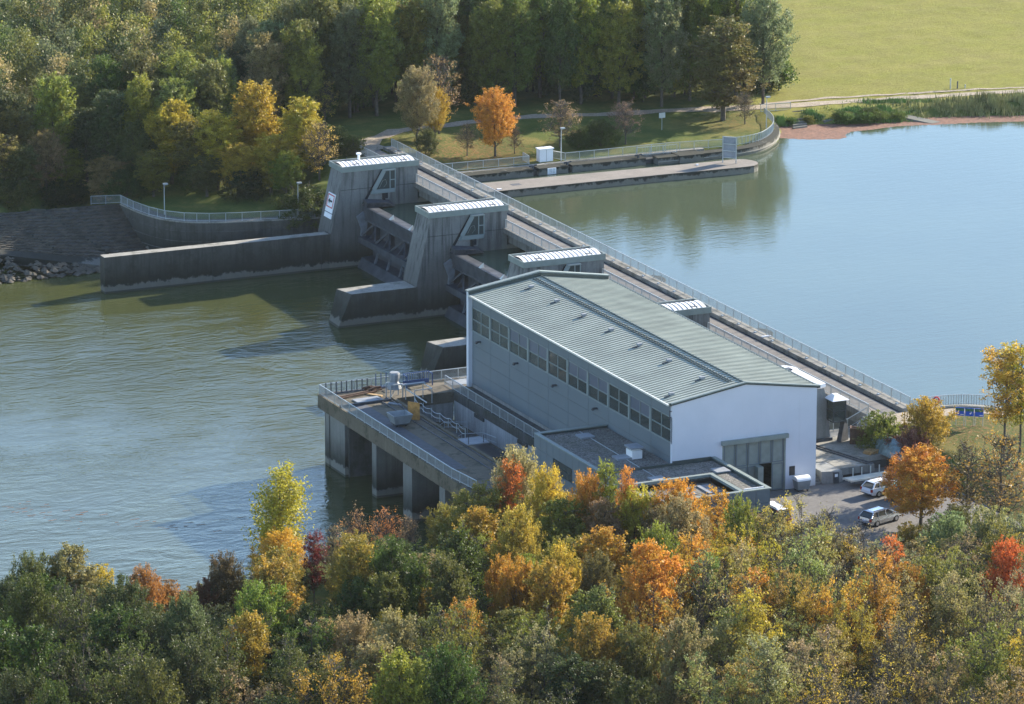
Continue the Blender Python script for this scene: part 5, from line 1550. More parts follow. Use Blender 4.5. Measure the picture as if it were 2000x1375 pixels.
def crown_mesh(seed, H, R, base, nl, nclump, nleaf, leaf, rc, shape, lobe=(.34, .52), droop=0.0, stems=((0, 0, 1.0, 1.0),)):
    rng = np.random.default_rng(seed)
    def prof(t):
        if shape == 'oval': return np.sin(np.pi * np.clip(.10 + .84 * t, 0, 1)) ** .75
        if shape == 'tall': return np.clip(np.sin(np.pi * np.clip(.10 + .80 * t ** 1.15, 0, 1)), 0, 1) ** .6
        if shape == 'cone': return (1 - t) ** .75 * .9 + .12
        return np.sqrt(np.clip(1 - (t * 1.02 - .15) ** 2, .02, 1))
    lobes = []
    for (sx, sy, hs, rs) in stems:
        Hs = H * hs
        for k in range(nl):
            t = (k + rng.uniform(.1, .9)) / nl
            a = k * 2.39996 + rng.uniform(-.5, .5)
            rr = R * rs * prof(t) * rng.uniform(.35, .72)
            lobes.append((sx * R + rr * math.cos(a), sy * R + rr * math.sin(a), base + (Hs - base) * (.10 + .84 * t), R * rs * prof(t) * rng.uniform(*lobe) + .25))
        lobes.append((sx * R, sy * R, base + (Hs - base) * .62, R * rs * .5))
    L = np.array(lobes)
    w = L[:, 3] ** 1.6; w /= w.sum()
    li = rng.choice(len(L), nclump, p=w)
    dirs = rng.normal(size=(nclump, 3)); dirs /= np.linalg.norm(dirs, axis=1)[:, None]
    rad = L[li, 3] * rng.uniform(.35, 1.0, nclump) ** .5 * np.where(rng.random(nclump) < .12, 1.45, 1.0)
    C = L[li, :3] + dirs * rad[:, None] * np.array([1, 1, .85])
    top = np.clip((H - C[:, 2]), 0, None)
    keep = C[:, 2] > base * .85
    C, li = C[keep], li[keep]
    lobvar = rng.random(len(L)); clvar = rng.random(len(C))
    n = nleaf
    out = C - L[li, :3]
    out /= np.linalg.norm(out, axis=1)[:, None] + 1e-6
    out = out + np.array([0, 0, .55]) + rng.normal(0, .35, out.shape)
    out /= np.linalg.norm(out, axis=1)[:, None]
    ln = rc * rng.uniform(1.6, 4.6, len(C))
    P = np.repeat(C, n, axis=0) + np.repeat(out * ln[:, None], n, axis=0) * (rng.random(len(C) * n) - .3)[:, None] + rng.normal(0, rc * .55, (len(C) * n, 3))
    if droop:
        P[:, 2] -= rng.random(len(P)) ** 2 * droop
    P[:, 2] = np.minimum(P[:, 2], H + .15)
    m = len(P)
    ax = rng.normal(size=(m, 3)); ax /= np.linalg.norm(ax, axis=1)[:, None]
    nrm = rng.normal(size=(m, 3)) + np.array([0, 0, .8])
    bx = np.cross(ax, nrm); bx /= np.linalg.norm(bx, axis=1)[:, None] + 1e-9
    s = leaf * rng.uniform(.6, 1.25, m)[:, None]
    V = np.stack([P - ax * s, P + bx * s * .55, P + ax * s, P - bx * s * .55], axis=1).reshape(-1, 3)
    hfrac = np.clip((P[:, 2] - base) / (H - base), 0, 1)
    var = np.clip(.35 * np.repeat(lobvar[li], n) + .30 * np.repeat(clvar, n) + .30 * rng.random(m) + .25 * (1 - hfrac) - .12, 0, 1)
    bri = np.clip(rng.normal(1.0, .16, m) + .18 * (np.repeat(clvar, n) - .5), .5, 1.5)
    me = bpy.data.meshes.new('crown')
    me.vertices.add(4 * m); me.vertices.foreach_set('co', V.ravel())
    me.loops.add(4 * m); me.loops.foreach_set('vertex_index', np.arange(4 * m))
    me.polygons.add(m); me.polygons.foreach_set('loop_start', np.arange(0, 4 * m, 4))
    me.update(calc_edges=True)
    for nm, v in (('var', var), ('bri', bri)):
        a = me.attributes.new(nm, 'FLOAT', 'FACE'); a.data.foreach_set('value', v.astype(np.float32))
    me.materials.append(M['leaf'])
    return me, L

def trunk_mesh(seed, H, R, base, lobes, r0, twigs=0, stems=((0, 0, 1.0, 1.0),)):
    rng = random.Random(seed)
    mb = MB()
    per = len(lobes) // len(stems)
    for si, (sx, sy, hs, rs) in enumerate(stems):
        hh = H * hs * .86
        x, y = sx * R * .55, sy * R * .55
        pts = [(x, y, -.6)]
        for k in range(1, 7):
            x += rng.uniform(-.12, .12) * R * .2 + sx * R * .45 / 6; y += rng.uniform(-.12, .12) * R * .2 + sy * R * .45 / 6
            pts.append((x, y, hh * k / 6))
        rad = [r0 * 1.25] + [r0 * (1 - .85 * k / 6) + .02 for k in range(1, 7)]
        mb.tube(pts, rad, 7)
        def at(z):
            for p, q in zip(pts[:-1], pts[1:]):
                if p[2] <= z <= q[2]:
                    t = (z - p[2]) / (q[2] - p[2]); return tuple(p[i] + (q[i] - p[i]) * t for i in range(3))
            return pts[-1]
        for l in lobes[si * per:(si + 1) * per]:
            z0 = max(base * .6, l[2] - math.hypot(l[0] - sx * R, l[1] - sy * R) * rng.uniform(.7, 1.2) - .3)
            p = at(min(z0, hh * .95)); q = (l[0], l[1], l[2])
            mid = tuple((p[i] * .5 + q[i] * .5) + (0 if i < 2 else -.12 * R) for i in range(3))
            mb.tube([p, mid, q], [r0 * .36, r0 * .24, r0 * .10 + .012], 5)
            for t in range(twigs):
                d = Vector((rng.gauss(0, 1), rng.gauss(0, 1), rng.uniform(.2, 1.8))).normalized() * l[3] * rng.uniform(.7, 1.5)
                s = Vector(mid).lerp(Vector(q), rng.uniform(.1, 1.0))
                e = s + d
                if e.z > H + .5: e.z = H + .5
                mb.tube([s, s.lerp(e, .5) + Vector((rng.gauss(0, .06), rng.gauss(0, .06), 0)) * R, e], [.035, .026, .014], 3, cap=False)
                for u in range(2):
                    d2 = (d.normalized() + Vector((rng.gauss(0, .7), rng.gauss(0, .7), rng.uniform(-.1, .6)))).normalized() * l[3] * .5
                    s2 = s.lerp(e, rng.uniform(.4, .9))
                    mb.tube([s2, s2 + d2], [.022, .012], 3, cap=False)
    return mb.mesh('trunk', M['bark'])

ARCH = {}
def arch(kind, seeds, H, R, base, r0, twigs=0, **kw):
    ARCH[kind] = []
    for s in seeds:
        cm, L = crown_mesh(s, H, R, base, **kw)
        ARCH[kind].append((cm, trunk_mesh(s, H, R, base, L, r0, twigs, kw.get('stems', ((0, 0, 1.0, 1.0),))), H, R))
arch('broad', (1, 2, 3, 4, 5), 9.5, 3.5, 1.5, .16, nl=22, nclump=560, nleaf=48, leaf=.10, rc=.24, shape='oval', lobe=(.24, .46), twigs=2)
arch('tall', (11, 12, 13, 14, 15), 14.0, 2.9, 1.3, .19, nl=26, nclump=520, nleaf=40, leaf=.145, rc=.27, shape='tall', lobe=(.26, .5), twigs=2)
arch('slim', (21,), 11.0, 1.9, 1.5, .12, nl=16, nclump=330, nleaf=30, leaf=.12, rc=.24, shape='oval', droop=1.7, lobe=(.26, .55), twigs=1)
arch('thin', (31, 32, 33, 34), 11.0, 1.7, 2.6, .085, nl=15, nclump=230, nleaf=30, leaf=.10, rc=.22, shape='tall', lobe=(.25, .55), twigs=5)
arch('bare', (41, 42, 43), 9.0, 2.3, 1.5, .10, nl=15, nclump=150, nleaf=14, leaf=.10, rc=.26, shape='oval', twigs=11)
ST3 = ((-.55, .2, 1.0, .5), (.5, .45, .82, .48), (.15, -.6, .92, .5), (.75, -.35, .66, .4))
ST4 = ((0, .1, 1.0, .46), (-.65, -.3, .74, .44), (.6, -.45, .86, .42), (.45, .65, .70, .4), (-.4, .7, .9, .4))
arch('copse', (61, 62), 11.5, 2.9, 1.6, .075, twigs=4, nl=10, nclump=430, nleaf=28, leaf=.095, rc=.21, shape='tall', lobe=(.28, .6), stems=ST3)
arch('copse2', (63, 64), 11.5, 2.9, 2.0, .075, twigs=5, nl=9, nclump=420, nleaf=22, leaf=.095, rc=.22, shape='tall', lobe=(.28, .6), stems=ST4)
ARCH['copse'] += ARCH.pop('copse2')
arch('twiggy', (65, 66), 10.5, 2.8, 1.6, .07, twigs=10, nl=8, nclump=300, nleaf=12, leaf=.09, rc=.24, shape='tall', lobe=(.3, .6), stems=ST4)
arch('bush', (51, 52, 53), 3.5, 2.6, .15, .06, nl=13, nclump=330, nleaf=40, leaf=.09, rc=.20, shape='dome', lobe=(.3, .5), twigs=1)
GROUPS = [None, 'trees of the near bank wood', 'trees of the wood across the river']
TREES = [
(-58.3,-1.7,-1.96,12.0,2.5,'slim','ye','yg','tall slender birch with bright yellow drooping leaves at the water edge',0),
(-60.0,-5.6,-1.96,6.5,2.7,'broad','ye','go','rounded golden yellow tree at the foot of the tall birch',0),
(-59.0,-11.7,-1.90,8.0,1.2,'thin','dr','dr','thin young tree with dark crimson leaves right of the yellow birch',0),
(-53.5,-8.9,-1.87,9.0,1.6,'bare','pb','og','nearly bare pinkish brown tree standing in front of the draft piers',0),
(-50.8,-9.8,-1.94,9.0,1.7,'bare','og','pb','thin tree with a few russet leaves before the dark piers',0),
(-48.5,-9.9,-1.98,8.0,1.6,'bare','pb','br','bare twiggy grey brown tree left of the olive willow',0),
(-55.2,-7.3,-1.85,7.0,1.5,'bare','pb','ol','sparse rosy brown sapling right of the crimson tree',0),
(-59.1,-26.9,-1.53,10.0,2.2,'broad','bg','mg','leafy bright green maple left half of the green pair',0),
(-56.4,-29.3,-1.37,10.0,2.2,'broad','bg','dg','leafy bright green maple right half of the green pair',0),
(-64.1,-34.6,-1.32,10.0,3.2,'broad','mg','dg','wide dark green tree below the two bright maples',0),
(-56.0,-31.4,-1.27,7.0,1.8,'broad','go','ol','small golden orange tree right of the green maples',0),
(-73.0,-33.9,-1.58,11.0,3.3,'broad','bg','yg','large fresh green tree below the yellow birch',0),
(-69.6,-16.6,-2.36,9.0,2.2,'broad','br','dg','dark brown green tree left of the yellow birch',0),
(-71.8,-17.0,-2.40,7.0,1.6,'broad','br','dr','dark rusty tree at the left of the brown green one',0),
(-83.7,-13.3,-2.43,11.0,2.7,'tall','ol','ta','olive brown tree at the left with a tan top by the river',0),
(-87.5,-14.7,-2.35,11.0,2.4,'broad','gg','ol','grey green tree at far left by the water',0),
(-84.1,-29.4,-1.94,12.0,3.4,'broad','gg','dg','big dark grey green tree of the left foreground',0),
(-81.6,-37.7,-1.48,12.0,2.8,'broad','sg','dg','silvery dark green tree right of the big grey green one',0),
(-76.5,-13.8,-2.48,8.0,2.0,'broad','br','og','tree with rust brown top peeping behind the dark green ones',0),
(-77.5,-4.1,-2.49,5.0,1.9,'bush','yg','ye','small yellow green willow bush on the river shore',0),
(-41.4,-10.4,-1.94,10.0,4.3,'broad','yg','ol','wide olive yellow willow in front of the concrete deck',0),
(-43.2,-6.2,-1.91,7.0,2.2,'broad','yg','ol','lower olive shoulder tree left of the wide willow',0),
(-37.1,-9.2,-1.10,12.0,2.9,'broad','ta','ta','tan seed covered tree in front of the white pit wall',0),
(-38.7,-11.1,-1.58,12.0,1.3,'thin','og','ro','narrow flaming orange tree before the tan tree',0),
(-37.3,-16.0,-1.20,12.0,2.3,'broad','ye','yg','bright yellow maple right of the olive willow',0),
(-35.0,-20.5,-0.76,12.0,2.4,'broad','og','yg','coral orange topped tree left of the annex roof',0),
(-33.5,-21.4,-0.59,13.0,1.2,'thin','yg','mg','slim green yellow tree rising before the annex roof',0),
(-32.5,-23.7,-0.46,13.0,1.0,'thin','og','og','thin rust orange tree right beside the slim green one',0),
(-32.2,-24.8,-0.42,11.0,2.4,'broad','ye','ol','yellow leaved tree below the annex wall',0),
(-28.4,-25.5,-0.19,11.0,3.5,'broad','og','go','large round orange maple before the flat annex roof',0),
(-25.8,-28.8,-0.12,11.0,1.6,'thin','go','og','amber tree between the orange maple and the green one',0),
(-26.6,-34.8,-0.13,12.0,2.1,'broad','yg','bg','light green pointed tree before the annex corner',0),
(-44.3,-52.4,-0.05,15.0,2.8,'tall','og','go','tall amber orange tree in the centre foreground',0),
(-36.9,-45.5,-0.23,13.0,1.6,'thin','og','ye','orange sapling between the amber tree and light green tree',0),
(-37.6,-49.5,-0.12,12.0,1.7,'thin','bg','wi','fresh green slim tree right of the amber orange one',0),
(-45.9,-37.6,-0.73,11.0,2.7,'broad','ye','ol','yellow orange topped tree below the bright yellow maple',0),
(-48.3,-35.9,-0.87,10.0,2.4,'broad','mg','yg','rounded green tree in the middle foreground',0),
(-48.8,-31.4,-1.09,9.0,1.8,'broad','og','go','orange bush like tree left of the rounded green one',0),
(-43.7,-41.0,-0.54,11.0,2.2,'broad','gg','ol','grey green tree between yellow and amber trees',0),
(-22.2,-38.2,-0.02,13.0,3.2,'copse','ta','yg','bare topped brown tree with yellow leaves before the yard',0),
(-23.8,-36.9,-0.06,12.0,2.6,'copse','ye','br','thin yellowish tree left of the bare brown one',0),
(-20.0,-40.2,0.05,12.0,2.8,'twiggy','ta','ol','leafless grey brown tree before the silver car',0),
(-19.4,-45.5,0.16,11.5,2.7,'twiggy','ta','br','pale leafless tree below the silver car',0),
(-15.6,-43.6,0.20,9.0,1.2,'thin','ro','og','small red orange sapling below the silver car',0),
(2.4,-17.1,0.27,8.2,4.1,'broad','ro','go','large orange maple beside the parked cars',0),
(18.4,-5.5,2.17,12.0,2.4,'thin','ye','go','tall golden tree at the river railing on the right',0),
(20.2,-5.6,2.15,12.0,2.2,'thin','ye','yg','yellow tree behind the golden one at the right edge',0),
(7.5,-23.8,0.30,11.0,3.6,'bare','go','br','wide bare branched tree with last amber leaves at the right',0),
(6.5,-18.8,0.37,9.0,2.6,'bare','br','ol','thin dark twiggy tree behind the orange maple',0),
(10.5,5.7,2.13,4.6,2.7,'bush','mg','yg','dense green shrub at the end of the bridge railing',0),
(11.7,1.8,2.18,4.0,2.2,'bush','pb','dr','reddish brown shrub right of the green one',0),
(13.9,1.8,2.20,4.6,2.5,'bush','go','ol','golden brown shrub below the lifebuoy',0),
(-3.6,-32.8,0.24,6.0,2.6,'bush','wi','sg','silvery willow bush below the orange maple',0),
(-1.2,-36.0,0.33,7.0,2.8,'bush','wi','yg','pale green willow bush at the right',0),
(0.1,-39.5,0.40,7.0,2.6,'bush','wi','sg','grey green willow bush at the right edge',0),
(-9.7,-54.0,0.48,10.5,2.4,'broad','ro','ro','scarlet topped tree at the right edge',0),
(-12.3,-50.6,0.41,9.0,2.6,'copse','yg','wi','slim yellow green tree left of the scarlet one',0),
(-18.9,-52.3,0.31,9.0,2.2,'broad','yg','ro','yellow green tree with coral tips right of centre',0),
(-29.5,-59.3,0.24,12.0,2.4,'copse','og','ye','amber and coral sapling among bare trunks',0),
(-32.0,-56.5,0.15,13.0,2.6,'copse','ye','br','tall thin tree with scattered yellow leaves and bare stem',0),
(-19.2,-41.3,0.08,10.0,2.6,'copse','ol','ta','olive scrub tree before the rear of the silver car',0),
(-14.6,-41.6,0.17,9.0,2.4,'copse','wi','ol','grey green scrub tree before the front of the silver car',0),
(-4.0,-26.2,0.14,3.4,1.9,'bush','ol','go','olive bush at the foot of the orange maple',0),
(-1.1,-26.4,0.25,3.4,2.0,'bush','yg','ol','yellow green bush right of the orange maple trunk',0),
(4.0,-21.8,0.33,3.2,2.0,'bush','ol','gg','dull green bush between orange maple and bare tree',0),
(-73.0,-9.5,-2.50,4.5,2.2,'bush','br','og','rust brown shrub on the river shore behind the dark trees',0),
(-70.3,-12.2,-2.46,4.5,2.2,'bush','ol','br','brownish shrub on the shore left of the brown green tree',0),
(-75.9,-7.8,-2.50,4.0,2.0,'bush','dg','ol','dark shrub at the water edge between rust and olive trees',0),
(-68.4,-15.2,-2.36,5.0,2.2,'bush','dg','br','dark shrub at the foot of the brown green tree',0),
(-38.8,-72.2,0.67,8.0,2.5,'broad','mg','yg','bright moss green bush at the bottom right of centre',0),
(30.9,145.7,1.13,9.0,3.2,'broad','og','go','orange maple behind the lock railing',0),
(22.4,151.3,2.12,10.5,3.0,'broad','ta','ol','tan brown tree beside the gravel path',0),
(27.9,156.8,2.09,11.0,3.0,'bare','br','ta','bare russet tree behind the tan one by the path',0),
(26.1,154.1,2.10,7.0,2.0,'broad','go','yg','small golden tree at the foot of the russet tree',0),
(40.2,145.8,1.41,6.5,2.6,'bare','ta','ol','round straw coloured tree right of the white cabinet',0),
(46.0,145.5,1.19,3.2,2.6,'bush','dg','mg','dark green bush behind the lock railing',0),
(42.5,145.1,1.32,2.6,1.8,'bush','dg','mg','low dark bush beside the straw coloured tree',0),
(49.4,145.3,1.07,6.0,2.2,'bare','pb','br','small bare reddish tree beside the dark bush',0),
(22.2,148.2,1.74,3.2,1.5,'bush','gg','dg','dark blue green bush at the end of the bridge rail',0),
(27.4,146.8,1.23,4.5,1.6,'bare','br','ta','bare multi stemmed shrub left of the orange maple',0),
(33.7,145.8,1.17,4.0,1.3,'bare','br','br','bare shrub right of the orange maple',0),
(67.9,153.6,1.08,13.8,4.8,'tall','ol','br','big olive brown tree above the curved lock wall',0),
(69.2,149.7,1.04,4.5,1.8,'bare','pb','gg','small twiggy tree right of the big brown tree trunk',0),
(77.3,160.1,1.16,15.5,4.4,'broad','wi','sg','pale willow behind the big brown tree at the meadow edge',0),
(9.8,151.4,2.24,3.5,3.2,'bush','dg','mg','dark hedge bush by the far pier',0),
(1.6,139.8,-0.57,4.5,3.8,'bush','dg','mg','large dark bush below the left pier roof',0),
(12.2,148.4,2.49,2.4,1.8,'bush','mg','br','green brown bush by the start of the bridge',0),
(-3.0,147.5,-1.63,3.6,3.2,'bush','dg','dg','black green bush at the foot of the wood',0),
(-7.1,155.1,-1.78,3.2,3.0,'bush','dg','mg','dark bush behind the left lamp post',0),
(-15.2,157.7,-2.43,3.4,3.3,'bush','dg','mg','dark bush above the railing corner',0),
(-21.2,164.2,-4.26,3.4,3.4,'bush','dg','dg','dark bush above the stone revetment',0),
(-29.1,161.1,-3.15,3.6,3.2,'bush','dg','ol','dark bush at the left edge of the wood',0),
(-8.4,159.8,-1.83,11.5,3.1,'tall','ye','ol','yellow crowned tree in the wood on the left',0),
(1.1,154.4,-1.28,13.5,3.3,'tall','go','yg','tall golden orange tree at the wood edge',0),
(-4.5,153.4,-1.54,10.5,3.2,'tall','yg','ye','olive yellow tree left of the golden one',0),
(5.4,149.3,-0.28,10.5,3.2,'tall','yg','ye','thin yellow tree right of the golden orange one',0),
(1.4,144.5,-1.21,6.0,2.6,'broad','yg','mg','low yellow green tree under the golden tree',0),
(-12.8,162.3,-2.29,8.5,3.0,'broad','ol','gg','olive brown tree left of the yellow crown',0),
(-23.5,165.3,-2.70,8.5,3.2,'broad','ol','ta','brown olive tree near the left edge',0),
(-29.1,165.1,-2.33,8.0,2.6,'thin','yg','ta','thin yellow leaved tree at the very left edge',0),
(-17.1,167.6,-2.49,10.0,3.0,'tall','gg','dg','dark grey green tree in the left wood',0),
(-7.0,156.1,-1.74,9.0,2.8,'tall','gg','yg','grey green tree between the yellow crown and the olive yellow one',0),
(-12.3,156.1,-2.31,6.0,2.6,'tall','ol','yg','low olive tree in front of the yellow crown',0),
(-16.7,161.1,-4.60,7.0,2.8,'tall','ol','ta','brownish olive tree above the bend of the railing',0),
(-27.2,163.8,-2.52,7.0,2.6,'tall','gg','ol','olive grey tree at the left frame edge',0),
(-20.7,165.5,-3.49,6.5,2.6,'tall','ol','yg','olive tree with yellow tips above the revetment',0),
(-3.4,149.2,-1.55,7.0,2.8,'tall','ye','ol','low yellow and olive tree left of the golden tree',0),
(6.0,144.7,0.48,8.0,2.6,'bare','ta','ye','pale twiggy tree right of the thin yellow tree',0),
(0.5,147.6,-1.46,8.0,2.9,'tall','ye','yg','lower yellow tree before the golden orange one',0),
(-6.7,151.6,-1.88,5.5,2.6,'tall','ol','gg','low grey olive tree behind the lamp post',0),
(17.4,170.5,1.82,6.0,2.0,'bare','ta','ye','bare yellow twig tree at the right end of the left wood',0),
(84.3,149.0,0.08,1.3,1.5,'bush','bg','mg','low bright green shrub on the far shore right of the steps',0),
(86.8,148.6,0.22,1.2,1.6,'bush','bg','mg','second bright green shrub right of the shore steps',0),
(89.0,148.2,-0.02,1.4,1.7,'bush','bg','mg','bright green shrub by the water left of the ramp end',0),
(91.4,148.0,-0.07,1.2,1.5,'bush','bg','mg','bright green shrub touching the ramp end',0),
(79.5,150.9,0.15,1.0,1.0,'bush','yg','mg','yellowish shrub between the two flights of shore steps',0),
(76.9,151.1,0.05,1.0,1.0,'bush','mg','mg','dark green shrub left of the shore steps',0),
(88.3,149.8,0.84,1.0,1.5,'bush','mg','mg','green shrub above the bright ones on the far bank',0),
(83.9,150.4,0.69,0.9,1.2,'bush','mg','mg','small green shrub beside the right flight of shore steps',0),
(-34.6,149.2,-6.64,1.6,1.3,'bush','go','ol','small amber bush on the riprap at far left',0),
(-35.5,7.9,-5.47,4.6,2.6,'copse','ol','ta','olive multi stemmed tree, first from left in first row of near wood',1),
(-53.4,11.5,-5.92,3.5,2.7,'copse','ol','dg','olive multi stemmed tree, first from left in second row of near wood',1),
(-34.8,0.5,-1.33,4.6,3.2,'broad','og','yg','orange bushy tree, second from left in second row of near wood',1),
(-38.5,-3.2,-1.35,4.4,2.5,'tall','ol','go','olive tall tree, first from left in third row of near wood',1),
(-34.3,-4.9,-0.68,6.1,2.8,'tall','go','yg','golden tall tree, second from left in third row of near wood',1),
(-30.2,-5.4,-0.51,5.0,2.6,'copse','go','yg','golden multi stemmed tree, third from left in third row of near wood',1),
(-15.1,-15.0,-0.01,3.4,2.0,'thin','ta','ol','tan slender tree, fourth from left in third row of near wood',1),
(-76.7,9.4,-7.08,5.1,3.1,'copse','dg','ol','dark green multi stemmed tree, first from left in fourth row of near wood',1),
(-52.2,-2.7,-1.80,3.7,3.3,'broad','ol','ta','olive bushy tree, second from left in fourth row of near wood',1),
(-49.9,-5.2,-1.87,4.3,2.9,'tall','mg','dg','mid green tall tree, third from left in fourth row of near wood',1),
(-45.9,-7.9,-1.99,3.4,2.1,'tall','mg','dg','mid green tall tree, fourth from left in fourth row of near wood',1),
(-30.6,-12.5,-0.51,6.6,2.8,'tall','ta','ol','tan tall tree, fifth from left in fourth row of near wood',1),
(-24.7,-16.0,-0.07,5.5,3.1,'broad','go','ol','golden bushy tree, sixth from left in fourth row of near wood',1),
(-18.8,-17.2,-0.00,5.2,2.6,'copse','ta','ol','tan multi stemmed tree, seventh from left in fourth row of near wood',1),
(-15.7,-18.4,-0.00,3.6,3.0,'copse','wi','yg','pale green multi stemmed tree, eighth from left in fourth row of near wood',1),
(-82.0,2.9,-4.13,4.6,3.4,'broad','dg','gg','dark green bushy tree, first from left in fifth row of near wood',1),
(-78.8,2.6,-3.99,4.3,2.6,'copse','gg','dg','grey green multi stemmed tree, second from left in fifth row of near wood',1),
(-43.4,-12.4,-1.98,8.0,2.4,'tall','go','yg','golden tall tree, third from left in fifth row of near wood',1),
(-39.1,-17.5,-1.41,9.6,2.9,'copse','go','ol','golden multi stemmed tree, fourth from left in fifth row of near wood',1),
(-35.3,-17.0,-0.88,9.1,2.6,'copse','go','ol','golden multi stemmed tree, fifth from left in fifth row of near wood',1),
(-29.9,-18.7,-0.35,7.8,3.3,'broad','yg','mg','yellow green bushy tree, sixth from left in fifth row of near wood',1),
(-25.8,-21.1,-0.07,8.3,3.0,'broad','ta','ol','tan bushy tree, seventh from left in fifth row of near wood',1),
(-21.5,-23.1,-0.02,7.0,2.8,'copse','ta','ol','tan multi stemmed tree, eighth from left in fifth row of near wood',1),
(-16.8,-26.2,-0.00,5.2,2.7,'twiggy','yg','go','yellow green twiggy tree, ninth from left in fifth row of near wood',1),
(-12.2,-26.5,0.01,3.8,3.2,'twiggy','wi','yg','pale green twiggy tree, tenth from left in fifth row of near wood',1),
(3.4,-34.7,0.38,5.0,2.5,'copse','ta','ol','tan multi stemmed tree, eleventh from left in fifth row of near wood',1),
(-82.7,-3.2,-2.44,5.1,2.6,'broad','gg','dg','grey green bushy tree, first from left in sixth row of near wood',1),
(-79.2,-5.4,-2.49,4.2,3.5,'broad','dg','ol','dark green bushy tree, second from left in sixth row of near wood',1),
(-68.0,-10.7,-2.42,3.9,2.9,'copse','dg','mg','dark green multi stemmed tree, third from left in sixth row of near wood',1),
(-62.0,-11.4,-2.05,6.6,2.7,'copse','mg','dg','mid green multi stemmed tree, fourth from left in sixth row of near wood',1),
(-53.2,-15.8,-1.82,7.6,3.5,'broad','dg','mg','dark green bushy tree, fifth from left in sixth row of near wood',1),
(-50.2,-17.3,-1.83,6.5,2.6,'tall','dg','mg','dark green tall tree, sixth from left in sixth row of near wood',1),
(-45.3,-19.2,-1.73,10.3,2.4,'tall','go','ol','golden tall tree, seventh from left in sixth row of near wood',1),
(-38.2,-21.9,-1.05,10.7,2.8,'tall','ol','yg','olive tall tree, eighth from left in sixth row of near wood',1),
(-35.0,-24.1,-0.65,10.4,2.3,'tall','ta','ol','tan tall tree, ninth from left in sixth row of near wood',1),
(-31.1,-27.0,-0.33,9.7,2.9,'broad','ta','ol','tan bushy tree, tenth from left in sixth row of near wood',1),
(-21.1,-29.3,-0.04,7.5,2.4,'twiggy','yg','go','yellow green twiggy tree, eleventh from left in sixth row of near wood',1),
(-15.9,-33.1,0.03,5.9,2.9,'copse','ta','ol','tan multi stemmed tree, twelfth from left in sixth row of near wood',1),
(-10.2,-36.0,0.15,4.6,2.9,'twiggy','ye','ol','yellow twiggy tree, thirteenth from left in sixth row of near wood',1),
(-7.2,-37.0,0.22,5.9,3.3,'copse','ta','yg','tan multi stemmed tree, fourteenth from left in sixth row of near wood',1),
(1.0,-42.5,0.45,7.3,2.8,'twiggy','ta','yg','tan twiggy tree, fifteenth from left in sixth row of near wood',1),
(-88.3,-7.2,-2.38,5.6,3.1,'broad','dg','mg','dark green bushy tree, first from left in seventh row of near wood',1),
(-81.5,-8.3,-2.48,6.1,2.8,'tall','dg','ol','dark green tall tree, second from left in seventh row of near wood',1),
(-79.6,-11.6,-2.48,4.6,3.0,'copse','gg','dg','grey green multi stemmed tree, third from left in seventh row of near wood',1),
(-74.1,-12.2,-2.49,3.4,2.7,'copse','dg','mg','dark green multi stemmed tree, fourth from left in seventh row of near wood',1),
(-65.1,-18.6,-2.09,9.3,2.7,'broad','ol','go','olive bushy tree, fifth from left in seventh row of near wood',1),
(-58.0,-19.3,-1.75,9.6,2.6,'broad','ol','go','olive bushy tree, sixth from left in seventh row of near wood',1),
(-55.1,-20.9,-1.67,9.0,2.5,'copse','ta','ol','tan multi stemmed tree, seventh from left in seventh row of near wood',1),
(-49.1,-25.0,-1.43,11.0,3.2,'copse','ol','yg','olive multi stemmed tree, eighth from left in seventh row of near wood',1),
(-45.1,-27.0,-1.19,12.0,2.8,'broad','ye','ol','yellow bushy tree, ninth from left in seventh row of near wood',1),
(-40.0,-29.6,-0.81,8.9,3.2,'copse','ye','ol','yellow multi stemmed tree, tenth from left in seventh row of near wood',1),
(-36.4,-30.4,-0.58,8.9,3.2,'copse','ol','go','olive multi stemmed tree, eleventh from left in seventh row of near wood',1),
(-30.8,-31.2,-0.29,11.5,3.0,'broad','ta','ol','tan bushy tree, twelfth from left in seventh row of near wood',1),
(-15.4,-38.4,0.10,6.1,2.0,'thin','ta','ol','tan slender tree, thirteenth from left in seventh row of near wood',1),
(-12.5,-39.8,0.18,6.1,3.3,'copse','ta','yg','tan multi stemmed tree, fourteenth from left in seventh row of near wood',1),
(-7.7,-43.7,0.35,8.8,2.7,'twiggy','ta','ol','tan twiggy tree, fifteenth from left in seventh row of near wood',1),
(-0.7,-45.2,0.47,8.5,3.2,'copse','yg','go','yellow green multi stemmed tree, sixteenth from left in seventh row of near wood',1),
(-81.9,-15.9,-2.42,6.7,2.1,'tall','ol','dg','olive tall tree, first from left in eighth row of near wood',1),
(-78.7,-16.5,-2.43,5.5,2.9,'broad','ol','dg','olive bushy tree, second from left in eighth row of near wood',1),
(-72.9,-18.7,-2.36,3.7,3.2,'copse','gg','dg','grey green multi stemmed tree, third from left in eighth row of near wood',1),
(-67.8,-22.7,-2.05,10.1,2.6,'copse','ol','dg','olive multi stemmed tree, fourth from left in eighth row of near wood',1),
(-63.5,-24.5,-1.78,5.0,3.3,'copse','dg','mg','dark green multi stemmed tree, fifth from left in eighth row of near wood',1),
(-54.5,-27.7,-1.39,9.1,2.7,'tall','ta','ol','tan tall tree, sixth from left in eighth row of near wood',1),
(-43.6,-33.4,-0.82,10.3,3.0,'broad','ol','yg','olive bushy tree, seventh from left in eighth row of near wood',1),
(-40.4,-35.4,-0.62,11.2,2.7,'tall','og','yg','orange tall tree, eighth from left in eighth row of near wood',1),
(-35.6,-36.5,-0.40,11.1,2.6,'broad','yg','mg','yellow green bushy tree, ninth from left in eighth row of near wood',1),
(-29.5,-40.0,-0.16,11.8,2.6,'copse','og','yg','orange multi stemmed tree, tenth from left in eighth row of near wood',1),
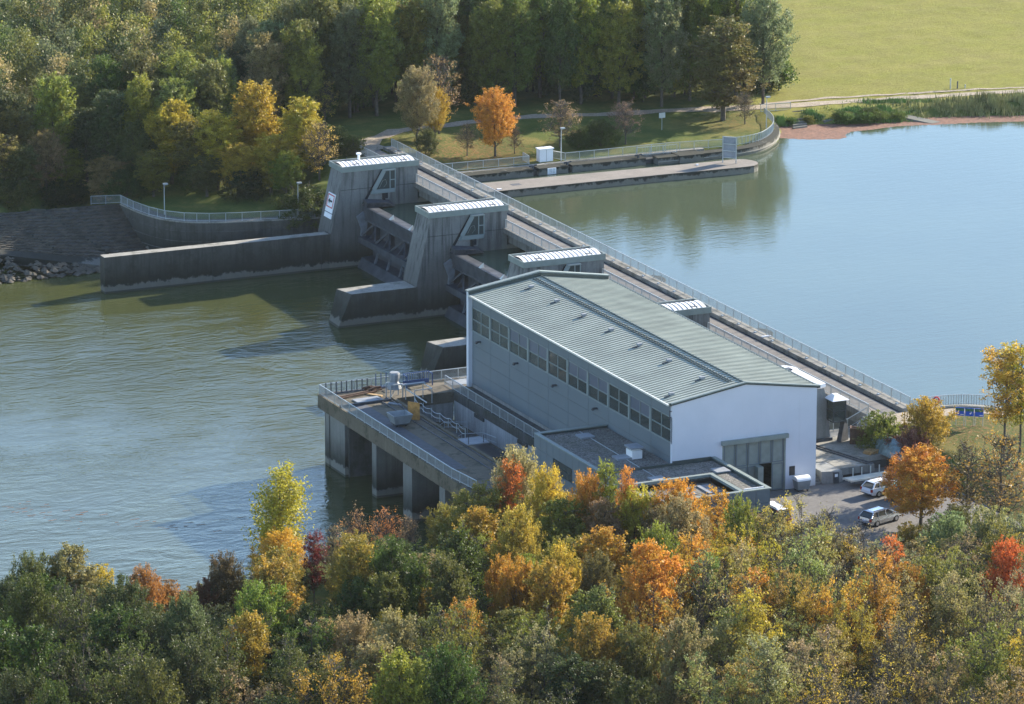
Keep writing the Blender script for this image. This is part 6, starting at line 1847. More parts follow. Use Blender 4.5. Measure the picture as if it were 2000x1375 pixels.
(-26.6,-42.9,-0.05,11.6,2.9,'twiggy','wi','yg','pale green twiggy tree, eleventh from left in eighth row of near wood',1),
(-21.5,-42.2,0.05,9.8,2.8,'copse','ye','ol','yellow multi stemmed tree, twelfth from left in eighth row of near wood',1),
(-16.5,-44.8,0.21,7.5,3.2,'twiggy','wi','yg','pale green twiggy tree, thirteenth from left in eighth row of near wood',1),
(-8.2,-50.4,0.46,10.7,1.8,'thin','yg','ol','yellow green slender tree, fourteenth from left in eighth row of near wood',1),
(-90.6,-17.2,-2.28,9.3,3.3,'broad','dg','gg','dark green bushy tree, first from left in ninth row of near wood',1),
(-88.3,-19.9,-2.25,10.3,2.5,'tall','dg','mg','dark green tall tree, second from left in ninth row of near wood',1),
(-82.3,-23.1,-2.22,8.1,2.6,'broad','mg','dg','mid green bushy tree, third from left in ninth row of near wood',1),
(-78.8,-24.1,-2.19,7.2,3.0,'broad','dg','ol','dark green bushy tree, fourth from left in ninth row of near wood',1),
(-74.2,-25.4,-2.09,7.0,2.7,'broad','dg','gg','dark green bushy tree, fifth from left in ninth row of near wood',1),
(-69.5,-27.6,-1.85,11.4,2.5,'tall','ol','go','olive tall tree, sixth from left in ninth row of near wood',1),
(-63.1,-31.3,-1.46,12.9,2.3,'tall','ol','go','olive tall tree, seventh from left in ninth row of near wood',1),
(-60.4,-33.3,-1.29,12.8,3.0,'broad','dg','mg','dark green bushy tree, eighth from left in ninth row of near wood',1),
(-54.5,-34.9,-1.07,13.1,2.5,'tall','dg','mg','dark green tall tree, ninth from left in ninth row of near wood',1),
(-50.3,-38.7,-0.79,10.9,2.7,'broad','og','yg','orange bushy tree, tenth from left in ninth row of near wood',1),
(-39.0,-41.8,-0.38,9.5,3.1,'copse','ye','ol','yellow multi stemmed tree, eleventh from left in ninth row of near wood',1),
(-34.8,-43.9,-0.22,11.7,2.6,'twiggy','ta','ol','tan twiggy tree, twelfth from left in ninth row of near wood',1),
(-32.2,-46.5,-0.10,13.9,3.0,'copse','yg','go','yellow green multi stemmed tree, thirteenth from left in ninth row of near wood',1),
(-25.7,-48.0,0.07,12.0,2.2,'thin','yg','ta','yellow green slender tree, fourteenth from left in ninth row of near wood',1),
(-22.3,-51.3,0.21,9.9,2.8,'copse','wi','yg','pale green multi stemmed tree, fifteenth from left in ninth row of near wood',1),
(-15.0,-51.7,0.38,10.9,2.9,'copse','yg','ol','yellow green multi stemmed tree, sixteenth from left in ninth row of near wood',1),
(-6.3,-56.6,0.50,12.4,3.1,'copse','wi','yg','pale green multi stemmed tree, seventeenth from left in ninth row of near wood',1),
(-90.8,-24.0,-2.13,11.6,2.7,'broad','dg','ol','dark green bushy tree, first from left in tenth row of near wood',1),
(-87.3,-25.7,-2.09,11.6,2.5,'copse','gg','dg','grey green multi stemmed tree, second from left in tenth row of near wood',1),
(-77.8,-30.2,-1.88,7.4,3.2,'copse','mg','dg','mid green multi stemmed tree, third from left in tenth row of near wood',1),
(-69.1,-36.4,-1.34,8.9,3.0,'broad','dg','mg','dark green bushy tree, fourth from left in tenth row of near wood',1),
(-62.6,-37.9,-1.11,11.1,2.2,'tall','ol','dg','olive tall tree, fifth from left in tenth row of near wood',1),
(-58.0,-40.5,-0.86,12.9,2.2,'tall','ol','dg','olive tall tree, sixth from left in tenth row of near wood',1),
(-55.2,-40.2,-0.83,9.6,2.9,'copse','yg','mg','yellow green multi stemmed tree, seventh from left in tenth row of near wood',1),
(-49.8,-43.7,-0.55,11.8,2.2,'tall','go','ol','golden tall tree, eighth from left in tenth row of near wood',1),
(-45.5,-44.4,-0.44,8.5,2.6,'copse','yg','mg','yellow green multi stemmed tree, ninth from left in tenth row of near wood',1),
(-40.7,-47.7,-0.23,11.8,3.0,'broad','go','ol','golden bushy tree, tenth from left in tenth row of near wood',1),
(-34.8,-49.6,-0.07,13.7,3.2,'copse','ta','yg','tan multi stemmed tree, eleventh from left in tenth row of near wood',1),
(-29.3,-52.4,0.09,14.2,3.1,'copse','wi','yg','pale green multi stemmed tree, twelfth from left in tenth row of near wood',1),
(-27.3,-55.0,0.18,11.6,2.5,'twiggy','wi','yg','pale green twiggy tree, thirteenth from left in tenth row of near wood',1),
(-22.4,-56.9,0.31,10.5,2.6,'copse','yg','ta','yellow green multi stemmed tree, fourteenth from left in tenth row of near wood',1),
(-17.6,-60.1,0.42,11.2,3.2,'copse','ta','ol','tan multi stemmed tree, fifteenth from left in tenth row of near wood',1),
(-12.7,-61.6,0.48,11.3,2.6,'copse','ta','ol','tan multi stemmed tree, sixteenth from left in tenth row of near wood',1),
(-92.1,-31.2,-1.88,8.5,3.2,'broad','dg','mg','dark green bushy tree, first from left in eleventh row of near wood',1),
(-89.0,-31.9,-1.84,13.2,3.0,'copse','dg','ol','dark green multi stemmed tree, second from left in eleventh row of near wood',1),
(-82.7,-34.8,-1.66,9.5,2.8,'broad','gg','dg','grey green bushy tree, third from left in eleventh row of near wood',1),
(-78.9,-36.4,-1.53,9.6,3.1,'broad','gg','dg','grey green bushy tree, fourth from left in eleventh row of near wood',1),
(-74.6,-38.5,-1.33,9.4,3.3,'copse','ol','dg','olive multi stemmed tree, fifth from left in eleventh row of near wood',1),
(-70.5,-42.8,-0.95,9.3,2.5,'tall','ta','ol','tan tall tree, sixth from left in eleventh row of near wood',1),
(-65.0,-43.4,-0.80,9.0,2.7,'broad','go','ol','golden bushy tree, seventh from left in eleventh row of near wood',1),
(-59.5,-46.9,-0.46,10.1,2.5,'broad','og','yg','orange bushy tree, eighth from left in eleventh row of near wood',1),
(-54.9,-48.3,-0.32,9.2,2.9,'tall','gg','yg','grey green tall tree, ninth from left in eleventh row of near wood',1),
(-50.4,-51.1,-0.12,9.4,2.7,'tall','go','yg','golden tall tree, tenth from left in eleventh row of near wood',1),
(-46.4,-51.7,-0.09,12.3,2.9,'copse','go','ol','golden multi stemmed tree, eleventh from left in eleventh row of near wood',1),
(-40.5,-55.0,0.07,14.5,3.0,'twiggy','yg','ta','yellow green twiggy tree, twelfth from left in eleventh row of near wood',1),
(-36.4,-55.4,0.09,11.9,2.1,'thin','og','yg','orange slender tree, thirteenth from left in eleventh row of near wood',1),
(-26.5,-60.3,0.29,13.3,1.8,'thin','og','yg','orange slender tree, fourteenth from left in eleventh row of near wood',1),
(-20.2,-62.9,0.40,11.1,1.7,'thin','ta','yg','tan slender tree, fifteenth from left in eleventh row of near wood',1),
(-16.9,-66.6,0.45,11.7,2.7,'copse','ta','ol','tan multi stemmed tree, sixteenth from left in eleventh row of near wood',1),
(-97.9,-36.2,-1.73,11.8,2.8,'tall','dg','mg','dark green tall tree, first from left in twelfth row of near wood',1),
(-92.7,-38.2,-1.58,9.2,3.5,'broad','mg','dg','mid green bushy tree, second from left in twelfth row of near wood',1),
(-88.4,-39.6,-1.45,12.7,2.7,'tall','dg','mg','dark green tall tree, third from left in twelfth row of near wood',1),
(-82.1,-40.6,-1.31,10.6,2.3,'tall','gg','dg','grey green tall tree, fourth from left in twelfth row of near wood',1),
(-77.9,-42.7,-1.10,11.3,2.3,'tall','go','ol','golden tall tree, fifth from left in twelfth row of near wood',1),
(-72.9,-44.9,-0.84,11.4,2.7,'copse','dg','mg','dark green multi stemmed tree, sixth from left in twelfth row of near wood',1),
(-69.4,-46.9,-0.61,10.3,2.7,'broad','ta','ol','tan bushy tree, seventh from left in twelfth row of near wood',1),
(-63.5,-52.2,-0.05,12.8,3.2,'copse','ol','dg','olive multi stemmed tree, eighth from left in twelfth row of near wood',1),
(-58.3,-51.7,-0.06,8.9,2.8,'copse','ol','gg','olive multi stemmed tree, ninth from left in twelfth row of near wood',1),
(-55.9,-55.5,0.25,11.1,3.1,'copse','yg','mg','yellow green multi stemmed tree, tenth from left in twelfth row of near wood',1),
(-51.5,-56.9,0.31,12.4,2.5,'tall','gg','yg','grey green tall tree, eleventh from left in twelfth row of near wood',1),
(-47.1,-59.8,0.41,13.3,2.8,'copse','ol','go','olive multi stemmed tree, twelfth from left in twelfth row of near wood',1),
(-39.0,-60.7,0.30,13.3,2.7,'twiggy','yg','ta','yellow green twiggy tree, thirteenth from left in twelfth row of near wood',1),
(-34.9,-63.3,0.33,10.3,3.0,'copse','wi','yg','pale green multi stemmed tree, fourteenth from left in twelfth row of near wood',1),
(-31.7,-64.7,0.34,11.6,2.5,'copse','ye','ol','yellow multi stemmed tree, fifteenth from left in twelfth row of near wood',1),
(-26.5,-67.2,0.38,11.7,2.9,'twiggy','go','ol','golden twiggy tree, sixteenth from left in twelfth row of near wood',1),
(-20.9,-71.1,0.44,12.5,2.7,'twiggy','yg','ol','yellow green twiggy tree, seventeenth from left in twelfth row of near wood',1),
(-17.7,-72.7,0.46,14.4,2.5,'twiggy','wi','yg','pale green twiggy tree, eighteenth from left in twelfth row of near wood',1),
(-96.5,-41.2,-1.47,12.3,2.7,'tall','dg','mg','dark green tall tree, first from left in thirteenth row of near wood',1),
(-93.3,-45.6,-1.19,12.5,3.0,'copse','gg','dg','grey green multi stemmed tree, second from left in thirteenth row of near wood',1),
(-88.4,-47.0,-1.00,11.5,2.6,'copse','dg','ol','dark green multi stemmed tree, third from left in thirteenth row of near wood',1),
(-83.3,-47.5,-0.86,12.4,3.2,'copse','ol','dg','olive multi stemmed tree, fourth from left in thirteenth row of near wood',1),
(-76.9,-49.8,-0.52,9.1,2.7,'broad','dg','mg','dark green bushy tree, fifth from left in thirteenth row of near wood',1),
(-72.5,-52.9,-0.14,10.2,2.6,'copse','ol','dg','olive multi stemmed tree, sixth from left in thirteenth row of near wood',1),
(-68.7,-53.5,-0.00,12.3,2.4,'tall','ta','ol','tan tall tree, seventh from left in thirteenth row of near wood',1),
(-64.9,-56.2,0.29,12.2,2.5,'copse','yg','ol','yellow green multi stemmed tree, eighth from left in thirteenth row of near wood',1),
(-59.3,-60.5,0.64,11.9,2.8,'copse','ta','ol','tan multi stemmed tree, ninth from left in thirteenth row of near wood',1),
(-54.2,-61.6,0.67,11.4,2.8,'broad','ol','go','olive bushy tree, tenth from left in thirteenth row of near wood',1),
(-51.0,-63.1,0.69,10.8,2.7,'broad','ol','gg','olive bushy tree, eleventh from left in thirteenth row of near wood',1),
(-44.7,-67.1,0.70,12.3,2.2,'thin','yg','ta','yellow green slender tree, twelfth from left in thirteenth row of near wood',1),
(-42.0,-66.9,0.62,13.9,1.9,'thin','yg','go','yellow green slender tree, thirteenth from left in thirteenth row of near wood',1),
(-36.2,-68.5,0.51,11.2,3.0,'copse','ta','yg','tan multi stemmed tree, fourteenth from left in thirteenth row of near wood',1),
(-30.5,-71.7,0.47,11.9,2.5,'twiggy','ta','ol','tan twiggy tree, fifteenth from left in thirteenth row of near wood',1),
(-27.4,-75.4,0.48,9.9,1.8,'thin','yg','ol','yellow green slender tree, sixteenth from left in thirteenth row of near wood',1),
(-21.2,-77.8,0.47,11.9,3.0,'copse','yg','go','yellow green multi stemmed tree, seventeenth from left in thirteenth row of near wood',1),
(-101.3,-46.5,-1.28,9.6,2.1,'tall','mg','dg','mid green tall tree, first from left in fourteenth row of near wood',1),
(-99.0,-48.7,-1.12,9.8,2.6,'broad','mg','dg','mid green bushy tree, second from left in fourteenth row of near wood',1),
(-92.0,-49.9,-0.90,12.9,3.3,'copse','ol','dg','olive multi stemmed tree, third from left in fourteenth row of near wood',1),
(-87.2,-54.1,-0.48,13.1,3.5,'broad','dg','gg','dark green bushy tree, fourth from left in fourteenth row of near wood',1),
(-82.7,-55.8,-0.21,10.4,3.2,'copse','ol','ta','olive multi stemmed tree, fifth from left in fourteenth row of near wood',1),
(-78.2,-56.9,0.03,12.8,2.9,'copse','ol','dg','olive multi stemmed tree, sixth from left in fourteenth row of near wood',1),
(-73.1,-59.9,0.42,11.7,2.6,'tall','ol','ta','olive tall tree, seventh from left in fourteenth row of near wood',1),
(-68.0,-61.6,0.65,10.4,3.0,'copse','mg','dg','mid green multi stemmed tree, eighth from left in fourteenth row of near wood',1),
(-64.6,-63.6,0.79,9.7,2.8,'copse','ta','ol','tan multi stemmed tree, ninth from left in fourteenth row of near wood',1),
(-58.1,-65.6,0.88,9.5,2.6,'tall','dg','gg','dark green tall tree, tenth from left in fourteenth row of near wood',1),
(-55.7,-66.9,0.90,8.9,2.2,'tall','dg','ol','dark green tall tree, eleventh from left in fourteenth row of near wood',1),
(-50.0,-70.5,0.91,13.1,2.2,'tall','ta','ol','tan tall tree, twelfth from left in fourteenth row of near wood',1),
(-45.6,-73.7,0.88,11.6,2.8,'copse','yg','ta','yellow green multi stemmed tree, thirteenth from left in fourteenth row of near wood',1),
(-41.1,-74.7,0.79,11.1,3.2,'copse','ta','ol','tan multi stemmed tree, fourteenth from left in fourteenth row of near wood',1),
(-34.4,-76.0,0.62,9.9,3.1,'twiggy','ye','ol','yellow twiggy tree, fifteenth from left in fourteenth row of near wood',1),
(-30.9,-79.9,0.58,11.5,2.9,'copse','ta','yg','tan multi stemmed tree, sixteenth from left in fourteenth row of near wood',1),
(-26.5,-79.3,0.51,12.2,2.0,'thin','ol','yg','olive slender tree, seventeenth from left in fourteenth row of near wood',1),
(-22.7,-82.5,0.50,9.8,2.8,'copse','og','yg','orange multi stemmed tree, eighteenth from left in fourteenth row of near wood',1),
(-101.7,-52.5,-0.97,12.0,3.0,'broad','dg','gg','dark green bushy tree, first from left in fifteenth row of near wood',1),
(-99.7,-55.6,-0.76,11.4,2.5,'broad','dg','mg','dark green bushy tree, second from left in fifteenth row of near wood',1),
(-92.2,-57.9,-0.40,12.6,3.4,'broad','dg','ol','dark green bushy tree, third from left in fifteenth row of near wood',1),
(-88.6,-60.2,-0.13,8.9,3.3,'broad','dg','gg','dark green bushy tree, fourth from left in fifteenth row of near wood',1),
(-83.3,-63.1,0.26,9.4,2.9,'tall','ol','dg','olive tall tree, fifth from left in fifteenth row of near wood',1),
(-78.2,-62.4,0.42,12.7,3.3,'copse','go','ol','golden multi stemmed tree, sixth from left in fifteenth row of near wood',1),
(-74.1,-67.1,0.76,12.7,2.5,'tall','yg','ol','yellow green tall tree, seventh from left in fifteenth row of near wood',1),
(-69.9,-67.4,0.86,12.5,3.1,'broad','mg','dg','mid green bushy tree, eighth from left in fifteenth row of near wood',1),
(-65.3,-69.1,0.94,11.0,2.6,'copse','gg','ol','grey green multi stemmed tree, ninth from left in fifteenth row of near wood',1),
(-61.3,-72.2,0.99,9.3,3.1,'copse','dg','ol','dark green multi stemmed tree, tenth from left in fifteenth row of near wood',1),
(-56.6,-73.6,0.99,9.8,2.2,'tall','dg','ol','dark green tall tree, eleventh from left in fifteenth row of near wood',1),
(-49.7,-75.7,0.97,11.6,3.0,'copse','wi','yg','pale green multi stemmed tree, twelfth from left in fifteenth row of near wood',1),
(-46.2,-77.9,0.93,13.2,2.1,'thin','wi','yg','pale green slender tree, thirteenth from left in fifteenth row of near wood',1),
(-41.9,-79.8,0.86,12.2,3.1,'twiggy','yg','go','yellow green twiggy tree, fourteenth from left in fifteenth row of near wood',1),
(-37.4,-81.7,0.76,9.9,2.7,'twiggy','ta','ol','tan twiggy tree, fifteenth from left in fifteenth row of near wood',1),
(-31.1,-85.1,0.63,9.6,3.0,'twiggy','yg','ol','yellow green twiggy tree, sixteenth from left in fifteenth row of near wood',1),
(-27.4,-85.9,0.57,11.6,3.0,'copse','ta','ol','tan multi stemmed tree, seventeenth from left in fifteenth row of near wood',1),
(-33.5,164.3,-2.20,10.5,3.1,'tall','gg','mg','grey green tall tree, first from left in first row of far wood',2),
(-14.9,165.2,-2.35,12.5,3.0,'tall','gg','dg','grey green tall tree, second from left in first row of far wood',2),
(-10.7,165.4,-1.97,13.7,2.5,'tall','yg','gg','yellow green tall tree, third from left in first row of far wood',2),
(-6.3,163.4,-1.41,12.9,3.1,'tall','gg','yg','grey green tall tree, fourth from left in first row of far wood',2),
(-0.9,165.6,-0.39,13.4,3.0,'tall','ol','gg','olive tall tree, fifth from left in first row of far wood',2),
(1.9,168.5,0.20,12.4,2.5,'tall','gg','yg','grey green tall tree, sixth from left in first row of far wood',2),
(9.1,171.1,1.22,13.3,3.2,'tall','ol','ta','olive tall tree, seventh from left in first row of far wood',2),
(13.6,169.5,1.71,14.6,3.2,'tall','gg','yg','grey green tall tree, eighth from left in first row of far wood',2),
(21.7,172.3,1.79,15.4,3.3,'tall','sg','gg','silver green tall tree, ninth from left in first row of far wood',2),
(25.0,171.0,1.86,17.3,3.4,'tall','yg','gg','yellow green tall tree, tenth from left in first row of far wood',2),
(30.5,171.3,1.87,15.5,3.1,'tall','ol','mg','olive tall tree, eleventh from left in first row of far wood',2),
(33.7,170.6,1.93,17.6,3.3,'tall','gg','wi','grey green tall tree, twelfth from left in first row of far wood',2),
(40.6,168.9,1.99,15.3,3.0,'tall','ol','mg','olive tall tree, thirteenth from left in first row of far wood',2),
(44.2,168.7,1.97,15.9,3.1,'tall','ol','mg','olive tall tree, fourteenth from left in first row of far wood',2),
(50.5,167.8,1.75,16.7,2.6,'tall','mg','gg','mid green tall tree, fifteenth from left in first row of far wood',2),
(53.9,168.4,1.55,16.0,3.0,'tall','mg','yg','mid green tall tree, sixteenth from left in first row of far wood',2),
(58.6,166.4,1.29,14.9,3.2,'tall','ol','yg','olive tall tree, seventeenth from left in first row of far wood',2),
(63.9,164.0,1.15,15.9,3.0,'tall','wi','mg','pale green tall tree, eighteenth from left in first row of far wood',2),
(69.1,165.9,1.14,18.7,2.9,'tall','ol','mg','olive tall tree, nineteenth from left in first row of far wood',2),
(72.1,166.0,1.14,15.0,3.0,'tall','mg','yg','mid green tall tree, twentieth from left in first row of far wood',2),
(75.9,165.5,1.14,16.6,3.3,'tall','ol','mg','olive tall tree, first from right in first row of far wood',2),
(-32.0,168.5,-2.15,12.9,2.8,'tall','gg','dg','grey green tall tree, first from left in second row of far wood',2),
(-25.7,169.5,-2.27,10.4,3.0,'tall','ol','gg','olive tall tree, second from left in second row of far wood',2),
(-20.7,169.5,-2.30,14.4,3.2,'tall','yg','gg','yellow green tall tree, third from left in second row of far wood',2),
(-13.4,168.2,-2.09,10.1,2.6,'tall','mg','dg','mid green tall tree, fourth from left in second row of far wood',2),
(-6.7,168.8,-1.21,11.4,2.5,'broad','ol','gg','olive round crowned tree, fifth from left in second row of far wood',2),
(-2.8,169.4,-0.57,14.0,3.0,'tall','gg','yg','grey green tall tree, sixth from left in second row of far wood',2),
(1.2,173.3,0.16,10.2,3.1,'tall','gg','mg','grey green tall tree, seventh from left in second row of far wood',2),
(4.0,174.0,0.54,11.3,2.7,'broad','sg','gg','silver green round crowned tree, eighth from left in second row of far wood',2),
(10.8,174.5,1.22,14.3,3.0,'tall','sg','gg','silver green tall tree, ninth from left in second row of far wood',2),
(14.8,176.7,1.38,16.0,3.2,'tall','gg','ol','grey green tall tree, tenth from left in second row of far wood',2),
(18.2,175.3,1.57,18.5,3.0,'tall','ol','gg','olive tall tree, eleventh from left in second row of far wood',2),
(24.0,175.1,1.69,15.3,2.7,'tall','gg','ol','grey green tall tree, twelfth from left in second row of far wood',2),
(27.2,177.2,1.66,15.9,2.5,'tall','mg','yg','mid green tall tree, thirteenth from left in second row of far wood',2),
(34.6,176.1,1.83,14.8,3.0,'tall','yg','gg','yellow green tall tree, fourteenth from left in second row of far wood',2),
(37.1,174.7,1.90,14.8,2.9,'tall','ol','mg','olive tall tree, fifteenth from left in second row of far wood',2),
(43.5,174.5,1.89,17.0,3.2,'tall','mg','gg','mid green tall tree, sixteenth from left in second row of far wood',2),
(46.2,173.4,1.86,15.2,3.0,'tall','ol','mg','olive tall tree, seventeenth from left in second row of far wood',2),
(50.4,174.0,1.71,17.3,3.4,'tall','mg','yg','mid green tall tree, eighteenth from left in second row of far wood',2),
(56.0,172.9,1.46,16.1,2.8,'tall','yg','gg','yellow green tall tree, nineteenth from left in second row of far wood',2),
(59.9,171.1,1.30,15.4,2.7,'tall','ol','mg','olive tall tree, twentieth from left in second row of far wood',2),
(64.4,170.0,1.19,18.3,3.0,'tall','ol','yg','olive tall tree, fourth from right in second row of far wood',2),
(71.3,170.5,1.14,18.3,2.8,'tall','gg','wi','grey green tall tree, third from right in second row of far wood',2),
(74.4,168.5,1.14,15.3,2.7,'tall','ol','mg','olive tall tree, second from right in second row of far wood',2),
(79.5,169.9,1.13,14.7,3.3,'tall','gg','wi','grey green tall tree, first from right in second row of far wood',2),
(-30.5,175.7,-1.86,13.0,2.6,'broad','gg','dg','grey green round crowned tree, first from left in third row of far wood',2),
(-26.0,173.0,-2.08,11.6,3.1,'tall','gg','dg','grey green tall tree, second from left in third row of far wood',2),
(-20.7,172.6,-2.10,10.2,2.5,'tall','ol','ta','olive tall tree, third from left in third row of far wood',2),
(-16.7,175.6,-1.72,12.1,3.3,'tall','ol','gg','olive tall tree, fourth from left in third row of far wood',2),
(-11.4,174.9,-1.38,14.0,2.9,'tall','mg','dg','mid green tall tree, fifth from left in third row of far wood',2),
(-7.3,175.3,-0.90,14.2,2.8,'tall','gg','ol','grey green tall tree, sixth from left in third row of far wood',2),
(-1.3,176.9,-0.08,12.5,2.8,'tall','gg','yg','grey green tall tree, seventh from left in third row of far wood',2),
(4.2,178.4,0.57,11.0,3.3,'tall','gg','yg','grey green tall tree, eighth from left in third row of far wood',2),
(7.0,180.2,0.83,10.2,3.2,'tall','gg','dg','grey green tall tree, ninth from left in third row of far wood',2),
(10.9,180.8,1.09,13.7,2.9,'broad','sg','gg','silver green round crowned tree, tenth from left in third row of far wood',2),
(17.3,182.5,1.34,14.8,2.8,'tall','dg','gg','dark green tall tree, eleventh from left in third row of far wood',2),
(22.8,181.0,1.48,14.9,2.9,'tall','dg','gg','dark green tall tree, twelfth from left in third row of far wood',2),
(26.7,181.8,1.52,18.3,2.7,'tall','mg','yg','mid green tall tree, thirteenth from left in third row of far wood',2),
(31.4,179.3,1.67,17.2,2.9,'tall','wi','mg','pale green tall tree, fourteenth from left in third row of far wood',2),
(36.8,181.2,1.68,18.1,2.6,'tall','gg','wi','grey green tall tree, fifteenth from left in third row of far wood',2),
(40.4,178.6,1.79,15.7,3.1,'tall','ol','mg','olive tall tree, sixteenth from left in third row of far wood',2),
(43.2,178.3,1.78,17.1,3.2,'tall','gg','wi','grey green tall tree, seventeenth from left in third row of far wood',2),
(50.7,178.8,1.60,18.0,2.8,'tall','gg','wi','grey green tall tree, eighteenth from left in third row of far wood',2),
(53.1,177.8,1.54,18.9,3.3,'tall','gg','wi','grey green tall tree, nineteenth from left in third row of far wood',2),
(57.2,176.0,1.41,17.8,3.3,'tall','gg','wi','grey green tall tree, twentieth from left in third row of far wood',2),
(61.2,174.6,1.29,18.4,3.0,'tall','gg','wi','grey green tall tree, third from right in third row of far wood',2),
(68.6,173.4,1.17,14.6,2.8,'tall','mg','gg','mid green tall tree, second from right in third row of far wood',2),
(72.9,175.0,1.15,16.7,3.2,'tall','mg','gg','mid green tall tree, first from right in third row of far wood',2),
]
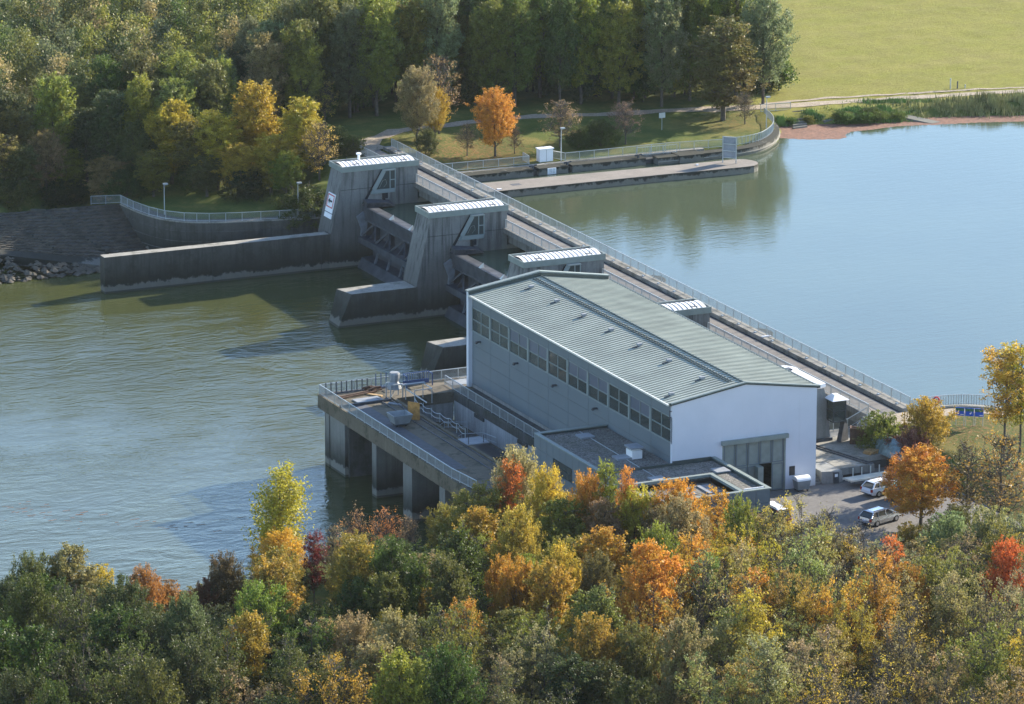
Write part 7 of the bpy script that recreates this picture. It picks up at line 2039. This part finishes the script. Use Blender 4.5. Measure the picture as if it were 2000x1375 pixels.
FOREST = [
(-26.0,178.4,-1.7,12.7,3.2,'dg','gg'),
(-18.6,180.5,-1.4,10.7,4.0,'ol','gg'),
(-13.2,178.8,-1.2,13.4,4.1,'dg','gg'),
(-7.2,178.9,-0.7,14.0,4.2,'dg','gg'),
(-2.1,181.0,0.0,10.8,3.7,'ol','ta'),
(4.5,182.0,0.7,13.3,3.0,'yg','gg'),
(10.5,186.0,1.2,13.3,3.1,'ol','ta'),
(14.4,184.6,1.3,18.1,3.9,'yg','gg'),
(21.0,186.0,1.4,16.1,3.0,'sg','gg'),
(24.4,186.7,1.4,16.7,3.7,'gg','yg'),
(33.3,185.1,1.5,18.4,3.5,'ol','yg'),
(36.5,186.0,1.5,14.5,4.2,'gg','wi'),
(41.5,184.3,1.6,17.2,4.3,'mg','yg'),
(49.8,183.3,1.5,18.6,3.4,'gg','wi'),
(54.8,182.3,1.4,18.8,4.3,'ol','yg'),
(58.1,180.5,1.4,16.9,3.1,'ol','yg'),
(64.7,180.7,1.2,15.9,3.5,'ol','mg'),
(71.6,178.3,1.2,18.5,4.3,'mg','yg'),
(76.0,180.6,1.2,18.9,3.1,'mg','gg'),
(81.4,180.2,1.1,15.7,4.1,'gg','wi'),
(-22.6,185.2,-1.1,12.8,4.1,'ol','ta'),
(-14.8,184.7,-0.8,12.5,4.2,'ol','ta'),
(-11.3,183.3,-0.7,10.7,3.4,'gg','yg'),
(-3.6,185.9,0.1,13.7,3.6,'ol','gg'),
(2.1,185.9,0.6,12.2,4.0,'yg','gg'),
(7.8,189.5,1.2,12.7,4.1,'gg','yg'),
(13.4,191.4,1.4,17.2,3.3,'dg','gg'),
(19.3,192.1,1.5,16.5,3.7,'ol','gg'),
(24.0,192.7,1.5,15.2,3.3,'sg','gg'),
(29.9,189.5,1.5,17.0,3.7,'ol','yg'),
(40.0,189.5,1.5,17.2,3.1,'ol','mg'),
(45.7,189.5,1.4,17.7,3.0,'wi','mg'),
(52.7,185.6,1.4,17.6,3.1,'gg','wi'),
(57.9,185.8,1.3,18.4,3.6,'ol','mg'),
(63.9,184.5,1.2,17.3,3.7,'wi','mg'),
(67.7,185.6,1.2,14.7,3.0,'yg','gg'),
(75.6,184.2,1.2,17.9,3.0,'yg','gg'),
(78.6,186.1,1.2,15.8,4.2,'yg','gg'),
(-23.4,188.1,-0.9,11.3,3.3,'yg','gg'),
(-17.6,189.4,-0.6,11.6,3.4,'ol','gg'),
(-14.7,189.6,-0.5,13.8,3.1,'sg','gg'),
(-8.5,188.9,-0.1,14.4,3.4,'yg','gg'),
(-2.4,189.1,0.4,13.7,4.1,'ol','ta'),
(3.1,193.1,1.0,11.5,3.1,'sg','gg'),
(9.7,196.2,1.4,12.8,3.1,'ol','gg'),
(16.2,195.5,1.5,16.8,3.0,'gg','yg'),
(20.3,198.0,1.5,19.0,3.7,'yg','gg'),
(26.4,196.2,1.5,17.1,4.0,'gg','wi'),
(32.9,195.3,1.4,17.5,3.8,'mg','yg'),
(38.9,193.7,1.4,18.4,3.9,'ol','yg'),
(41.3,195.4,1.4,16.1,2.9,'mg','yg'),
(49.8,192.3,1.4,17.2,3.8,'yg','gg'),
(54.4,190.5,1.3,16.9,3.2,'mg','gg'),
(61.2,189.7,1.3,18.6,2.9,'gg','wi'),
(66.1,189.8,1.2,18.1,3.3,'mg','gg'),
(69.7,190.6,1.2,18.5,3.8,'mg','gg'),
(-21.3,195.5,-0.4,11.6,3.2,'ol','ta'),
(-16.4,194.6,-0.3,13.7,4.2,'ol','gg'),
(-9.7,194.6,0.1,12.5,3.0,'sg','gg'),
(-3.9,194.4,0.5,10.5,3.3,'gg','dg'),
(0.7,195.7,0.9,13.0,4.2,'gg','yg'),
(8.3,200.8,1.4,12.4,3.1,'gg','mg'),
(11.2,199.3,1.5,11.8,3.6,'gg','ol'),
(18.7,200.6,1.5,16.1,4.1,'gg','yg'),
(24.7,200.6,1.5,18.2,4.3,'sg','gg'),
(30.3,200.5,1.5,14.8,3.8,'wi','mg'),
(34.3,200.0,1.4,15.6,2.9,'mg','yg'),
(40.2,200.4,1.4,17.4,3.0,'wi','mg'),
(47.1,199.1,1.3,18.3,3.7,'mg','yg'),
(-17.1,199.5,-0.1,12.6,3.2,'gg','mg'),
(-13.8,200.7,0.0,11.3,2.9,'yg','gg'),
(-5.9,200.9,0.5,10.1,3.8,'gg','mg'),
(-2.2,201.6,0.8,12.5,4.3,'gg','yg'),
(5.2,203.5,1.3,12.1,3.5,'ol','ta'),
(10.0,203.9,1.4,10.5,3.8,'dg','gg'),
(15.5,207.4,1.5,17.8,3.7,'gg','yg'),
(21.0,207.4,1.5,14.9,2.9,'gg','mg'),
(27.7,205.7,1.5,15.3,3.8,'wi','mg'),
(32.2,204.4,1.4,15.0,4.0,'ol','yg'),
(37.4,205.7,1.4,18.9,3.8,'yg','gg'),
(-17.2,204.9,0.0,12.8,3.9,'gg','yg'),
(-10.3,205.9,0.2,11.1,3.4,'dg','gg'),
(-5.0,205.1,0.6,11.7,3.0,'gg','ol'),
(1.6,206.7,1.0,12.3,3.3,'dg','gg'),
(6.4,208.1,1.3,12.4,3.3,'sg','gg'),
(11.7,211.2,1.4,10.6,4.1,'ol','gg'),
(19.6,212.0,1.4,17.3,3.0,'gg','dg'),
(22.6,211.4,1.5,17.6,3.0,'gg','yg'),
(30.7,210.3,1.4,16.6,4.2,'mg','yg'),
(34.2,211.2,1.4,18.6,3.3,'mg','gg'),
(-17.1,210.7,0.0,10.6,3.2,'gg','mg'),
(-14.0,208.0,0.1,13.8,3.8,'dg','gg'),
(-7.1,208.4,0.4,14.2,3.1,'sg','gg'),
(-0.7,210.0,0.8,13.3,3.5,'ol','ta'),
(5.0,214.1,1.1,14.4,3.1,'gg','yg'),
(10.1,216.6,1.2,14.2,3.5,'dg','gg'),
(13.7,214.7,1.4,16.6,3.9,'dg','gg'),
(21.7,218.0,1.4,17.9,3.0,'ol','gg'),
(26.3,217.3,1.4,16.0,4.2,'mg','gg'),
(-14.8,213.6,0.1,10.3,4.2,'ol','gg'),
(-10.0,215.1,0.2,13.0,3.9,'ol','gg'),
(-5.2,216.0,0.4,12.7,3.5,'ol','ta'),
(0.1,216.0,0.8,14.4,3.7,'gg','ol'),
(6.8,218.2,1.1,11.2,4.0,'gg','mg'),
(11.0,220.6,1.1,10.9,3.1,'gg','yg'),
(17.4,220.6,1.3,18.0,3.5,'mg','dg'),
(23.6,220.7,1.3,18.3,3.4,'gg','mg'),
(-11.9,218.0,0.1,10.4,4.1,'gg','mg'),
(-6.0,221.2,0.3,13.4,4.1,'gg','mg'),
(-1.1,221.5,0.6,13.6,3.2,'ol','gg'),
(5.4,223.3,0.9,12.7,3.3,'yg','gg'),
(10.1,225.5,1.0,11.4,3.9,'gg','yg'),
(13.9,226.8,1.1,18.1,3.1,'gg','ol'),
(18.9,226.4,1.2,15.4,4.0,'gg','yg'),
(-14.1,224.3,0.1,13.4,4.1,'gg','mg'),
(-9.2,224.4,0.2,10.5,4.3,'sg','gg'),
(-5.9,224.6,0.3,13.6,4.1,'ol','ta'),
(1.2,226.0,0.6,12.6,3.9,'ol','gg'),
(6.1,227.7,0.8,12.0,4.3,'ol','gg'),
(12.1,231.0,0.9,14.5,3.8,'gg','mg'),
(18.8,231.7,1.1,16.4,2.9,'sg','gg'),
(-6.1,229.4,0.3,10.9,3.1,'sg','gg'),
(-1.0,231.2,0.5,10.6,2.9,'gg','mg'),
(4.5,233.3,0.7,14.0,3.8,'gg','ol'),
(8.3,233.9,0.8,11.9,3.7,'gg','yg'),
(16.3,236.6,1.0,17.2,3.8,'gg','mg'),
(-8.8,235.0,0.2,11.8,4.2,'ol','ta'),
(-5.0,234.1,0.3,10.0,4.1,'ol','ta'),
(2.3,235.9,0.6,13.2,4.2,'ol','ta'),
(6.1,237.7,0.7,10.7,4.0,'gg','dg'),
(14.1,241.9,0.9,16.7,3.3,'ol','gg'),
(-8.7,238.5,0.2,11.5,3.2,'gg','dg'),
(-0.9,242.4,0.5,10.2,3.1,'gg','mg'),
(3.9,244.2,0.6,14.2,3.9,'gg','dg'),
(9.1,244.8,0.7,11.4,3.1,'ol','gg'),
(-4.9,243.9,0.4,10.7,3.9,'dg','gg'),
(0.6,247.1,0.5,10.6,3.3,'ol','gg'),
(5.5,249.3,0.7,12.3,3.8,'ol','gg'),
(42.6,173.1,1.9,5.8,2.2,'ol','dg'),
(70.6,170.4,1.1,4.5,1.6,'ol','dg'),
(23.7,187.8,1.4,6.4,1.6,'gg','dg'),
(15.4,193.6,1.5,7.4,1.8,'ol','dg'),
(26.4,180.0,1.6,9.2,1.6,'mg','dg'),
(44.8,179.6,1.7,6.6,2.1,'ol','dg'),
(64.5,172.9,1.2,8.3,2.2,'mg','yg'),
(81.9,171.5,1.1,6.1,1.7,'mg','dg'),
(36.4,193.3,1.4,4.4,2.3,'mg','yg'),
(35.7,189.6,1.5,9.1,2.0,'gg','dg'),
(33.7,190.4,1.4,5.1,2.1,'ol','dg'),
(53.1,178.5,1.5,8.8,2.1,'ol','dg'),
(67.1,183.2,1.2,9.0,2.2,'mg','dg'),
(83.6,167.4,1.1,5.7,2.3,'mg','dg'),
(83.9,173.4,1.1,9.3,1.5,'mg','dg'),
(23.6,175.3,1.7,7.1,2.3,'mg','dg'),
(62.3,187.1,1.3,6.9,2.0,'mg','dg'),
(40.6,189.4,1.5,5.3,1.4,'mg','yg'),
(63.1,168.0,1.2,6.4,2.1,'dg','mg'),
(51.5,178.6,1.6,8.9,2.3,'mg','dg'),
(47.2,186.1,1.5,7.3,1.9,'mg','dg'),
(66.9,181.5,1.2,4.8,1.5,'mg','yg'),
(34.8,177.0,1.8,5.5,1.8,'gg','dg'),
(61.3,187.3,1.3,9.0,2.0,'ol','dg'),
(82.1,169.6,1.1,4.2,2.4,'ol','dg'),
(15.1,188.6,1.4,9.0,1.9,'ol','dg'),
(38.6,178.0,1.8,4.1,1.9,'ol','dg'),
(68.3,168.9,1.1,7.1,1.9,'mg','yg'),
(81.2,167.4,1.1,5.2,1.5,'gg','dg'),
(81.5,170.9,1.1,7.4,1.5,'gg','dg'),
(45.9,187.0,1.5,6.9,2.0,'mg','yg'),
(26.1,178.2,1.6,9.4,1.6,'mg','yg'),
(20.0,193.2,1.5,6.2,2.4,'mg','yg'),
(55.6,188.3,1.3,4.3,1.4,'dg','mg'),
(78.7,169.6,1.1,8.3,1.4,'gg','dg'),
(27.5,189.0,1.5,7.9,1.6,'ol','dg'),
(80.9,167.0,1.1,5.6,2.1,'ol','dg'),
(46.0,180.3,1.7,9.2,2.0,'mg','dg'),
(31.2,194.1,1.5,4.1,1.8,'dg','mg'),
(40.2,172.9,2.0,5.4,2.1,'ol','dg'),
(64.3,172.1,1.2,4.2,2.4,'ol','dg'),
(51.9,175.1,1.6,4.4,1.6,'gg','dg'),
(58.4,173.1,1.4,7.4,1.8,'dg','mg'),
(55.0,187.4,1.4,4.9,2.1,'mg','dg'),
(27.8,190.6,1.5,8.8,2.0,'ol','dg'),
(44.0,187.9,1.5,7.8,2.2,'mg','dg'),
(20.1,176.0,1.6,6.5,2.1,'ol','dg'),
(64.9,184.1,1.2,6.3,2.3,'dg','mg'),
(60.9,177.9,1.3,5.9,1.7,'mg','dg'),
(55.6,190.2,1.3,7.6,2.1,'mg','dg'),
(34.7,172.4,1.9,6.6,1.8,'mg','dg'),
(39.7,183.7,1.6,5.3,2.0,'mg','dg'),
(58.8,173.1,1.3,8.9,1.7,'mg','yg'),
(48.1,191.3,1.4,6.8,2.2,'gg','dg'),
(39.0,183.3,1.6,8.9,1.6,'dg','mg'),
(49.2,179.6,1.6,6.5,2.0,'mg','yg'),
(20.4,187.4,1.4,7.1,1.8,'mg','yg'),
(17.5,184.1,1.3,5.0,2.0,'gg','dg'),
(18.8,174.5,1.6,4.2,2.0,'mg','dg'),
(69.8,178.8,1.2,5.3,1.7,'gg','dg'),
(17.5,188.7,1.4,6.7,2.0,'ol','dg'),
(58.9,178.5,1.4,8.1,1.4,'ol','dg'),
(77.7,176.2,1.1,8.0,1.6,'dg','mg'),
(83.3,170.5,1.1,4.1,1.7,'ol','dg'),
(62.9,170.5,1.2,9.0,2.4,'dg','mg'),
(54.8,169.9,1.5,7.3,2.3,'gg','dg'),
(67.4,180.7,1.2,6.3,2.4,'mg','yg'),
(35.2,181.4,1.7,4.7,2.2,'mg','dg'),
(75.5,175.6,1.1,6.3,2.3,'gg','dg'),
(23.8,181.5,1.5,9.5,1.5,'gg','dg'),
]

def plant():
    rng = random.Random(77)
    for i, (x, y, z, H, R, kind, a, b_, label, g) in enumerate(TREES):
        crown, trunk, H0, R0 = ARCH[kind][rng.randrange(len(ARCH[kind]))]
        r = thing('bush' if kind == 'bush' or H < 4.6 and kind == 'broad' else 'tree', label, 'bush' if kind == 'bush' else 'tree', (x, y, min(z, gzi(x, y)) - .05 if z > -6 else z), GROUPS[g])
        r.rotation_euler = (0, 0, rng.uniform(0, 6.28))
        r.scale = (R / R0, R / R0, H / H0)
        t = bpy.data.objects.new('trunk', trunk); COL.objects.link(t); t.parent = r
        c = bpy.data.objects.new('crown', crown); COL.objects.link(c); c.parent = r
        j = lambda col: tuple(max(.005, v * rng.uniform(.88, 1.12)) for v in col)
        g_ = 1.3 if g == 2 else 1.0
        c.color = (*(v * g_ for v in j(TINT[a])), 1)
        c['tint'] = [float(v * g_) for v in j(TINT[b_])]
plant()

def wood():
    """the deep of the far wood, where crowns run together behind the front rows"""
    rng = np.random.default_rng(12)
    Vs, Vr, Br, Cl = [], [], [], []
    tr = MB()
    for (x, y, z, H, R, a, b_) in FOREST:
        me, L = None, None
        nl = 9
        t = (np.arange(nl) + rng.random(nl)) / nl
        an = np.arange(nl) * 2.4 + rng.random() * 6
        pr = np.clip(np.sin(np.pi * np.clip(.16 + .8 * t, 0, 1)), 0, 1) ** .6 * (1 - .25 * t)
        lc = np.column_stack([x + R * pr * .5 * np.cos(an), y + R * pr * .5 * np.sin(an), z + .16 * H + .80 * H * t])
        n = 2640
        li = rng.integers(0, nl, 60)
        d = rng.normal(size=(60, 3)); d /= np.linalg.norm(d, axis=1)[:, None]
        C = lc[li] + d * (R * pr[li] * .5 + .2)[:, None] * rng.uniform(.4, 1.1, 60)[:, None]
        P = np.repeat(C, n // 60, axis=0) + rng.normal(0, .42, (n, 3))
        ax = rng.normal(size=(n, 3)); ax /= np.linalg.norm(ax, axis=1)[:, None]
        nr = rng.normal(size=(n, 3)) + np.array([0, 0, .8])
        bx = np.cross(ax, nr); bx /= np.linalg.norm(bx, axis=1)[:, None]
        s = .19 * rng.uniform(.6, 1.25, n)[:, None]
        Vs.append(np.stack([P - ax * s, P + bx * s * .55, P + ax * s, P - bx * s * .55], axis=1).reshape(-1, 3))
        cv = np.repeat(rng.random(60), n // 60)
        v = np.clip(.5 * cv + .5 * rng.random(n), 0, 1)[:, None]
        Cl.append(1.3 * (np.array(TINT[a]) * (1 - v) + np.array(TINT[b_]) * v) * np.clip(rng.normal(1, .15, n) + .18 * (cv - .5), .5, 1.5)[:, None])
        tr.tube([(x, y, z - .5), (x, y, z + H * .8)], [.16, .04], 5, cap=False)
    V, Cc = np.concatenate(Vs), np.concatenate(Cl)
    m = len(V) // 4
    me = bpy.data.meshes.new('wood')
    me.vertices.add(4 * m); me.vertices.foreach_set('co', V.ravel())
    me.loops.add(4 * m); me.loops.foreach_set('vertex_index', np.arange(4 * m))
    me.polygons.add(m); me.polygons.foreach_set('loop_start', np.arange(0, 4 * m, 4))
    me.update(calc_edges=True)
    at = me.attributes.new('pigment', 'FLOAT_COLOR', 'FACE')
    at.data.foreach_set('color', np.column_stack([Cc, np.ones(m)]).astype(np.float32).ravel())
    mt, nt, b = new_mat('wood_foliage')
    pa = N(nt, "ShaderNodeAttribute", attribute_type='GEOMETRY', attribute_name='pigment')
    nt.links.new(pa.outputs["Color"], b.inputs["Base Color"])
    b.inputs["Roughness"].default_value = .5
    b.inputs["Specular IOR Level"].default_value = .35
    tn = N(nt, "ShaderNodeBsdfTranslucent"); nt.links.new(pa.outputs["Color"], tn.inputs[0])
    mx = N(nt, "ShaderNodeMixShader", ins={0: .45})
    nt.links.new(b.outputs[0], mx.inputs[1]); nt.links.new(tn.outputs[0], mx.inputs[2])
    nt.links.new(mx.outputs[0], nt.nodes["Material Output"].inputs[0])
    me.materials.append(mt)
    o = bpy.data.objects.new('deep_wood', me); COL.objects.link(o)
    tag(o, 'grey green crowns running together in the deep of the far wood', kind='stuff')
    k_ = tr.build('wood_trunks', M['bark'], o)
    tag(k_, kind='stuff')
wood()

# ------------------------------------------------------------------ reeds and bank herbs
def blades(name, spots, h, m, label, seed):
    rng = np.random.default_rng(seed)
    mb = MB()
    for (x0, y0, x1, y1, w, n) in spots:
        for k in range(n):
            t = rng.normal(.5, .30)
            x, y = x0 + (x1 - x0) * t + rng.normal(0, w * .4), y0 + (y1 - y0) * t + rng.normal(0, w * .6)
            if math.sin(x * 1.7 + seed) + math.sin(y * 2.3 + x) < -.7: continue
            z = max(gzi(x, y), 0)
            hh = h * rng.uniform(.45, 1.15) * (.75 + .3 * math.sin(x * .9 + 1.3) * math.sin(x * .37))
            a = rng.uniform(0, 6.28); dx, dy = math.cos(a) * .07, math.sin(a) * .07
            lx, ly = rng.normal(0, .25) * hh * .6, rng.normal(0, .25) * hh * .6
            mb.add([(x - dx, y - dy, z), (x + dx, y + dy, z), (x + lx, y + ly, z + hh)], [(0, 1, 2)])
    tag(mb.build(name, m), label, kind='stuff')
blades('reeds', [(98, 149.6, 120, 143.9, 2.4, 6500)], 1.35, M['reed'], 'tall tan and green reeds on the far shore at the right edge', 3)
blades('bank_herbs', [(75.4, 152.2, 76.3, 151.4, .8, 600), (80.6, 152.6, 81.6, 151.6, 1.0, 1000), (86.0, 152.0, 92.0, 148.8, 1.6, 3600), (84.5, 149.2, 92.0, 147.6, .6, 1800), (91, 155.2, 99, 151.8, 1.0, 2200)], .6, M['lush'], 'lush green herbs on the far shore round the steps', 4)
